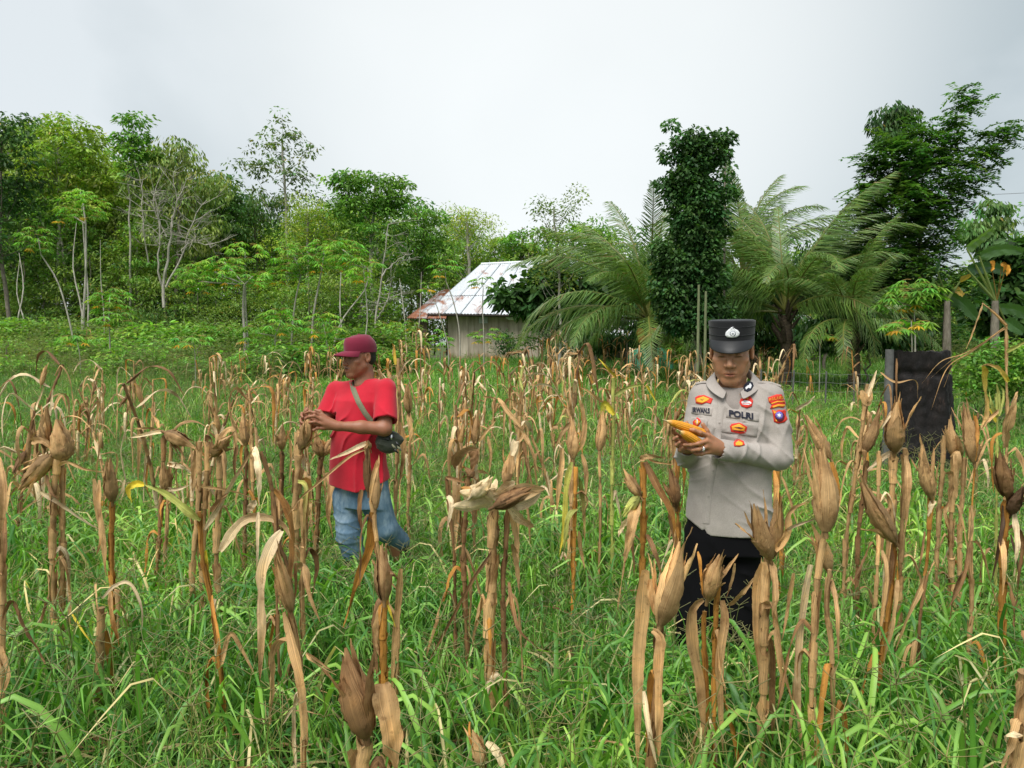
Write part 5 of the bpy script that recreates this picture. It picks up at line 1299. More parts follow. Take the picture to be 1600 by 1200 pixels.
# ------------------------------------------------------------------ generic plants for the rows behind
def gen_corn(seed, kind):
    r_ = np.random.default_rng(seed + 500)
    o = empty('corn_plant', (0, 0, 0))
    h = {'tall': r_.uniform(1.45, 1.7), 'mid': r_.uniform(1.05, 1.3), 'low': r_.uniform(.8, 1.0)}[kind]
    lean = r_.normal(0, .14, 2)
    cst = CC[r_.choice(list('ttob'))]
    pts = np.array([[lean[0] * t * t, lean[1] * t * t, h * t - .05] for t in np.linspace(0, 1, 5)])
    if kind == 'tall': pts = np.vstack([pts, pts[-1] + [r_.uniform(-.3, .3), r_.uniform(-.2, .2), r_.uniform(-.15, .1)]])
    mb = MB(); Q = stalk_geo(mb, pts, r_.uniform(.009, .012), cst, seed)
    n = len(Q)
    for i in range(4): 
        i0 = int(n * r_.uniform(.1, .75)); sheath(mb, Q, i0, min(n - 1, i0 + 7), .012, CC[r_.choice(list('tthp'))], seed + i)
    mb.build('stalk', M['corn'], o)
    for k in range(r_.integers(0, 3) if kind != 'low' else 1):
        z = h * r_.uniform(.55, .85) if kind != 'low' else h * .8; p = np.array([lean[0] * .5, lean[1] * .5, z])
        az = r_.uniform(0, 6.28); up_ = r_.uniform(.7, 1) if r_.random() < .75 else -.5
        d = unit([math.cos(az) * .35, math.sin(az) * .35, up_])
        mb = MB(); p = p + d * .02; ear_geo(mb, p, p + d * r_.uniform(.15, .22), r_.uniform(.018, .026), CC[r_.choice(list('hhtb'))], seed + 7 + k); mb.build('ear', M['corn'], o)
    nl = {'tall': 12, 'mid': 11, 'low': 8}[kind]
    for k in range(nl):
        z = h * (.25 + .75 * (k + .5) / nl); az = r_.uniform(0, 6.28); d = np.array([math.cos(az), math.sin(az), 0])
        p = np.array([lean[0] * (z / h) ** 2, lean[1] * (z / h) ** 2, z])
        out = r_.uniform(.04, .16); hang = r_.uniform(.2, .5)
        if r_.random() < .3:   # arching leaf
            P = [p, p + d * .15 + [0, 0, .12], p + d * .3 + [0, 0, .1], p + d * .42 + [0, 0, -.08]]
        else:                  # snapped and hanging
            P = [p, p + d * out + [0, 0, r_.uniform(.02, .14)], p + d * (out + .05) + [0, 0, -.05], p + d * (out + r_.uniform(-.04, .1)) + [0, 0, -hang]]
        c = r_.choice(list('tttpphobG'), p=[.16, .16, .16, .12, .1, .12, .08, .07, .03])
        mb = MB(); ribbon(mb, P, r_.uniform(.022, .042), side=np.cross(d, [0, 0, 1]), twist=r_.uniform(-1.5, 1.5), fold=r_.uniform(.3, .9), crumple=r_.uniform(.2, .5), col=CC[c], n=14, m=4, seed=seed * 31 + k, edge=.04)
        mb.build('leaf', M['corn'], o)
    if kind == 'tall':
        mb = MB()
        for k in range(9):
            e = pts[-1] + np.array([r_.uniform(-.14, .14), r_.uniform(-.14, .14), r_.uniform(-.2, .08)]); m_ = (pts[-1] + e) / 2 + [0, 0, .07]
            tube(mb, resample([pts[-2], m_, e], 6), .0028, 3, TAN, cap=False)
        mb.build('tassel', M['corn'], o)
    return o
gens = {'tall': [gen_corn(s, 'tall') for s in range(4)], 'mid': [gen_corn(10 + s, 'mid') for s in range(7)], 'low': [gen_corn(30 + s, 'low') for s in range(4)]}
gused = set()
def put_corn(kind, x, y, label, group, s=1.0):
    pr = gens[kind][rnd.randrange(len(gens[kind]))]
    o = pr if pr.name not in gused else copy_tree(pr)
    gused.add(pr.name)
    o.location = (x, y, float(gz(x, y))); o.rotation_euler = (rnd.uniform(-.1, .1), rnd.uniform(-.1, .1), rnd.uniform(0, 6.28)); o.scale = (s, s, s * rnd.uniform(.92, 1.08))
    tag(o, label, 'corn plant', group)
def proj(x, y, z):
    c, s = math.cos(PITCH), math.sin(PITCH)
    d = np.array([x, y, z - EYE]); f = d[1] * c - d[2] * s; u = d[1] * s + d[2] * c
    return 800 + FPX * d[0] / f, 600 - FPX * u / f
row_d = [5.3, 6.1, 7.0, 7.9, 8.8, 9.8, 10.8, 11.8, 12.8, 13.8, 14.9]
n_ind = 0
far_pts = []
for y in row_d + list(np.arange(16, 31, 1.05)):
    x = -y * .72
    while x < y * .72:
        xx = x + rnd.uniform(-.12, .12); yy = y + rnd.uniform(-.35, .35)
        px, py = proj(xx, yy, .8)
        # how crowded the photograph is here: thick between x 380 and 1330, thin over the left weeds and the right lawn
        dens = np.interp(px, [-50, 60, 200, 330, 420, 600, 1000, 1180, 1260, 1400, 1650], [.24, .30, .20, .24, .38, .42, .44, .36, .16, .11, .11])
        if y > 12: dens = dens * np.interp(px, [0, 350, 480, 600, 1330, 1400], [.06, .2, .7, .9, .75, .1])
        if y > 20: dens *= np.interp(px, [500, 640, 720, 860, 1300], [.8, .5, .06, .25, .9])
        hit = (y < 6.5 and (495 < px < 645 or 1040 < px < 1250)) or (y < 9.6 and 1375 < px < 1485)
        if rnd.random() < dens and not hit:
            kind = 'mid' if rnd.random() < .62 else ('tall' if rnd.random() < (.5 if y > 7 else .15) else 'low')
            if y < 14.5 and n_ind < 245:
                zone_ = ('at the far left', 'left of the broom-like plant', 'behind the broom-like plant', 'left of the picked stalk', 'behind the red-shirted man', 'just right of the red-shirted man', 'behind the peeled ear', 'midway between the men', 'left of the policeman', 'behind the policeman', 'right of the policeman', 'around the charred stump', 'at the far right')[int(np.searchsorted([90, 200, 320, 480, 620, 700, 800, 920, 1040, 1240, 1340, 1500], px))]
                dz = 'in the nearer rows' if y < 8.5 else 'in the middle rows' if y < 11.5 else 'in the farther rows'
                kk = {'tall': 'tall tasselled', 'mid': 'waist-high', 'low': 'short broken'}[kind]
                put_corn(kind, xx, yy, '%s dry corn plant %s %s' % (kk, dz, zone_), '%s corn %s %s' % (kk, dz, zone_), rnd.uniform(.88, 1.1))
                n_ind += 1
            else: far_pts.append((xx, yy, kind))
        x += rnd.uniform(.28, .5) if y < 12 else rnd.uniform(.32, .6)
drop_unused([p_ for g_ in gens.values() for p_ in g_ if p_.name not in gused])
print('individual corn', n_ind, 'far corn', len(far_pts))
# far rows: one joined object of simple dry plants
mb = MB()
for (x, y, kind) in far_pts:
    z0 = float(gz(x, y)); h = {'tall': 1.55, 'mid': 1.2, 'low': .95}[kind] * rnd.uniform(.85, 1.15)
    lx, ly = rnd.gauss(0, .1), rnd.gauss(0, .1)
    tube(mb, [(x, y, z0), (x + lx * .4, y + ly * .4, z0 + h * .6), (x + lx, y + ly, z0 + h)], .012, 4, CC[rnd.choice('ttob')], cap=False)
    for k in range(7):
        zz = h * rnd.uniform(.3, 1); a = rnd.uniform(0, 6.28); d = np.array([math.cos(a), math.sin(a), 0]); p = np.array([x + lx * zz / h, y + ly * zz / h, z0 + zz])
        P = [p, p + d * .14 + [0, 0, .12], p + d * .2, p + d * .22 + [0, 0, -rnd.uniform(.15, .4)]]
        if rnd.random() < .3: P = [p, p + d * .18 + [0, 0, .15], p + d * .36 + [0, 0, .1], p + d * .48 + [0, 0, -.05]]
        ribbon(mb, P, rnd.uniform(.035, .06), side=np.cross(d, [0, 0, 1]), fold=.3, col=CC[rnd.choice('tttpphob')], n=6, m=2, seed=k, twist=rnd.uniform(-1, 1))
    if rnd.random() < .7:
        p = np.array([x + lx * .5, y + ly * .5, z0 + h * .6]); tube(mb, [p, p + [.03, 0, .08], p + [.05, 0, .2]], [.015, .035, .006], 5, CC[rnd.choice('hbt')], cap=False)
far = mb.build('corn_rows', M['corn'], None, (2, 18, .2))
tag(far, 'dense far rows of dry brown corn before the palms and the house', 'corn', kind='stuff')
# ================================================================== grass (geometry-node instances of small clumps)
GC = (.140, .325, .048); GC2 = (.235, .43, .080); GC3 = (.062, .19, .034); STRAW = (.52, .46, .22)
lib = bpy.data.collections.new('grass_clumps')
def clump(name, kind, seed):
    r_ = np.random.default_rng(seed); mb = MB()
    if kind == 'broad': nb, L0, L1, w0, w1, sp, nseg, m = 14, .28, .60, .011, .022, .10, 9, 3
    elif kind == 'fine': nb, L0, L1, w0, w1, sp, nseg, m = 46, .14, .36, .0035, .0065, .16, 6, 2
    elif kind == 'mid': nb, L0, L1, w0, w1, sp, nseg, m = 22, .22, .42, .006, .011, .14, 7, 2
    elif kind == 'weed': nb, L0, L1, w0, w1, sp, nseg, m = 40, .45, .95, .006, .012, .22, 6, 2
    elif kind == 'far': nb, L0, L1, w0, w1, sp, nseg, m = 42, .22, .42, .010, .018, .42, 4, 2
    for _ in range(nb):
        a = r_.uniform(0, 6.28); p = np.array([r_.normal(0, sp), r_.normal(0, sp), -.02])
        d = np.array([math.cos(a), math.sin(a), 0]); ln = r_.uniform(L0, L1)
        up0 = r_.uniform(.75, 1.0); bend = r_.uniform(.2, 1.0)
        P = [p, p + d * ln * .12 * bend + [0, 0, ln * .42 * up0], p + d * ln * .42 * bend + [0, 0, ln * .74 * up0], p + d * ln * .85 * bend + [0, 0, ln * (.78 - .38 * bend) * up0]]
        q = r_.random()
        c = GC if q < .5 else GC2 if q < .72 else GC3 if q < .93 else STRAW
        c = np.array(c) * r_.uniform(.8, 1.25)
        side = np.cross(d, [0, 0, 1]) + r_.normal(0, .3, 3)
        ribbon(mb, P, r_.uniform(w0, w1), side=side, fold=.35 if m > 2 else 0, twist=r_.uniform(-.8, .8), crumple=0.04 if m > 2 else 0, col=c, n=nseg, m=m, seed=1, shape='leaf')
    if kind in ('weed', 'mid', 'fine'):
        for _ in range(5 if kind == 'weed' else 1):   # thin seed heads
            a = r_.uniform(0, 6.28); p = np.array([r_.normal(0, sp), r_.normal(0, sp), 0]); hgt = L1 * r_.uniform(1.0, 1.3)
            t_ = p + [math.cos(a) * .12, math.sin(a) * .12, hgt]
            tube(mb, [p, (p + t_) / 2 + [0, 0, .04], t_], .0016, 3, (.22, .26, .08), cap=False, n=5)
            for k in range(4):
                b = a + k * 1.6; tube(mb, [t_, t_ + np.array([math.cos(b) * .06, math.sin(b) * .06, .03])], .0014, 3, (.28, .27, .12), cap=False)
    if kind == 'mid' or kind == 'fine':
        for _ in range(6 if kind == 'mid' else 4):   # broadleaf weeds
            p = np.array([r_.normal(0, sp), r_.normal(0, sp), r_.uniform(.04, .16)]); k = 5
            a = r_.uniform(0, 6.28, k); D_ = np.stack([np.cos(a), np.sin(a), r_.uniform(-.1, .4, k)], 1)
            leaf_quads(mb, np.tile(p, (k, 1)), D_, np.tile([0, 0, 1.], (k, 1)), r_.uniform(.03, .06, k), .025, jcol((.08, .19, .04), k))
    me = mb.mesh(name, M['grass'])
    o = bpy.data.objects.new(name, me); lib.objects.link(o)
# index order is alphabetical in the collection
for i in range(4): clump('a_broad_%d' % i, 'broad', i)
for i in range(4): clump('b_mid_%d' % i, 'mid', 20 + i)
for i in range(4): clump('c_fine_%d' % i, 'fine', 40 + i)
for i in range(3): clump('d_weed_%d' % i, 'weed', 60 + i)
for i in range(3): clump('e_far_%d' % i, 'far', 80 + i)
for i in range(2):      # dead litter lying between the tufts
    r_ = np.random.default_rng(300 + i); mb = MB()
    for _ in range(16):
        p = np.array([r_.normal(0, .16), r_.normal(0, .16), r_.uniform(.02, .12)]); a = r_.uniform(0, 6.28); d = np.array([math.cos(a), math.sin(a), r_.uniform(-.2, .2)]); ln = r_.uniform(.08, .3)
        ribbon(mb, [p, p + d * ln * .5 + [0, 0, .02], p + d * ln], r_.uniform(.004, .02), side=np.cross(d, [0, 0, 1]), twist=r_.uniform(-1, 1), fold=.4, crumple=.3, col=np.array([TAN, BRN, PALE, STRAW][r_.integers(4)]) * .8, n=8, m=3, seed=int(a * 9))
    me = mb.mesh('f_litter', M['corn']); o = bpy.data.objects.new('f_litter_%d' % i, me); lib.objects.link(o)
def scatter(name, label, cat, pts, idx, scl):
    n = len(pts)
    me = bpy.data.meshes.new(name)
    pts = np.asarray(pts, np.float32); cen = np.array([0, 6, 0], np.float32)
    me.vertices.add(n); me.vertices.foreach_set('co', (pts - cen).reshape(-1))
    a = me.attributes.new('idx', 'INT', 'POINT'); a.data.foreach_set('value', np.asarray(idx, np.int32))
    a = me.attributes.new('scl', 'FLOAT', 'POINT'); a.data.foreach_set('value', np.asarray(scl, np.float32))
    rot = np.stack([rng.normal(0, .12, n), rng.normal(0, .12, n), rng.uniform(0, 6.28, n)], 1).astype(np.float32)
    a = me.attributes.new('rot', 'FLOAT_VECTOR', 'POINT'); a.data.foreach_set('vector', rot.reshape(-1))
    o = bpy.data.objects.new(name, me); sc.collection.objects.link(o); o.location = cen.tolist()
    ng = bpy.data.node_groups.new(name, 'GeometryNodeTree')
    ng.interface.new_socket('Geometry', in_out='INPUT', socket_type='NodeSocketGeometry')
    ng.interface.new_socket('Geometry', in_out='OUTPUT', socket_type='NodeSocketGeometry')
    N = ng.nodes.new; gi = N('NodeGroupInput'); go = N('NodeGroupOutput')
    ip = N('GeometryNodeInstanceOnPoints'); ci = N('GeometryNodeCollectionInfo')
    ci.inputs['Collection'].default_value = lib; ci.inputs['Separate Children'].default_value = True; ci.inputs['Reset Children'].default_value = True
    ip.inputs['Pick Instance'].default_value = True
    def na(nm, ty):
        x = N('GeometryNodeInputNamedAttribute'); x.data_type = ty; x.inputs['Name'].default_value = nm
        return x.outputs['Attribute']
    Lk = ng.links.new
    Lk(gi.outputs[0], ip.inputs['Points']); Lk(ci.outputs[0], ip.inputs['Instance'])
    Lk(na('idx', 'INT'), ip.inputs['Instance Index']); Lk(na('scl', 'FLOAT'), ip.inputs['Scale']); Lk(na('rot', 'FLOAT_VECTOR'), ip.inputs['Rotation'])
    Lk(ip.outputs[0], go.inputs[0])
    md = o.modifiers.new('scatter', 'NODES'); md.node_group = ng
    me.materials.append(M['grass'])
    tag(o, label, cat, kind='stuff')
    return o
def wedge(n, y0, y1, pw=1.0, k=.74, marg=.6):
    y = y0 + (y1 - y0) * rng.random(n) ** pw
    x = rng.uniform(-1, 1, n) * (y * k + marg)
    return x, y
P_, I_, S_ = [], [], []
def addpts(n, y0, y1, ids, s0, s1, pw=.7, filt=None, behind=False):
    x, y = wedge(n, y0, y1, pw)
    if filt is not None:
        m = filt(x, y); x, y = x[m], y[m]
    z = gz(x, y)
    P_.append(np.stack([x, y, z], 1)); I_.append(rng.choice(ids, len(x))); S_.append(rng.uniform(s0, s1, len(x)))
def clumpy(x, y):
    v = np.sin(x * 2.1 + 1.3 * np.sin(y * 1.4)) + np.sin(y * 2.6 + 1.1 * np.sin(x * 1.9 + 1))
    return rng.random(len(x)) < .45 + .3 * v
addpts(1500, 1.3, 7, [0, 1, 2, 3], .8, 1.35, filt=clumpy)
def patchy(x, y):
    v = np.sin(x * 1.7 + 2 * np.sin(y * 1.1 + .5)) * np.sin(y * 2.1 + 1.4 * np.sin(x * 1.3)); return v < .72
addpts(950, 1.3, 8, [4, 5, 6, 7], .75, 1.25, filt=patchy)
addpts(2800, 1.3, 9, [8, 9, 10, 11], .7, 1.2, filt=patchy)
addpts(3800, 7, 17, [4, 5, 6, 7, 8, 9, 10, 11], .9, 1.3)
addpts(2200, 6, 22, [0, 1, 2, 3], .8, 1.2, filt=clumpy)
addpts(6500, 12, 38, [15, 16, 17], .8, 1.3, pw=.8)
gx = 0
addpts(2500, 11, 33, [12, 13, 14], .7, 1.25, filt=lambda x, y: (800 + FPX * x / y < 430 + rng.normal(0, 60, len(x))) | (800 + FPX * x / y > 1470 + rng.normal(0, 30, len(x))))
for (xm, ym, rm) in ((-.85, 4.15, .75), (1.0, 3.15, .45)):     # taller tufts round the men's boots
    k_ = 150; xx_ = xm + rng.normal(0, rm * .6, k_); yy_ = ym + rng.normal(0, .22, k_)
    P_.append(np.stack([xx_, yy_, gz(xx_, yy_)], 1)); I_.append(rng.choice([0, 1, 2, 3, 4, 5], k_)); S_.append(rng.uniform(.8, 1.1, k_))
addpts(800, 1.4, 9, [18, 19], .7, 1.3)
scatter('grass', 'green grass and weeds growing all over the corn field', 'grass', np.concatenate(P_), np.concatenate(I_), np.concatenate(S_))
# ================================================================== people: signed-distance modelling
class Vol:
    def __init__(s, lo, hi, h):
        s.lo = np.array(lo, float); s.h = h
        s.n = np.ceil((np.array(hi) - s.lo) / h).astype(int) + 1
        s.f = np.full(s.n, 9.0, np.float32)
    def _sl(s, lo, hi):
        a = np.clip(np.floor((np.array(lo) - s.lo) / s.h).astype(int), 0, s.n)
        b = np.clip(np.ceil((np.array(hi) - s.lo) / s.h).astype(int) + 1, 0, s.n)
        return tuple(slice(i, j) for i, j in zip(a, b)), a, b
    def grid(s, a, b):
        ax = [s.lo[i] + s.h * np.arange(a[i], b[i]) for i in range(3)]
        return np.stack(np.meshgrid(*ax, indexing='ij'), -1)
    def op(s, lo, hi, fn, k=.02, mode='add'):
        pad = k + s.h * 2
        sl, a, b = s._sl(np.array(lo) - pad, np.array(hi) + pad)
        if np.any(b <= a): return
        d = fn(s.grid(a, b)); f = s.f[sl]
        if mode == 'add':
            h = np.clip(.5 + .5 * (f - d) / k, 0, 1); r = f * (1 - h) + d * h - k * h * (1 - h)
            r = np.where(f > 5, d, r)
        elif mode == 'sub':
            h = np.clip(.5 - .5 * (f + d) / k, 0, 1); r = f * (1 - h) - d * h + k * h * (1 - h)
        s.f[sl] = r
    def cone(s, a, b, r1, r2, k=.02, mode='add'):
        a = np.asarray(a, float); b = np.asarray(b, float); ba = b - a; bb = ba @ ba + 1e-12
        R_ = max(r1, r2)
        def fn(P):
            t = np.clip(((P - a) @ ba) / bb, 0, 1)
            return np.linalg.norm(P - a - t[..., None] * ba, axis=-1) - (r1 + (r2 - r1) * t)
        s.op(np.minimum(a, b) - R_, np.maximum(a, b) + R_, fn, k, mode)
    def chain(s, pts, rs, k=.012, mode='add'):
        for i in range(len(pts) - 1): s.cone(pts[i], pts[i + 1], rs[i], rs[i + 1], k, mode)
    def ell(s, c, r, M3=None, k=.02, mode='add'):
        c = np.asarray(c, float); r = np.asarray(r, float); M3 = np.eye(3) if M3 is None else M3
        def fn(P):
            q = (P - c) @ M3          # columns of M3 = local axes in world
            k0 = np.linalg.norm(q / r, axis=-1); k1 = np.linalg.norm(q / r ** 2, axis=-1) + 1e-9
            return k0 * (k0 - 1) / k1
        s.op(c - r.max(), c + r.max(), fn, k, mode)
    def loft(s, secs, side, k=.02, mode='add'):
        """vertical elliptical loft: secs = [(z, cx, cy, a, b)], side = unit xy vector of the wide axis"""
        S_ = np.array(secs, float); S_ = S_[np.argsort(S_[:, 0])]
        side = np.array([side[0], side[1]]); fw = np.array([-side[1], side[0]])
        m = S_[:, 3:].max()
        lo = [S_[:, 1].min() - m, S_[:, 2].min() - m, S_[0, 0]]; hi = [S_[:, 1].max() + m, S_[:, 2].max() + m, S_[-1, 0]]
        def fn(P):
            z = np.clip(P[..., 2], S_[0, 0], S_[-1, 0])
            g = [np.interp(z, S_[:, 0], S_[:, i]) for i in range(1, 5)]
            dx = P[..., 0] - g[0]; dy = P[..., 1] - g[1]
            u = (dx * side[0] + dy * side[1]) / g[2]; v = (dx * fw[0] + dy * fw[1]) / g[3]
            e = (np.abs(u) ** 2.3 + np.abs(v) ** 2.3) ** (1 / 2.3)
            d = (e - 1) * np.minimum(g[2], g[3])
            dz = np.maximum(S_[0, 0] - P[..., 2], P[..., 2] - S_[-1, 0])
            return np.maximum(d, dz)
        s.op(lo, hi, fn, k, mode)
    def warp(s, fn):
        """add a small displacement field to everything near the surface"""
        idx = np.argwhere(np.abs(s.f) < .05)
        P = s.lo + idx * s.h
        s.f[tuple(idx.T)] += fn(P).astype(np.float32)
    def mesh(s):
        f = s.f; n = s.n; sgn = f < 0
        c = np.zeros(n - 1, np.int8)
        for i in (0, 1):
            for j in (0, 1):
                for k in (0, 1):
                    c += sgn[i:n[0] - 1 + i, j:n[1] - 1 + j, k:n[2] - 1 + k]
        act = (c > 0) & (c < 8)
        ids = np.full(n - 1, -1, int); cells = np.argwhere(act); ids[act] = np.arange(len(cells))
        acc = np.zeros((len(cells), 3)); cnt = np.zeros(len(cells))
        cor = [(i, j, k) for i in (0, 1) for j in (0, 1) for k in (0, 1)]
        for a in cor:
            for ax in range(3):
                if a[ax] == 1: continue
                b = list(a); b[ax] = 1
                fa = f[tuple((cells + a).T)]; fb = f[tuple((cells + b).T)]
                m = (fa < 0) != (fb < 0)
                t = fa[m] / (fa[m] - fb[m])
                p = np.tile(np.array(a, float), (m.sum(), 1)); p[:, ax] = t
                acc[m] += p; cnt[m] += 1
        V = s.lo + (cells + acc / np.maximum(cnt, 1)[:, None]) * s.h
        F = []
        for ax in range(3):
            u, v = (ax + 1) % 3, (ax + 2) % 3
            a = [slice(None)] * 3; b = [slice(None)] * 3
            a[ax] = slice(0, n[ax] - 1); b[ax] = slice(1, n[ax])
            A = sgn[tuple(a)]; B = sgn[tuple(b)]
            for flip, msk in ((False, A & ~B), (True, ~A & B)):
                e = np.argwhere(msk)
                e = e[(e[:, u] > 0) & (e[:, v] > 0) & (e[:, u] < n[u] - 1) & (e[:, v] < n[v] - 1)]
                du = np.zeros(3, int); du[u] = 1; dv = np.zeros(3, int); dv[v] = 1
                q = np.stack([ids[tuple((e - du - dv).T)], ids[tuple((e - dv).T)], ids[tuple(e.T)], ids[tuple((e - du).T)]], 1)
                F.append(q[:, ::-1] if flip else q)
        F = np.concatenate(F); F = F[(F >= 0).all(1)]
        return V, F
def relax(V, F, it=2, lam=.5):
    e = np.concatenate([F[:, [0, 1]], F[:, [1, 2]], F[:, [2, 3]], F[:, [3, 0]]])
    for _ in range(it):
        s_ = np.zeros_like(V); c_ = np.zeros(len(V))
        for a, b in ((0, 1), (1, 0)):
            for k in range(3): s_[:, k] += np.bincount(e[:, a], V[e[:, b], k], len(V))
            c_ += np.bincount(e[:, a], minlength=len(V))
        V = V * (1 - lam) + lam * s_ / np.maximum(c_, 1)[:, None]
    return V
def svn(P, k, seed):
    """cheap smooth noise: sum of sines"""
    r_ = np.random.default_rng(seed); o = 0
    for i in range(4):
        d = unit(r_.normal(0, 1, 3)) * k * r_.uniform(.6, 1.6); o = o + np.sin(P @ d + r_.uniform(0, 6.28))
    return o / 4
def folds(P, dirn, lam, amp, seed):
    """fabric creases running across direction dirn"""
    w = svn(P, 9, seed) * 4.5 + svn(P, 20, seed + 1) * 1.8 + svn(P, 45, seed + 5) * .5
    ph = (P @ unit(dirn)) * 2 * math.pi / lam + w
    r = 1 - np.abs(np.sin(ph * .5)); r = r ** 3
    m = np.clip(svn(P, 10, seed + 2) * 2.4 + .15, 0, 1)
    return -amp * r * m

# ---- materials
def m_skin():
    t = NT('skin')
    n1 = t.noise(objc(t), 28, 4, .6)
    c = t.mix(vcol(t), t.ramp(n1, [(.3, (.90, .88, .86)), (.7, (1.08, 1.06, 1.05))]), 1.0, 'MULTIPLY')
    return t.finish(t.principled(c, .48, t.bump(t.noise(objc(t), 160, 3), .12, .001), .4, Subsurface_Weight=.12, Subsurface_Scale=.01))
M['skin'] = m_skin()
def m_cloth(name, col, weave=900, amp=.12, rough=.85, patchy=.12, bumpk=.12):
    t = NT(name)
    p = objc(t)
    w = t.noise(t.mapping(p, (1, 1, 1)), weave * .35, 2, .5); n1 = t.noise(p, 6, 3, .6)
    c = t.mix(vcol(t), t.ramp(w, [(.3, 1 - amp), (.7, 1 + amp)]), 1.0, 'MULTIPLY')
    c = t.mix(c, t.ramp(n1, [(.3, 1 - patchy), (.7, 1 + patchy)]), 1.0, 'MULTIPLY')
    c = t.mix(c, col, 1.0, 'MULTIPLY')
    return t.finish(t.principled(c, rough, t.bump(w, bumpk, .002), .25, Sheen_Weight=.15))
M['khaki'] = m_cloth('taupe_uniform_cloth', (.355, .318, .288), patchy=.18)
M['red'] = m_cloth('red_cotton', (.46, .010, .026), amp=.08, patchy=.14)
M['black_cloth'] = m_simple('black_cloth', (.0035, .0035, .0045), .9, .2, 200, .15)
def m_denim():
    t = NT('faded_denim'); p = objc(t)
    w = t.noise(t.mapping(p, (1, 1, 2)), 260, 2); n1 = t.noise(t.mapping(p, (1, 1, .5)), 9, 4, .65)
    c = t.ramp(n1, [(.30, (.05, .10, .15)), (.52, (.12, .20, .28)), (.76, (.34, .44, .52))])
    c = t.mix(c, t.ramp(w, [(.3, .85), (.7, 1.15)]), 1.0, 'MULTIPLY')
    c = t.mix(c, vcol(t), 1.0, 'MULTIPLY')
    return t.finish(t.principled(c, .9, t.bump(w, .2, .002), .2))
M['denim'] = m_denim()
M['maroon'] = m_cloth('maroon_cap_cloth', (.17, .012, .034), patchy=.18)
M['cap_black'] = m_cloth('black_cap_cloth', (.009, .0095, .011), rough=.8)
M['rubber'] = m_simple('black_rubber', (.012, .012, .012), .35, .3, 9, .5)
M['brown_leather'] = m_simple('brown_leather', (.09, .05, .03), .5, .3, 9, .5)
M['hair'] = m_simple('black_hair', (.012, .010, .009), .6, .4, 90, .4, 0, .8)
M['strap'] = m_cloth('olive_webbing', (.17, .17, .105), 600, .18)
M['bagm'] = m_cloth('dark_olive_nylon', (.045, .05, .035), 500, .15, .6)
M['silver'] = m_simple('silver_metal', (.75, .75, .73), .25, .1, 20, .6, .9)
M['white_thread'] = m_simple('white_thread', (.75, .76, .78), .7, .1, 200)
M['badge_red'] = m_simple('red_thread', (.62, .035, .02), .75, .15, 260)
M['badge_gold'] = m_simple('gold_thread', (.80, .36, .03), .75, .2, 260)
M['badge_dark'] = m_simple('navy_thread', (.012, .014, .028), .8, .2, 260)
M['badge_blue'] = m_simple('blue_thread', (.16, .13, .48), .75, .2, 260)
M['badge_maroon'] = m_simple('maroon_thread', (.09, .012, .03), .8, .2, 260)

def head_axes(fwd, up=(0, 0, 1), tilt=0.0):
    f = unit(fwd); s_ = unit(np.cross(f, up)); u = np.cross(s_, f)
    if tilt: s_, u = s_ * math.cos(tilt) + u * math.sin(tilt), u * math.cos(tilt) - s_ * math.sin(tilt)
    return np.stack([s_, f, u], 1)           # columns: right, forward, up
def build_head(v, c, A, k=1.0, moust=False, cr_=(.094, .082)):
    """c head centre (between the ears), A axes, into volume v"""
    W = lambda x, y, z: c + A @ (np.array([x, y, z]) * k)
    E = lambda p, r, kk=.012, mode='add': v.ell(W(*p), np.array(r) * k, A, kk, mode)
    E((0, -.012 - (.094 - cr_[0]), .040), (.074, cr_[0], cr_[1])); E((0, .030, -.020), (.064, .066, .080), .03)
    E((0, .040, -.062), (.050, .048, .050), .03)
    v.cone(W(-.05, .01, -.055), W(-.018, .072, -.098), .017 * k, .015 * k, .03); v.cone(W(.05, .01, -.055), W(.018, .072, -.098), .017 * k, .015 * k, .03)
    E((0, .078, -.098), (.022, .016, .018), .02)                                 # chin
    for s_ in (-1, 1):
        E((s_ * .046, .060, -.022), (.019, .018, .016), .022)                     # cheekbone
        E((s_ * .033, .071, -.052), (.018, .014, .022), .02)
        v.cone(W(s_ * .012, .088, .026), W(s_ * .046, .074, .022), .0075 * k, .006 * k, .012)   # brow
        E((s_ * .031, .096, .004), (.0165, .016, .011), .012, 'sub')             # socket
        E((s_ * .030, .0745, .003), (.0135, .0135, .012), .003)                   # eyeball / lid
        v.cone(W(s_ * .018, .0885, -.001), W(s_ * .043, .0815, -.001), .0022 * k, .002 * k, .003)  # lower lid rim
        E((s_ * .0135, .098, -.034), (.0085, .010, .0075), .006)                  # nostril wing
        E((s_ * .008, .104, -.0405), (.003, .004, .003), .003, 'sub')
        # ear
        E((s_ * .074, -.008, -.002), (.010, .019, .031), .006); E((s_ * .082, -.004, .000), (.007, .010, .018), .005, 'sub'); E((s_ * .076, .000, -.026), (.007, .009, .010), .005)
    v.cone(W(0, .086, .014), W(0, .110, -.028), .0065 * k, .0105 * k, .008)         # nose
    E((0, .109, -.031), (.010, .009, .0085), .006)
    E((0, .086, -.066), (.026, .013, .018), .014)                                   # muzzle
    v.cone(W(-.017, .093, -.0625), W(.017, .093, -.0625), .0045 * k, .0045 * k, .006)  # upper lip
    E((0, .098, -.0615), (.010, .006, .0045), .005); E((0, .0955, -.073), (.0175, .008, .0062), .006)
    v.cone(W(-.021, .0985, -.0675), W(.021, .0985, -.0675), .0016 * k, .0016 * k, .003, 'sub')
    if moust:
        v.cone(W(0, .101, -.053), W(-.024, .090, -.062), .005 * k, .003 * k, .005); v.cone(W(0, .101, -.053), W(.024, .090, -.062), .005 * k, .003 * k, .005)
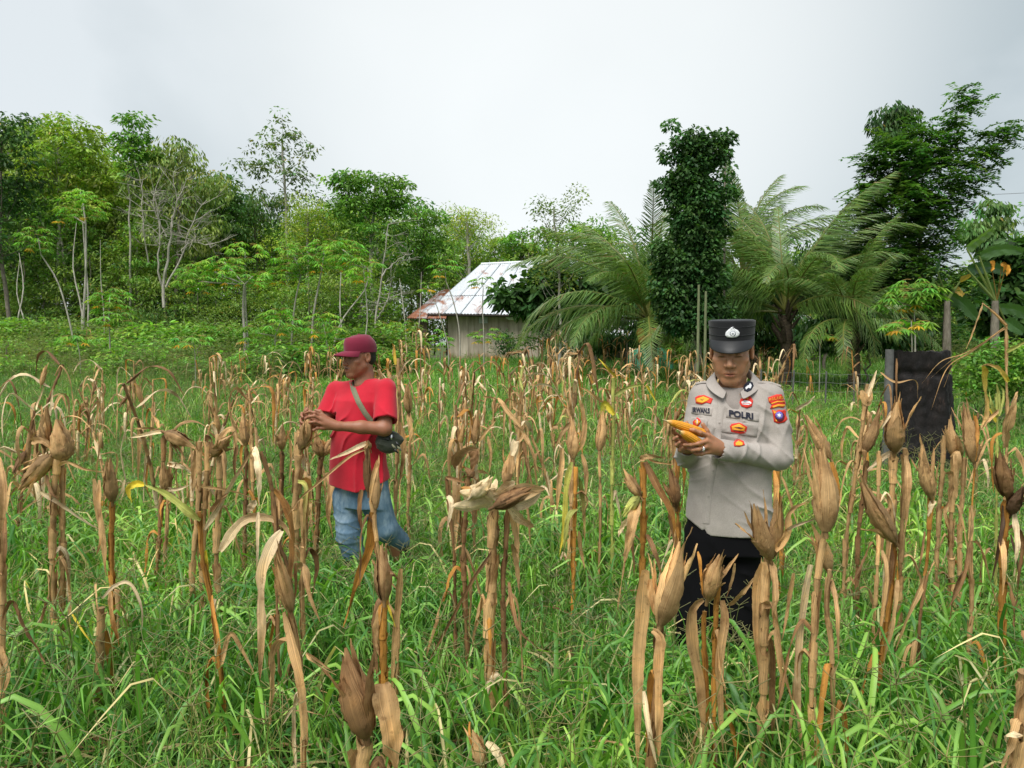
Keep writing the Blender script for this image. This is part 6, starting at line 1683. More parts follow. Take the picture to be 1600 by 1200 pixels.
def head_colour(V, c, A, k, skin, moust=False):
    q = (V - c) @ A / k
    C = np.tile(np.array(skin), (len(V), 1))
    def g(p, r): return np.exp(-(((q - p) / r) ** 2).sum(1))[:, None]
    lips = np.array(skin) * [.80, .52, .52]
    m = np.clip(g((0, .096, -.067), (.017, .02, .0065)) * 1.6, 0, 1); C = C * (1 - m) + lips * m
    m = np.clip(g((0, .10, -.0675), (.02, .02, .0012)) * 1.3, 0, 1); C = C * (1 - m * .7)
    hair = np.array([.02, .015, .012])
    for s_ in (-1, 1):
        m = np.clip(g((s_ * .031, .085, .024), (.015, .03, .0036)) * 1.5, 0, 1) * .85; C = C * (1 - m) + hair * m
        m = np.clip(g((s_ * .030, .088, -.0015), (.0125, .02, .0022)) * 1.4, 0, 1); C = C * (1 - m) + hair * m * 1.2   # lash line of lowered lids
        m = np.clip(g((s_ * .0085, .108, -.041), (.004, .006, .003)), 0, 1); C = C * (1 - m * .8)
        m = np.clip(g((s_ * .03, .06, -.03), (.03, .03, .025)), 0, 1) * .25; C = C * (1 + m * np.array([.14, -.02, -.04]))
    if moust:
        m = np.clip(g((0, .098, -.056), (.022, .025, .0045)) * 1.4, 0, 1) * .9; C = C * (1 - m) + hair * m
        m = np.clip(g((0, .088, -.095), (.012, .02, .008)), 0, 1) * .35; C = C * (1 - m) + hair * m
    # stubble / darker jaw and neck
    return C
def finish_mesh(name, V, F, C, mat, parent, base, thick=None):
    mb = MB(); mb.add(V, F, C)
    return mb.build(name, mat, parent, base)
def surf(vol, it=1): 
    V, F = vol.mesh(); return relax(V, F, it), F
def bvh_of(V, F): return BVHTree.FromPolygons([tuple(p) for p in V], [tuple(int(i) for i in f) for f in F])
def project_px(bvh, pts, off=.002, fallback=None):
    out = []; o = Vector((0, 0, EYE)); last = fallback
    for (x, y) in pts:
        d = Vector(at(x, y, 1.0) - np.array([0, 0, EYE])); d.normalize()
        h = bvh.ray_cast(o, d)
        if h[0] is None:
            out.append(last if last is not None else at(x, y, 3.4)); continue
        dist = h[3]
        p = np.array(o + d * (dist - off)); out.append(p); last = p
    return np.array(out)
def patch(bvh, poly, mat, parent, base, name='badge', off=.002, ring=3, c=None):
    """embroidered patch: outline polygon in photo px, laid on the cloth, with a raised rim"""
    poly = np.array(poly, float); cen = poly.mean(0) if c is None else np.array(c)
    # densify
    D_ = []
    for i in range(len(poly)):
        a, b = poly[i], poly[(i + 1) % len(poly)]
        for t in np.linspace(0, 1, 4)[:-1]: D_.append(a * (1 - t) + b * t)
    D_ = np.array(D_); n = len(D_)
    rings = [cen + (D_ - cen) * s_ for s_ in (1.0, .97, .66, .33, .02)]
    mb = MB(); V = []
    for j, r_ in enumerate(rings): V.append(project_px(bvh, r_, off if j else -.001))
    V = np.concatenate(V)
    mb.add(V, grid_faces(len(rings), n, True), (1, 1, 1))
    return mb.build(name, mat, parent, base)
def text_patch(bvh, txt, cx, cy, w, h, mat, parent, base, ang=0.0, skew=0.0, off=.004, name='lettering', bold=.0, char_h=None):
    cu = bpy.data.curves.new(name, 'FONT'); cu.body = txt; cu.align_x = 'CENTER'; cu.align_y = 'CENTER'; cu.offset = bold; cu.resolution_u = 3
    ob = bpy.data.objects.new(name, cu); me = bpy.data.meshes.new_from_object(ob)
    V = np.array([v.co[:] for v in me.vertices])[:, :2]; polys = [list(p.vertices) for p in me.polygons]
    bpy.data.objects.remove(ob); bpy.data.meshes.remove(me)
    lo, hi = V.min(0), V.max(0); V = (V - (lo + hi) / 2) / (hi - lo) * [w, -h]
    V[:, 1] += V[:, 0] * skew
    c_, s_ = math.cos(ang), math.sin(ang); V = V @ np.array([[c_, s_], [-s_, c_]])
    P = project_px(bvh, V + [cx, cy], off)
    mb = MB()
    for p in polys: mb.add(P[p], [list(range(len(p)))], (1, 1, 1))
    return mb.build(name, mat, parent, base, smooth=False)

# ================================================================== the policeman
PD = 3.45
def pp(x, y, dy=0.0): return at(x, y, PD + dy)
pbase = np.array([pp(1125, 600)[0], PD, float(gz(1.0, PD))])
cop = empty('person', pbase, 'policeman in grey shirt and black cap looking down at corn cobs in his hands', 'person')
yaw = R(16); fw = np.array([-math.sin(yaw), -math.cos(yaw), 0]); sd = np.array([math.cos(yaw), -math.sin(yaw), 0])  # sd: image right
shR, shL = pp(1099, 619, .06), pp(1203, 622, -.05)
elR, wrR = pp(1074, 712, .04), pp(1074, 700, -.17)
elL, wrL = pp(1218, 715, -.10), pp(1134, 704, -.20)
hipc = pp(1134, 800, 0); chest = pp(1150, 655, .0)
hc = pp(1143, 547.5, .0)
HF = unit(fw + np.array([-.06, 0, -.26])); HA = head_axes(HF)
SK = (.40, .20, .112); HK = 1.18
v = Vol([pp(1030, 600)[0], PD - .42, pp(0, 760)[2]], [pp(1200, 600)[0], PD + .2, pp(0, 505)[2]], .0032)
build_head(v, hc, HA, HK, cr_=(.088, .064))
HKx = 0
neck0 = hc + HA @ np.array([0, -.03, -.06]); nb = pp(1146, 612, .02)
v.chain([neck0, (neck0 + nb) / 2 + [0, .004, 0], nb, nb + [0, 0, -.06]], [.052, .053, .056, .058], .03)
v.cone(neck0 + [0, -.045, -.03], nb + [0, -.055, .0], .014, .016, .03)
# hands -------------------------------------------------------------
def finger(v, pts, r0, r1):
    n = len(pts); rs = np.linspace(r0, r1, n)
    v.chain(pts, rs, .004)
    for p, r in zip(pts[1:-1], rs[1:-1]): v.ell(p, (r * 1.08,) * 3, None, .004)
def hand(v, wrist, palm, knk, fingers, thumb, pr=.0135, wr=.026):
    # wrist -> palm as a fan of metacarpals
    for kx in knk:
        v.cone(wrist * .75 + kx * .25, kx, pr * 1.15, pr * .85, .014)
    v.cone(wrist, palm, wr, .021, .02)
    for f_, kx in zip(fingers, knk): finger(v, [kx] + f_, .0098, .0072)
    v.cone(wrist * .6 + thumb[0] * .4, thumb[0], .017, .0135, .016); finger(v, thumb, .0125, .0088)
pk = lambda L_: [pp(*q) for q in L_]
# his left hand (image right) closing over both cobs from the right
hand(v, wrL, pp(1114, 698, -.235), pk([(1106, 681, -.26), (1103, 689, -.272), (1103, 698, -.27), (1106, 706, -.255)]),
     [pk([(1094, 676, -.285), (1084, 672, -.29), (1078, 671, -.285)]), pk([(1091, 693, -.295), (1079, 695, -.30), (1069, 695, -.295)]),
      pk([(1092, 702, -.29), (1082, 703, -.29), (1075, 701, -.28)]), pk([(1096, 709, -.27), (1088, 709, -.27), (1082, 706, -.262)])],
     pk([(1110, 684, -.235), (1104, 673, -.245), (1098, 663, -.245)]))
# his right hand (image left) cradling the cobs from beneath, finger tips curling up on the left
hand(v, wrR, pp(1074, 694, -.205), pk([(1066, 684, -.225), (1065, 690, -.23), (1066, 696, -.23), (1069, 702, -.225)]),
     [pk([(1058, 680, -.25), (1052, 675, -.275), (1053, 670, -.295)]), pk([(1058, 689, -.26), (1054, 686, -.285), (1058, 683, -.30)]),
      pk([(1060, 697, -.255), (1057, 695, -.28), (1062, 691, -.295)]), pk([(1064, 704, -.245), (1062, 703, -.265), (1067, 699, -.28)])],
     pk([(1072, 682, -.20), (1073, 672, -.205), (1073, 661, -.21)]), wr=.024)
v.chain([elR + (wrR - elR) * .2, wrR], [.036, .025], .02); v.chain([elL + (wrL - elL) * .2, wrL], [.036, .026], .02)
V, F = surf(v, 1)
C = head_colour(V, hc, HA, HK, SK)
dh = np.linalg.norm(V - hc, axis=1) > .20
C[dh] = np.array(SK) * [.98, .93, .9]
# rest of the body (inside the clothes)
v2 = Vol([pp(1040, 600)[0], PD - .3, pbase[2] - .02], [pp(1240, 600)[0], PD + .3, pp(0, 600)[2]], .009)
v2.loft([(pp(0, 835)[2], hipc[0], PD, .15, .11), (pp(0, 770)[2], hipc[0] + .01, PD, .13, .10), (pp(0, 660)[2], chest[0], PD, .15, .11), (pp(0, 612)[2], chest[0], PD, .11, .07)], sd[:2], .03)
for a, b in ((shR, elR), (shL, elL)): v2.cone(a, b, .045, .036, .03)
v2.cone(elR, wrR, .034, .026, .02); v2.cone(elL, wrL, .034, .027, .02)
fR, fL = np.array([pp(1083, 0)[0], PD + .02, pbase[2] + .07]), np.array([pp(1162, 0)[0], PD + .0, pbase[2] + .07])
hR, hL = pp(1105, 850, 0), pp(1158, 850, 0)
for h_, f_ in ((hR, fR), (hL, fL)):
    kn = (h_ + f_) / 2 + fw * .03; v2.chain([h_, kn, f_], [.075, .05, .035], .03); v2.cone(f_, f_ + fw * .12 - [0, 0, .03], .035, .028, .02)
V2, F2 = surf(v2, 1)
Vb = np.concatenate([V, V2]); Fb = np.concatenate([F, F2 + len(V)]); Cb = np.concatenate([C, np.tile(SK, (len(V2), 1))])
finish_mesh('body', Vb, Fb, Cb, M['skin'], cop, pbase)
# hair -------------------------------------------------------------
def hair_shell(c, A, k, parent, base, zmin=-.045):
    v = Vol(c - .16, c + .16, .004)
    v.ell(c + A @ np.array([0, -.016, .036]) * k, np.array([.0775, .0965, .070]) * k, A, .01)
    v.ell(c + A @ np.array([0, -.04, -.02]) * k, np.array([.062, .062, .05]) * k, A, .02)
    v.ell(c + A @ np.array([0, .10, -.04]) * k, np.array([.12, .105, .12]) * k, A, .006, 'sub')
    for s_ in (-1, 1): v.ell(c + A @ np.array([s_ * .085, .01, -.012]) * k, np.array([.02, .03, .038]) * k, A, .004, 'sub')
    V, F = surf(v, 1); finish_mesh('hair', V, F, (1, 1, 1), M['hair'], parent, base)
hair_shell(hc, HA, HK * .99, cop, pbase)
# trousers ----------------------------------------------------------
v = Vol([pp(1035, 600)[0], PD - .3, pbase[2] + .02], [pp(1225, 600)[0], PD + .3, pp(0, 770)[2]], .008)
v.loft([(pp(0, 860)[2], hipc[0] + .005, PD, .175, .13), (pp(0, 800)[2], hipc[0], PD, .165, .12), (pp(0, 775)[2], hipc[0], PD, .155, .115)], sd[:2], .03)
for h_, f_, sx in ((hR, fR, -1), (hL, fL, 1)):
    kn = (h_ + f_) / 2 + fw * .03
    v.chain([h_ + [0, 0, .02], kn, f_ + [0, 0, -.02]], [.098, .078, .066], .03)
v.warp(lambda P: folds(P, (0.2, 0, 1), .12, .008, 5) + folds(P, (.8, 0, .6), .15, .006, 8))
V, F = surf(v, 2); finish_mesh('trousers', V, F, (1, 1, 1), M['black_cloth'], cop, pbase)
for f_ in (fR, fL):
    v = Vol(f_ - .22, f_ + .22, .007); v.chain([f_ + [0, 0, .05], f_ + [0, 0, -.02], f_ + fw * .14 + [0, 0, -.035]], [.045, .048, .042], .03)
    V, F = surf(v, 1); V[:, 2] = np.maximum(V[:, 2], pbase[2]); finish_mesh('shoe', V, F, (1, 1, 1), M['brown_leather'], cop, pbase)
# shirt --------------------------------------------------------------
SH = .0050
v = Vol([pp(1035, 600)[0], PD - .40, pp(0, 842)[2]], [pp(1250, 600)[0], PD + .3, pp(0, 575)[2]], SH)
def sec(py, cx, hw, hd, dy=0.0): q = pp(cx, py, dy); return (q[2], q[0], q[1], hw, hd)
v.loft([sec(838, 1138, .196, .135), sec(800, 1138, .188, .135), sec(750, 1140, .178, .128), sec(700, 1144, .182, .125), sec(660, 1149, .188, .122), sec(630, 1151, .185, .108, .01), sec(616, 1151, .145, .082, .015), sec(608, 1150, .09, .068, .02)], sd[:2], .03)
v.cone(shR, shL, .054, .054, .04)
v.cone(pp(1160, 612, .02), shL + [.0, 0, .006], .034, .040, .03); v.cone(pp(1138, 613, .03), shR + [.0, 0, .006], .032, .040, .03)
v.chain([shR, (shR + elR) / 2, elR], [.060, .056, .053], .012)
v.chain([elR, wrR + (wrR - elR) * .0], [.053, .042], .012)
v.chain([shL, (shL + elL) / 2 + [.006, 0, 0], elL], [.062, .059, .056], .012)
cuL = wrL + (elL - wrL) * -.02
v.chain([elL, elL * .45 + wrL * .55, cuL], [.054, .045, .042], .008)
# creases: round the elbows, across the waist, down the placket
def wr1(P):
    r = folds(P, (.45, 0, 1), .13, .016, 21) * np.clip(1 - np.abs(P[:, 2] - pp(0, 765)[2]) / .22, 0, 1)
    dE = np.linalg.norm(P - (elL + [-.04, 0, .03]), axis=1); r = r + folds(P, (.75, .1, .65), .045, .034, 31) * np.exp(-(dE / .14) ** 2) * 1.3
    dE = np.linalg.norm(P - elR, axis=1); r = r + folds(P, (-.3, .3, 1), .045, .012, 41) * np.exp(-(dE / .11) ** 2)
    dA = np.linalg.norm(P - pp(1200, 665, -.05), axis=1); r = r + folds(P, (1, 0, .5), .06, .012, 51) * np.exp(-(dA / .09) ** 2)
    r = r + folds(P, (1, 0, -.25), .11, .008, 65) * (P[:, 2] > pp(0, 720)[2]) + folds(P, (.8, 0, 1), .09, .006, 68) + svn(P, 26, 61) * .005 + svn(P, 55, 62) * .0018
    return r
v.warp(wr1)
# groove between arm and torso, neck opening, cuffs, hem with its slit
v.cone(wrL, wrL + (wrL - elL) * .5, .034, .040, .002, 'sub'); v.cone(wrR, wrR + (wrR - elR) * .6, .033, .038, .002, 'sub')
v.ell(nb + fw * .02 + [0, 0, .035], (.070, .075, .058), None, .006, 'sub')
v.ell(pp(1139, 606, -.08), (.026, .07, .040), None, .006, 'sub')
v.ell(pp(1104, 838, -.13), (.012, .05, .05), None, .004, 'sub')
hemz = lambda x: np.interp(x, [pp(1068, 0)[0], pp(1100, 0)[0], pp(1106, 0)[0], pp(1112, 0)[0], pp(1210, 0)[0]], [pp(0, 798)[2], pp(0, 822)[2], pp(0, 826)[2], pp(0, 829)[2], pp(0, 829)[2]])
g = v.grid((0, 0, 0), v.n); v.f = np.maximum(v.f, (hemz(g[..., 0]) - g[..., 2]).astype(np.float32)); del g
V, F = surf(v, 1)
shirt = finish_mesh('shirt', V, F, (1, 1, 1), M['khaki'], cop, pbase)
sb = bvh_of(V, F)
# grey undershirt in the collar
v = Vol(nb - .14, nb + .1, .005); v.loft([(nb[2] - .13, nb[0] - .005, nb[1] - .02, .12, .118), (nb[2] - .05, nb[0] - .003, nb[1] - .014, .092, .102), (nb[2] + .022, nb[0] - .002, nb[1] - .008, .066, .066)], sd[:2], .01)
V, F = surf(v, 1); finish_mesh('undershirt', V, F, (.72, .70, .70), M['khaki'], cop, pbase)
# collar: stand and two falling wings
mb = MB(); cc_ = nb + np.array([0, .004, 0])
nth = 41; th = np.linspace(R(-164), R(164), nth)       # 0 = back of the neck
rows = []
for (rr, dz, ext) in ((.003, -.040, 0), (.0, .0, 0), (.007, .003, 0), (.025, -.018, .0), (.036, -.034, 1)):
    row = []
    for t in th:
        fr = abs(t) / R(164); d = -fw * math.cos(t) + sd * math.sin(t)
        r2 = .072 + rr + .026 * fr ** 3 + ext * .014 * fr
        zz = .112 - .122 * fr ** 2.1 + dz + .012 * fr ** 4 + ext * .006 * fr ** 6
        row.append(cc_ + d * r2 * np.array([1.0, 1.0, 1]) + [0, 0, zz])
    rows.append(row)
rows = np.array(rows)
mb.add(rows.reshape(-1, 3), grid_faces(5, nth), (1.0, 1.0, 1.0))
col = mb.build('collar', M['khaki'], cop, pbase)
sm = col.modifiers.new('thickness', 'SOLIDIFY'); sm.thickness = .003; sm.offset = 0
ss = col.modifiers.new('smooth', 'SUBSURF'); ss.levels = 1; ss.render_levels = 1
Vc = rows.reshape(-1, 3); cb = bvh_of(Vc, grid_faces(5, nth))
# chest details projected onto the cloth
def strip(pts, w, off, name, mat, colr=(1, 1, 1), bv=None):
    bv = bv or sb
    P = np.array(pts, float); P = np.stack([np.interp(np.linspace(0, 1, 24), np.linspace(0, 1, len(P)), P[:, i]) for i in (0, 1)], 1)
    T = np.gradient(P, axis=0); N_ = np.stack([-T[:, 1], T[:, 0]], 1); N_ /= np.linalg.norm(N_, axis=1)[:, None]
    L1 = project_px(bv, P + N_ * w / 2, -.001); L2 = project_px(bv, P + N_ * w / 2 * .8, off); L3 = project_px(bv, P - N_ * w / 2 * .8, off); L4 = project_px(bv, P - N_ * w / 2, -.001)
    mb = MB(); mb.add(np.concatenate([L1, L2, L3, L4]), grid_faces(4, 24), colr); return mb.build(name, mat, cop, pbase)
strip([(1128, 612), (1124, 660), (1116, 720), (1107, 770), (1103, 818)], 12, .0035, 'placket', M['khaki'], (1.03, 1.03, 1.03))
pk1 = patch(sb, [(1130, 655), (1185, 664), (1183, 683), (1127, 675)], M['khaki'], cop, pbase, 'pocket_flap', .004)
pk2 = patch(sb, [(1080, 651), (1107, 655), (1104, 670), (1078, 668)], M['khaki'], cop, pbase, 'pocket_flap', .004)
nt1 = patch(sb, [(1137, 638), (1187, 644), (1186, 659), (1134, 652)], M['khaki'], cop, pbase, 'name_tape', .003)
nt2 = patch(sb, [(1080, 633), (1114, 636), (1112, 650), (1080, 646)], M['khaki'], cop, pbase, 'name_tape', .003)
text_patch(sb, 'POLRI', 1158, 648, 38, 10.5, M['badge_dark'], cop, pbase, skew=.14, off=.0075, bold=.045)
text_patch(sb, 'IRWAN.S', 1095.5, 641, 27, 8.5, M['badge_dark'], cop, pbase, skew=.06, off=.0075, bold=.045)
# badges
b1 = patch(sb, [(1086, 621), (1091, 618), (1100, 617), (1107, 620), (1114, 623), (1111, 631), (1104, 629), (1096, 632), (1087, 630)], M['badge_red'], cop, pbase, off=.004)
patch(sb, [(1088, 623), (1099, 619), (1109, 623), (1106, 626), (1097, 630), (1088, 628)], M['badge_gold'], b1, pbase, 'emblem', .0055)
text_patch(sb, 'V', 1097, 624.5, 6, 3, M['badge_dark'], b1, pbase, off=.0065, name='emblem')
b2 = patch(sb, [(1157, 623), (1164, 621), (1167, 617), (1171, 617), (1177, 626), (1175, 635), (1167, 638), (1158, 635), (1155, 629)], M['badge_red'], cop, pbase, off=.004)
patch(sb, [(1158, 628), (1164, 625), (1172, 627), (1175, 630), (1170, 633), (1160, 632)], M['white_thread'], b2, pbase, 'emblem', .0055)
patch(sb, [(1160, 629.5), (1172, 629.5), (1172, 630.5), (1160, 630.5)], M['badge_red'], b2, pbase, 'emblem', .0065)
patch(sb, [(1165, 622), (1168, 619.5), (1170, 622), (1168, 624)], M['badge_gold'], b2, pbase, 'emblem', .0055)
b3 = patch(sb, [(1140, 666), (1143, 662), (1150, 661), (1155, 660), (1161, 663), (1168, 667), (1166, 677), (1158, 678), (1142, 675)], M['badge_red'], cop, pbase, off=.006)
patch(sb, [(1143, 666), (1155, 662), (1165, 668), (1163, 674), (1144, 672)], M['badge_gold'], b3, pbase, 'emblem', .0075)
patch(sb, [(1146, 668), (1155, 667), (1162, 669.5), (1155, 670)], M['badge_maroon'], b3, pbase, 'emblem', .0085)
patch(sb, [(1146, 672.5), (1162, 674), (1162, 674.8), (1146, 673.3)], M['badge_maroon'], b3, pbase, 'emblem', .0085)
b4 = patch(sb, [(1146, 692), (1148, 688), (1155, 686), (1162, 689), (1164, 695), (1155, 698), (1147, 697)], M['badge_red'], cop, pbase, off=.004)
patch(sb, [(1149, 692), (1155, 688), (1161, 692), (1160, 696), (1150, 696)], M['badge_gold'], b4, pbase, 'emblem', .0055)
b5 = patch(sb, [(1086, 655), (1089, 652), (1093, 654), (1096, 659), (1092, 665), (1088, 668), (1083, 664), (1082, 659)], M['badge_red'], cop, pbase, off=.006)
patch(sb, [(1085, 659), (1088, 656), (1090, 656), (1094, 659), (1089, 665)], M['badge_gold'], b5, pbase, 'emblem', .0075)
patch(sb, [(1088.5, 655), (1090, 655), (1090, 662), (1088.5, 662)], M['white_thread'], b5, pbase, 'emblem', .0085)
# sleeve patches
s1 = patch(sb, [(1200, 621), (1213, 616), (1226, 616), (1227, 627), (1229, 638), (1216, 636), (1203, 639), (1206, 632), (1201, 628)], M['badge_red'], cop, pbase, off=.004)
for i, ch in enumerate('POLRES'):
    a = -.32 + i * .11; text_patch(sb, ch, 1203.5 + i * 4.0, 624.6 - 1.3 * i + .11 * i * i, 3.0, 4.4, M['badge_gold'], s1, pbase, ang=a, off=.006, bold=.02)
patch(sb, [(1205, 630), (1214, 626.5), (1226, 626.5), (1226, 628), (1214, 628), (1205, 631.5)], M['badge_gold'], s1, pbase, 'emblem', .0055)
patch(sb, [(1207, 634.5), (1216, 631.5), (1227, 632), (1227, 635), (1216, 634.5), (1207, 637.5)], M['badge_gold'], s1, pbase, 'emblem', .0055)
s2 = patch(sb, [(1206, 640), (1213, 642), (1217, 640), (1222, 641), (1229, 639), (1228, 648), (1231, 655), (1226, 660), (1216, 662), (1209, 659), (1208, 648)], M['badge_red'], cop, pbase, off=.004)
patch(sb, [(1211, 652), (1214, 656), (1219, 659), (1212, 658)], M['badge_gold'], s2, pbase, 'emblem', .0055)
patch(sb, [(1208, 641), (1214, 644), (1210, 647)], M['badge_gold'], s2, pbase, 'emblem', .0055)
a_ = np.linspace(0, 2 * math.pi, 12, endpoint=False)
patch(sb, [(1218.5 + 8 * math.cos(t), 651 + 8.3 * math.sin(t)) for t in a_], M['badge_maroon'], s2, pbase, 'emblem', .0055)
patch(sb, [(1217.5 + 6.2 * math.cos(t), 649 + 6.2 * math.sin(t)) for t in a_], M['badge_blue'], s2, pbase, 'emblem', .0065)
patch(sb, [(1217.5 + (4.2 if i % 2 else 2.0) * math.cos(t), 649 + (4.2 if i % 2 else 2.0) * math.sin(t)) for i, t in enumerate(a_)], M['white_thread'], s2, pbase, 'emblem', .0075)
# collar badge and shoulder straps
k1 = patch(cb, [(1160, 609), (1163, 601), (1169, 595), (1176, 597), (1178, 603), (1174, 610), (1168, 613)], M['badge_dark'], cop, pbase, 'collar_badge', .005)
patch(cb, [(1164, 606), (1166, 600), (1170, 602), (1172, 598), (1175, 602), (1173, 607), (1169, 606), (1166, 609)], M['white_thread'], k1, pbase, 'emblem', .0065)
k2 = patch(sb, [(1113, 600), (1117, 594), (1119, 594), (1119, 600), (1115, 604)], M['badge_dark'], cop, pbase, 'collar_badge', .006)
for (a0, a1, b0, b1_) in ((nb + sd * .055 + [0, 0, .008], shL + sd * .045 + [0, 0, .052], 0, 0), (nb - sd * .055 + [0, 0, .008], shR - sd * .035 + [0, 0, .052], 0, 0)):
    P = resample([a0, (a0 + a1) / 2 + [0, 0, .02], a1], 14)
    out = []
    for p in P:
        h = sb.ray_cast(Vector((p[0], p[1], p[2] + .15)), Vector((0, 0, -1)))
        out.append([p[0], p[1], (h[0].z if h[0] is not None else p[2])])
    P = np.array(out); P[:, 2] = np.convolve(np.pad(P[:, 2], 2, 'edge'), np.ones(5) / 5, 'valid')
    V = []
    for off, hh in ((-.022, .0), (-.021, .007), (.021, .007), (.022, .0)): V.append(P + fw * off + [0, 0, hh])
    mb = MB(); mb.add(np.array(V).reshape(-1, 3), grid_faces(4, 14), (1.02, 1.02, 1.02)); e_ = mb.build('shoulder_strap', M['khaki'], cop, pbase)
    mb = MB(); q = P[2] + [0, 0, .009]; an = np.linspace(0, 6.28, 11)[:-1]
    V = [[q + (sd * math.cos(t) + fw * math.sin(t)) * r_ + [0, 0, z_] for t in an] for r_, z_ in ((.007, -.003), (.0065, .001), (.001, .0015))]
    mb.add(np.array(V).reshape(-1, 3), grid_faces(3, 10, True), (.7, .7, .7)); mb.build('button', M['khaki'], e_, pbase)
# buttons down the placket
for (x, y) in ((1124, 660), (1114, 735), (1107, 775)):
    patch(sb, [(x + 1.4 * math.cos(t), y + 1.4 * math.sin(t)) for t in a_], M['khaki'], cop, pbase, 'button', .007)
# silver ring
rg = pk([(1098, 701.5, -.283)])[0]; ax = unit(pk([(1092, 702, -.29)])[0] - pk([(1103, 698, -.27)])[0])
mb = MB(); u_ = unit(np.cross(ax, [0, 0, 1])); w_ = np.cross(ax, u_)
tube(mb, [rg + (u_ * math.cos(t) + w_ * math.sin(t)) * .0112 for t in np.linspace(0, 6.28, 17)], .0022, 6, cap=False)
tube(mb, [rg + [0, -.010, .002], rg + [0, -.017, .003]], [.0065, .005], 8)
mb.build('ring', M['silver'], cop, pbase)
# cap: flat-topped drum with a short peak
def drum_cap(c, A, parent, base):
    mb = MB(); m = 40; a = np.linspace(0, 2 * math.pi, m, endpoint=False)
    rows = [(.0915, .1190, .030, .0), (.0915, .1190, .042, .0), (.0920, .1180, .060, .0), (.0935, .1150, .100, .0), (.0955, .1130, .120, .0), (.0950, .1125, .125, 0), (.088, .1040, .128, 0), (.06, .075, .127, 0), (.02, .03, .125, 0), (.001, .001, .125, 0)]
    V = []
    for (rx, ry, z, q) in rows:
        fr = .006 * np.cos(a) * (z > .09)
        V.append(c + (np.stack([1.07 * rx * np.sin(a), ry * np.cos(a) - .014, np.full(m, z) + fr - .004], 1)) @ A.T)
    mb.add(np.concatenate(V), grid_faces(len(rows), m, True), (1, 1, 1))
    for z_ in (.066, .102):      # stitched bands
        mb2 = np.array([c + A @ np.array([(.0928 + (z_ - .066) * .05) * 1.07 * math.sin(t), (.1185 - (z_ - .066) * .09) * math.cos(t) - .014, z_ - .002]) for t in np.linspace(0, 6.283, 41)])
        tube(mb, mb2, .0012, 4, (1.5, 1.5, 1.5), cap=False)
    cap_ = mb.build('cap', M['cap_black'], parent, base)
    mb = MB(); th = np.linspace(R(-72), R(72), 25); V = []
    for (e, dz) in ((0, .0), (.2, -.006), (.6, -.026), (1.0, -.046), (1.0, -.050), (.6, -.030), (0, -.006)):
        for t in th:
            o_ = .052 * e * math.cos(t * 1.18) ** .7 if abs(t * 1.18) < math.pi / 2 else 0
            V.append(c + A @ np.array([(.0985 + o_ * .35) * math.sin(t), (.119 + o_) * math.cos(t) - .014, .040 + dz * max(0, math.cos(t * 1.1)) + .002 - .012 * math.sin(t) ** 2 * e]))
    mb.add(np.array(V), grid_faces(7, 25), (1, 1, 1)); mb.build('peak', m_simple('black_peak', (.014, .0145, .016), .5, .1, 60), cap_, base)
    return rows, cap_
CA = head_axes(unit(fw + np.array([-.04, 0, -.12])))
crows, cap_o = drum_cap(hc + [0, 0, .012], CA, cop, pbase)
# cap emblem: laid on the drum front
me_ = cap_o.data; Vv = np.array([v_.co[:] for v_ in me_.vertices]) + pbase
capb = BVHTree.FromPolygons([tuple(p) for p in Vv], [tuple(p.vertices) for p in me_.polygons])
em = patch(capb, [(1143, 511), (1145, 513), (1149, 514), (1153, 516), (1156, 520), (1155, 524), (1151, 527), (1143, 528), (1136, 527), (1133, 524), (1134, 519), (1138, 515), (1141, 513)], M['white_thread'], cap_o, pbase, 'emblem', .004)
M['emb_grey'] = m_simple('grey_thread', (.2, .22, .25), .7, .2, 200)
patch(capb, [(1145 + 5 * math.cos(t), 521.5 + 4.5 * math.sin(t)) for t in a_], M['emb_grey'], cap_o, pbase, 'emblem', .005)
patch(capb, [(1145 + 3.8 * math.cos(t), 521.5 + 3.4 * math.sin(t)) for t in a_], M['white_thread'], cap_o, pbase, 'emblem', .006)
patch(capb, [(1145 + (2 if i % 2 else 1) * math.cos(t), 521.5 + (2 if i % 2 else 1) * math.sin(t)) for i, t in enumerate(a_)], M['emb_grey'], cap_o, pbase, 'emblem', .007)
for dx, dy in ((0, 0), (-2.5, 2), (2.5, 2)):
    patch(capb, [(1145 + dx + (1.4 if i % 2 else .6) * math.cos(t), 511.5 + dy + (1.4 if i % 2 else .6) * math.sin(t)) for i, t in enumerate(a_)], M['white_thread'], cap_o, pbase, 'emblem', .005)

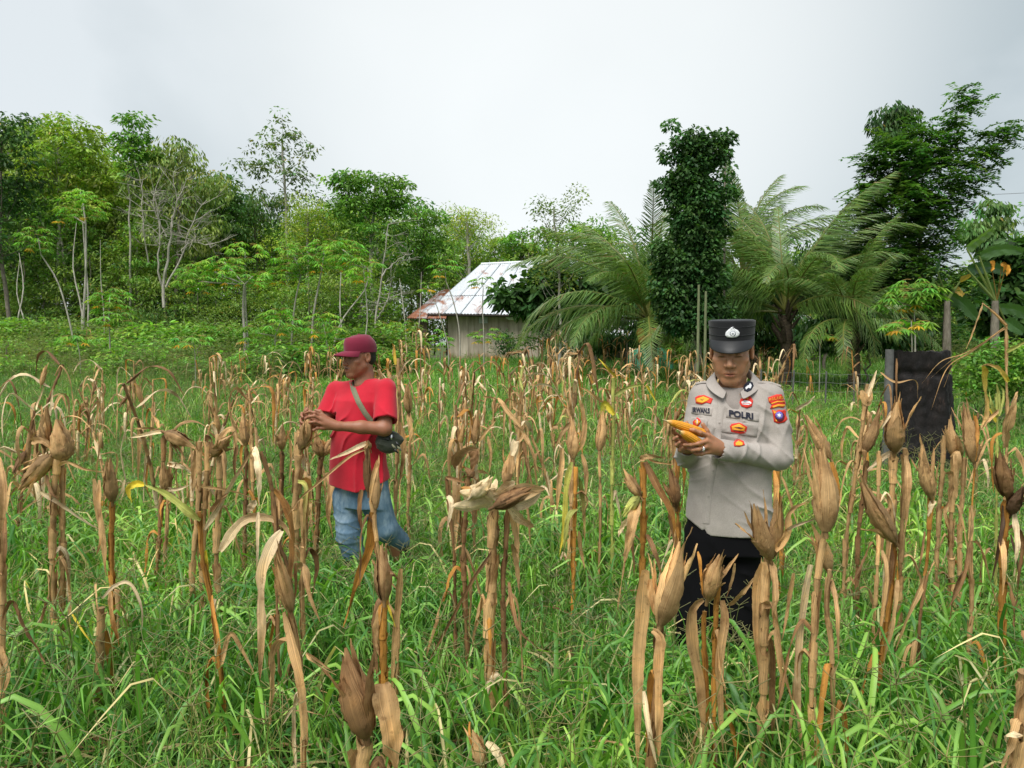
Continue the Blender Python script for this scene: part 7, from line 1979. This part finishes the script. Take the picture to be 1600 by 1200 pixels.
# corn cobs in his hands -------------------------------------------
def m_cob():
    t = NT('corn_kernels')
    n1 = t.noise(objc(t), 40, 3)
    c = t.mix(vcol(t), t.ramp(n1, [(.3, .8), (.7, 1.2)]), 1.0, 'MULTIPLY')
    return t.finish(t.principled(c, .35, None, .5, Subsurface_Weight=.1, Subsurface_Scale=.005))
M['cob'] = m_cob()
def cob(a, b, r, label, tipcol=(.75, .55, .25)):
    a = np.asarray(a); b = np.asarray(b); d = b - a; ln = np.linalg.norm(d)     # a = pointed tip
    o = empty('corn_cob', a, label, 'corn cob', 'shelled corn cobs')
    nr, npr = int(ln / .0055), 14
    T = unit(d); S = unit(np.cross(T, [0, 0, 1])); N_ = np.cross(T, S)
    # kernels as a displaced surface: rows of bumps with grooves between
    n, m = nr * 4, npr * 6
    t = np.linspace(0, 1, n); ang = np.linspace(0, 2 * math.pi, m, endpoint=False)
    prof = np.interp(t, [0, .05, .14, .3, .6, .9, 1], [.12, .32, .62, .88, 1, .92, .7])
    row = np.abs(np.cos(ang * npr / 2)) ** .45; stag = (np.floor(ang * npr / (2 * math.pi)) % 2) * .5
    kx = np.abs(np.sin(math.pi * (t[:, None] * nr + stag[None]))) ** .35
    rad = r * prof[:, None] * (.90 + .11 * row[None] * kx)
    P = a + d * t[:, None]
    V = P[:, None] + (S * np.cos(ang)[:, None] + N_ * np.sin(ang)[:, None])[None] * rad[..., None]
    g_ = (row[None] * kx)[..., None]
    c = np.array([.80, .27, .015]) * (1 - g_) * .55 + np.array([.88, .40, .03]) * g_
    tipm = np.clip(1 - t / .13, 0, 1)[:, None, None]; c = c * (1 - tipm) + np.array(tipcol) * tipm
    mb = MB(); mb.add(V.reshape(-1, 3), grid_faces(n, m, True), c.reshape(-1, 3))
    mb.build('kernels', M['cob'], o, a)
    mb = MB(); tube(mb, [a - T * .018, a, a + T * .02], [.002, r * .14, r * .35], 7, (.75, .6, .35)); mb.build('tip', M['corn'], o, a)
cob(pp(1041, 657.5, -.31), pp(1104, 679, -.235), .0205, 'longer orange corn cob held on top, pointing left')
cob(pp(1063, 674, -.325), pp(1097, 696, -.255), .0215, 'shorter orange corn cob held below the longer one')

# ================================================================== the man in the red shirt
RD = 4.6
def rp(x, y, dy=0.0): return at(x, y, RD + dy)
rbase = np.array([rp(585, 600)[0], RD, float(gz(-.8, RD))])
man = empty('person', rbase, 'man in a red t-shirt, maroon cap and jeans picking corn with both hands', 'person')
SK2 = (.29, .13, .074)
yw = R(40); fw2 = np.array([-math.sin(yw), -math.cos(yw), 0]); sd2 = np.array([math.cos(yw), -math.sin(yw), 0])
hc2 = rp(562, 557, 0); HF2 = unit(np.array([-math.sin(R(45)), -math.cos(R(45)), -.12])); HA2 = head_axes(HF2)
rS, lS = rp(524, 612, .12), rp(603, 610, -.10)
rE, rW = rp(507, 662, .02), rp(496, 662, -.20)
lE, lW = rp(601, 670, -.22), rp(528, 666, -.27)
v = Vol([rp(455, 600)[0], RD - .48, rp(0, 715)[2]], [rp(635, 600)[0], RD + .22, rp(0, 518)[2]], .0036)
build_head(v, hc2, HA2, 1.02, moust=True)
n0 = hc2 + HA2 @ np.array([0, -.03, -.06]); nb2 = rp(570, 603, .01)
v.chain([n0, (n0 + nb2) / 2, nb2, nb2 + [0, 0, -.06]], [.047, .047, .052, .08], .03)
v.cone(n0 + HF2 * .05 + [0, 0, -.04], nb2 + fw2 * .05 + [0, 0, .01], .013, .015, .03)
rk = lambda L_: [rp(*q) for q in L_]
v.chain([lS + (lE - lS) * .45, lE, lE * .5 + lW * .5 + [0, 0, .002], lW], [.047, .040, .036, .0245], .02)
v.chain([rS + (rE - rS) * .6, rE, rW], [.042, .036, .025], .02)
# near hand (his left): fingers reaching left around the ear
hand(v, lW, rp(512, 662, -.275), rk([(501, 649, -.285), (501, 655, -.295), (502, 662, -.295), (505, 669, -.285)]),
     [rk([(492, 645, -.30), (484, 643, -.30), (478, 645, -.29)]), rk([(491, 650, -.31), (483, 651, -.31), (477, 654, -.30)]), rk([(492, 659, -.31), (485, 660, -.31), (480, 663, -.30)]), rk([(496, 669, -.295), (490, 672, -.295), (485, 673, -.285)])],
     rk([(507, 652, -.255), (500, 643, -.245), (493, 641, -.24)]), wr=.024)
# far hand (his right)
hand(v, rW, rp(486, 656, -.215), rk([(478, 648, -.22), (476, 654, -.225), (477, 661, -.225), (480, 667, -.22)]),
     [rk([(472, 646, -.235), (471, 649, -.25), (473, 652, -.262)]), rk([(470, 655, -.24), (470, 659, -.255), (473, 661, -.262)]), rk([(471, 663, -.24), (471, 667, -.252), (474, 668, -.26)]), rk([(475, 670, -.235), (475, 673, -.245), (478, 674, -.252)])],
     rk([(485, 645, -.215), (480, 640, -.225), (478, 642, -.24)]), wr=.022)
V, F = surf(v, 1); C = head_colour(V, hc2, HA2, 1.02, SK2, True)
far_ = np.linalg.norm(V - hc2, axis=1) > .19; C[far_] = np.array(SK2) * [1.02, .96, .93]
v2 = Vol([rp(490, 600)[0], RD - .3, rbase[2] - .02], [rp(680, 600)[0], RD + .35, rp(0, 595)[2]], .010)
v2.loft([(rp(0, 770)[2], rp(563, 0)[0], RD, .14, .10), (rp(0, 700)[2], rp(562, 0)[0], RD, .125, .09), (rp(0, 620)[2], rp(566, 0)[0], RD, .14, .10), (rp(0, 605)[2], rp(568, 0)[0], RD, .09, .06)], sd2[:2], .03)
rH, lH = rp(543, 775, .04), rp(583, 775, -.04)
rK, lK = rp(546, 836, -.03), rp(603, 826, -.02)
rF, lF = rp(556, 930, .0), rp(640, 905, .12)
for a, b, c_ in ((rH, rK, rF), (lH, lK, lF)): v2.chain([a, b, c_], [.07, .047, .034], .03)
V2, F2 = surf(v2, 1)
finish_mesh('body', np.concatenate([V, V2]), np.concatenate([F, F2 + len(V)]), np.concatenate([C, np.tile(SK2, (len(V2), 1))]), M['skin'], man, rbase)
hair_shell(hc2, HA2, 1.01, man, rbase)
# jeans
v = Vol([rp(495, 600)[0], RD - .35, rp(0, 905)[2]], [rp(690, 600)[0], RD + .4, rp(0, 720)[2]], .0065)
v.loft([(rp(0, 790)[2], rp(562, 0)[0], RD, .165, .125), (rp(0, 755)[2], rp(562, 0)[0], RD, .158, .12), (rp(0, 725)[2], rp(562, 0)[0], RD, .15, .115)], sd2[:2], .03)
rC, lC = rp(553, 866, -.01), rp(623, 846, .06)
v.chain([rH, rK, rC], [.092, .072, .066], .02); v.chain([lH, lK, lC], [.095, .074, .066], .02)
def wr2(P):
    r = folds(P, (.15, 0, 1), .07, .009, 71)
    for c_ in (rC, lC):
        d = np.linalg.norm(P - (c_ + [0, 0, .05]), axis=1); r = r + folds(P, (.35, 0, 1), .034, .02, 77) * np.exp(-(d / .11) ** 2) * 1.4
    return r + svn(P, 30, 3) * .003
v.warp(wr2)
V, F = surf(v, 1); finish_mesh('jeans', V, F, (1, 1, 1), M['denim'], man, rbase)
for c_, f_ in ((rC, rF), (lC, lF)):
    f2 = np.array([f_[0], f_[1], rbase[2] + .06]); v = Vol(np.minimum(c_, f2) - .2, np.maximum(c_, f2) + .2, .008)
    v.chain([c_ + [0, 0, .0], (c_ + f2) / 2, f2, f2 + fw2 * .15 - [0, 0, .025]], [.062, .056, .052, .045], .03)
    V, F = surf(v, 1); V[:, 2] = np.maximum(V[:, 2], rbase[2] - .01); finish_mesh('boot', V, F, (1, 1, 1), M['rubber'], man, rbase)
# red t-shirt
v = Vol([rp(480, 600)[0], RD - .42, rp(0, 772)[2]], [rp(640, 600)[0], RD + .4, rp(0, 582)[2]], .0052)
def sec2(py, cx, hw, hd, dy=0.0): q = rp(cx, py, dy); return (q[2], q[0], q[1], hw, hd)
v.loft([sec2(766, 562, .208, .155), sec2(730, 560, .192, .145), sec2(690, 559, .178, .132), sec2(650, 562, .185, .128), sec2(625, 565, .195, .118), sec2(611, 568, .175, .095, .01), sec2(601, 570, .115, .07, .01), sec2(594, 571, .068, .062, .01)], sd2[:2], .03)
v.cone(rS, lS, .050, .050, .04); v.cone(nb2 + [0, 0, -.01], lS + [0, 0, .010], .045, .045, .03); v.cone(nb2 + [0, 0, -.01], rS + [0, 0, .010], .045, .04, .03)
lCu = lS * .18 + lE * .82 + [0, .0, .01]; rCu = rS * .25 + rE * .75
v.chain([lS, lCu], [.062, .070], .016); v.chain([rS, rCu], [.056, .064], .016)
def wr3(P):
    r = folds(P, (.5, .2, 1), .17, .013, 91) + folds(P, (1, 0, -.45), .13, .016, 95)
    d = np.linalg.norm(P - rp(590, 640, -.1), axis=1); r = r + folds(P, (1, 0, .4), .05, .010, 99) * np.exp(-(d / .1) ** 2)
    return r + svn(P, 20, 9) * .005
v.warp(wr3)
def cut(v, p, n_):      # planar sleeve opening
    n_ = unit(n_); lo, hi = p - .13, p + .13
    v.op(lo, hi, lambda P: np.maximum(-((P - p) @ n_), np.linalg.norm(P - p, axis=-1) - .12), .003, 'sub')
cut(v, lCu + (lE - lS) * .02, (lE - lS) + [0, 0, .0]); cut(v, rCu, (rE - rS))
v.cone(lCu - (lE - lS) * .12, lE, .058, .064, .003, 'sub'); v.cone(rCu - (rE - rS) * .1, rE, .050, .056, .003, 'sub')
v.ell(nb2 + fw2 * .03 + [0, 0, .02], (.056, .056, .032), None, .008, 'sub')
g = v.grid((0, 0, 0), v.n); v.f = np.maximum(v.f, (np.interp(g[..., 0], [rp(516, 0)[0], rp(560, 0)[0], rp(608, 0)[0]], [rp(0, 757)[2], rp(0, 761)[2], rp(0, 745)[2]]) - g[..., 2]).astype(np.float32)); del g
V, F = surf(v, 1); finish_mesh('t_shirt', V, F, (1, 1, 1), M['red'], man, rbase)
rb_ = bvh_of(V, F)
# neck rib
mb = MB(); ring_ = []
for t in np.linspace(0, 6.283, 33):
    d = fw2 * math.cos(t) + sd2 * math.sin(t); ring_.append(nb2 + fw2 * .012 + d * np.array([.058, .058, 0]) + [0, 0, .012 - .030 * (.5 + .5 * math.cos(t))])
tube(mb, np.array(ring_), .0055, 6, (1, 1, 1), cap=False); mb.build('neck_rib', M['red'], man, rbase)
# baseball cap
mb = MB(); m = 36; a = np.linspace(0, 2 * math.pi, m, endpoint=False); V = []
cap_rows = [(.0830, .1010, .034), (.0850, .1030, .050), (.0840, .1010, .072), (.0790, .0950, .092), (.0690, .0840, .108), (.0540, .0660, .120), (.034, .042, .127), (.012, .015, .130), (.001, .001, .1305)]
for (rx, ry, z) in cap_rows:
    V.append(hc2 + np.stack([rx * np.sin(a), ry * np.cos(a) - .012, np.full(m, z) + .012 * np.cos(a) * (z < .12) * (z > .05) - .010 * (1 - np.cos(a)) * (z < .05)], 1) @ HA2.T)
mb.add(np.concatenate(V), grid_faces(len(cap_rows), m, True), (1, 1, 1))
tube(mb, [hc2 + HA2 @ np.array([0, -.012, .129]), hc2 + HA2 @ np.array([0, -.012, .135])], [.008, .005], 8)
rcap = mb.build('cap', M['maroon'], man, rbase)
mb = MB(); th = np.linspace(R(-62), R(62), 25); V = []
for (e, dz) in ((0, 0), (.3, -.001), (.7, -.006), (1.0, -.014), (1.0, -.017), (.7, -.010), (.3, -.005), (0, -.004)):
    for t in th:
        o_ = .080 * e * math.cos(t * 1.35) ** .6 if abs(t * 1.35) < math.pi / 2 else 0
        V.append(hc2 + HA2 @ np.array([(.083 + o_ * .1) * math.sin(t), .101 * math.cos(t) - .012 + o_, .044 + dz - .030 * math.sin(t) ** 2 * (.3 + .7 * e)]))
mb.add(np.array(V), grid_faces(8, 25), (1, 1, 1)); mb.build('peak', M['maroon'], rcap, rbase)
# strap and bag
def strap(bv, pts, w, off, mat, parent, base, name):
    P = np.array(pts, float); P = np.stack([np.interp(np.linspace(0, 1, 30), np.linspace(0, 1, len(P)), P[:, i]) for i in (0, 1)], 1)
    T = np.gradient(P, axis=0); N_ = np.stack([-T[:, 1], T[:, 0]], 1); N_ /= np.linalg.norm(N_, axis=1)[:, None]
    rows = [project_px(bv, P + N_ * w / 2 * s_, o_) for s_, o_ in ((1, -.001), (.92, off), (0, off * 1.1), (-.92, off), (-1, -.001))]
    mb = MB(); mb.add(np.concatenate(rows), grid_faces(5, 30), (1, 1, 1)); return mb.build(name, mat, parent, base)
strap(rb_, [(550, 596), (552, 608), (560, 628), (570, 645), (580, 658), (592, 676)], 8.5, .006, M['strap'], man, rbase, 'strap')
bc = rp(606, 691, -.17); bagbase = bc - np.array([0, 0, .09])
bag = empty('shoulder_bag', bagbase, 'small dark olive shoulder bag hanging at the hip of the red-shirted man', 'bag')
BA = head_axes(unit(np.array([.35, -.9, -.05])), tilt=R(28))
v = Vol(bc - .15, bc + .15, .005)
v.ell(bc, (.072, .038, .066), BA, .01); v.ell(bc + BA @ np.array([.0, .018, -.018]), (.050, .028, .034), BA, .012); v.ell(bc + BA @ np.array([.035, .012, -.012]), (.032, .03, .032), BA, .01)
v.cone(bc + BA @ np.array([-.06, 0, .045]), bc + BA @ np.array([.06, 0, .045]), .018, .018, .03)
v.warp(lambda P: folds(P, (.3, 0, 1), .03, .006, 7) + svn(P, 60, 2) * .003)
V, F = surf(v, 1); bb_ = finish_mesh('pouch', V, F, (1, 1, 1), M['bagm'], bag, bagbase)
bagb = bvh_of(V, F)
patch(bagb, [(600, 686), (607, 681), (616, 679), (617, 683), (606, 689)], M['rubber'], bag, bagbase, 'pocket_opening', .003)
patch(bagb, [(610.5, 679), (613, 679), (613, 687), (610.5, 687)], M['silver'], bag, bagbase, 'buckle', .006)
for i, (x, y) in enumerate(((622, 694), (624, 700), (619, 704), (616, 698))):
    mb = MB(); p = rp(x, y, -.235); tube(mb, [p + [-.012, 0, .014], p + [0, -.01, 0], p + [.01, 0, -.014]], [.004, .007, .004], 6, cap=True, n=6); mb.build('cord_loop', [M['rubber'], M['strap']][i % 2], bag, bagbase)
mb = MB(); P = resample([rp(590, 668, -.165), rp(596, 676, -.185), rp(601, 684, -.19)], 8)
ribbon(mb, P, .03, side=[1, 0, .6], fold=0, col=(1, 1, 1), n=8, m=3, shape='x'); mb.build('strap_end', M['strap'], bag, bagbase)
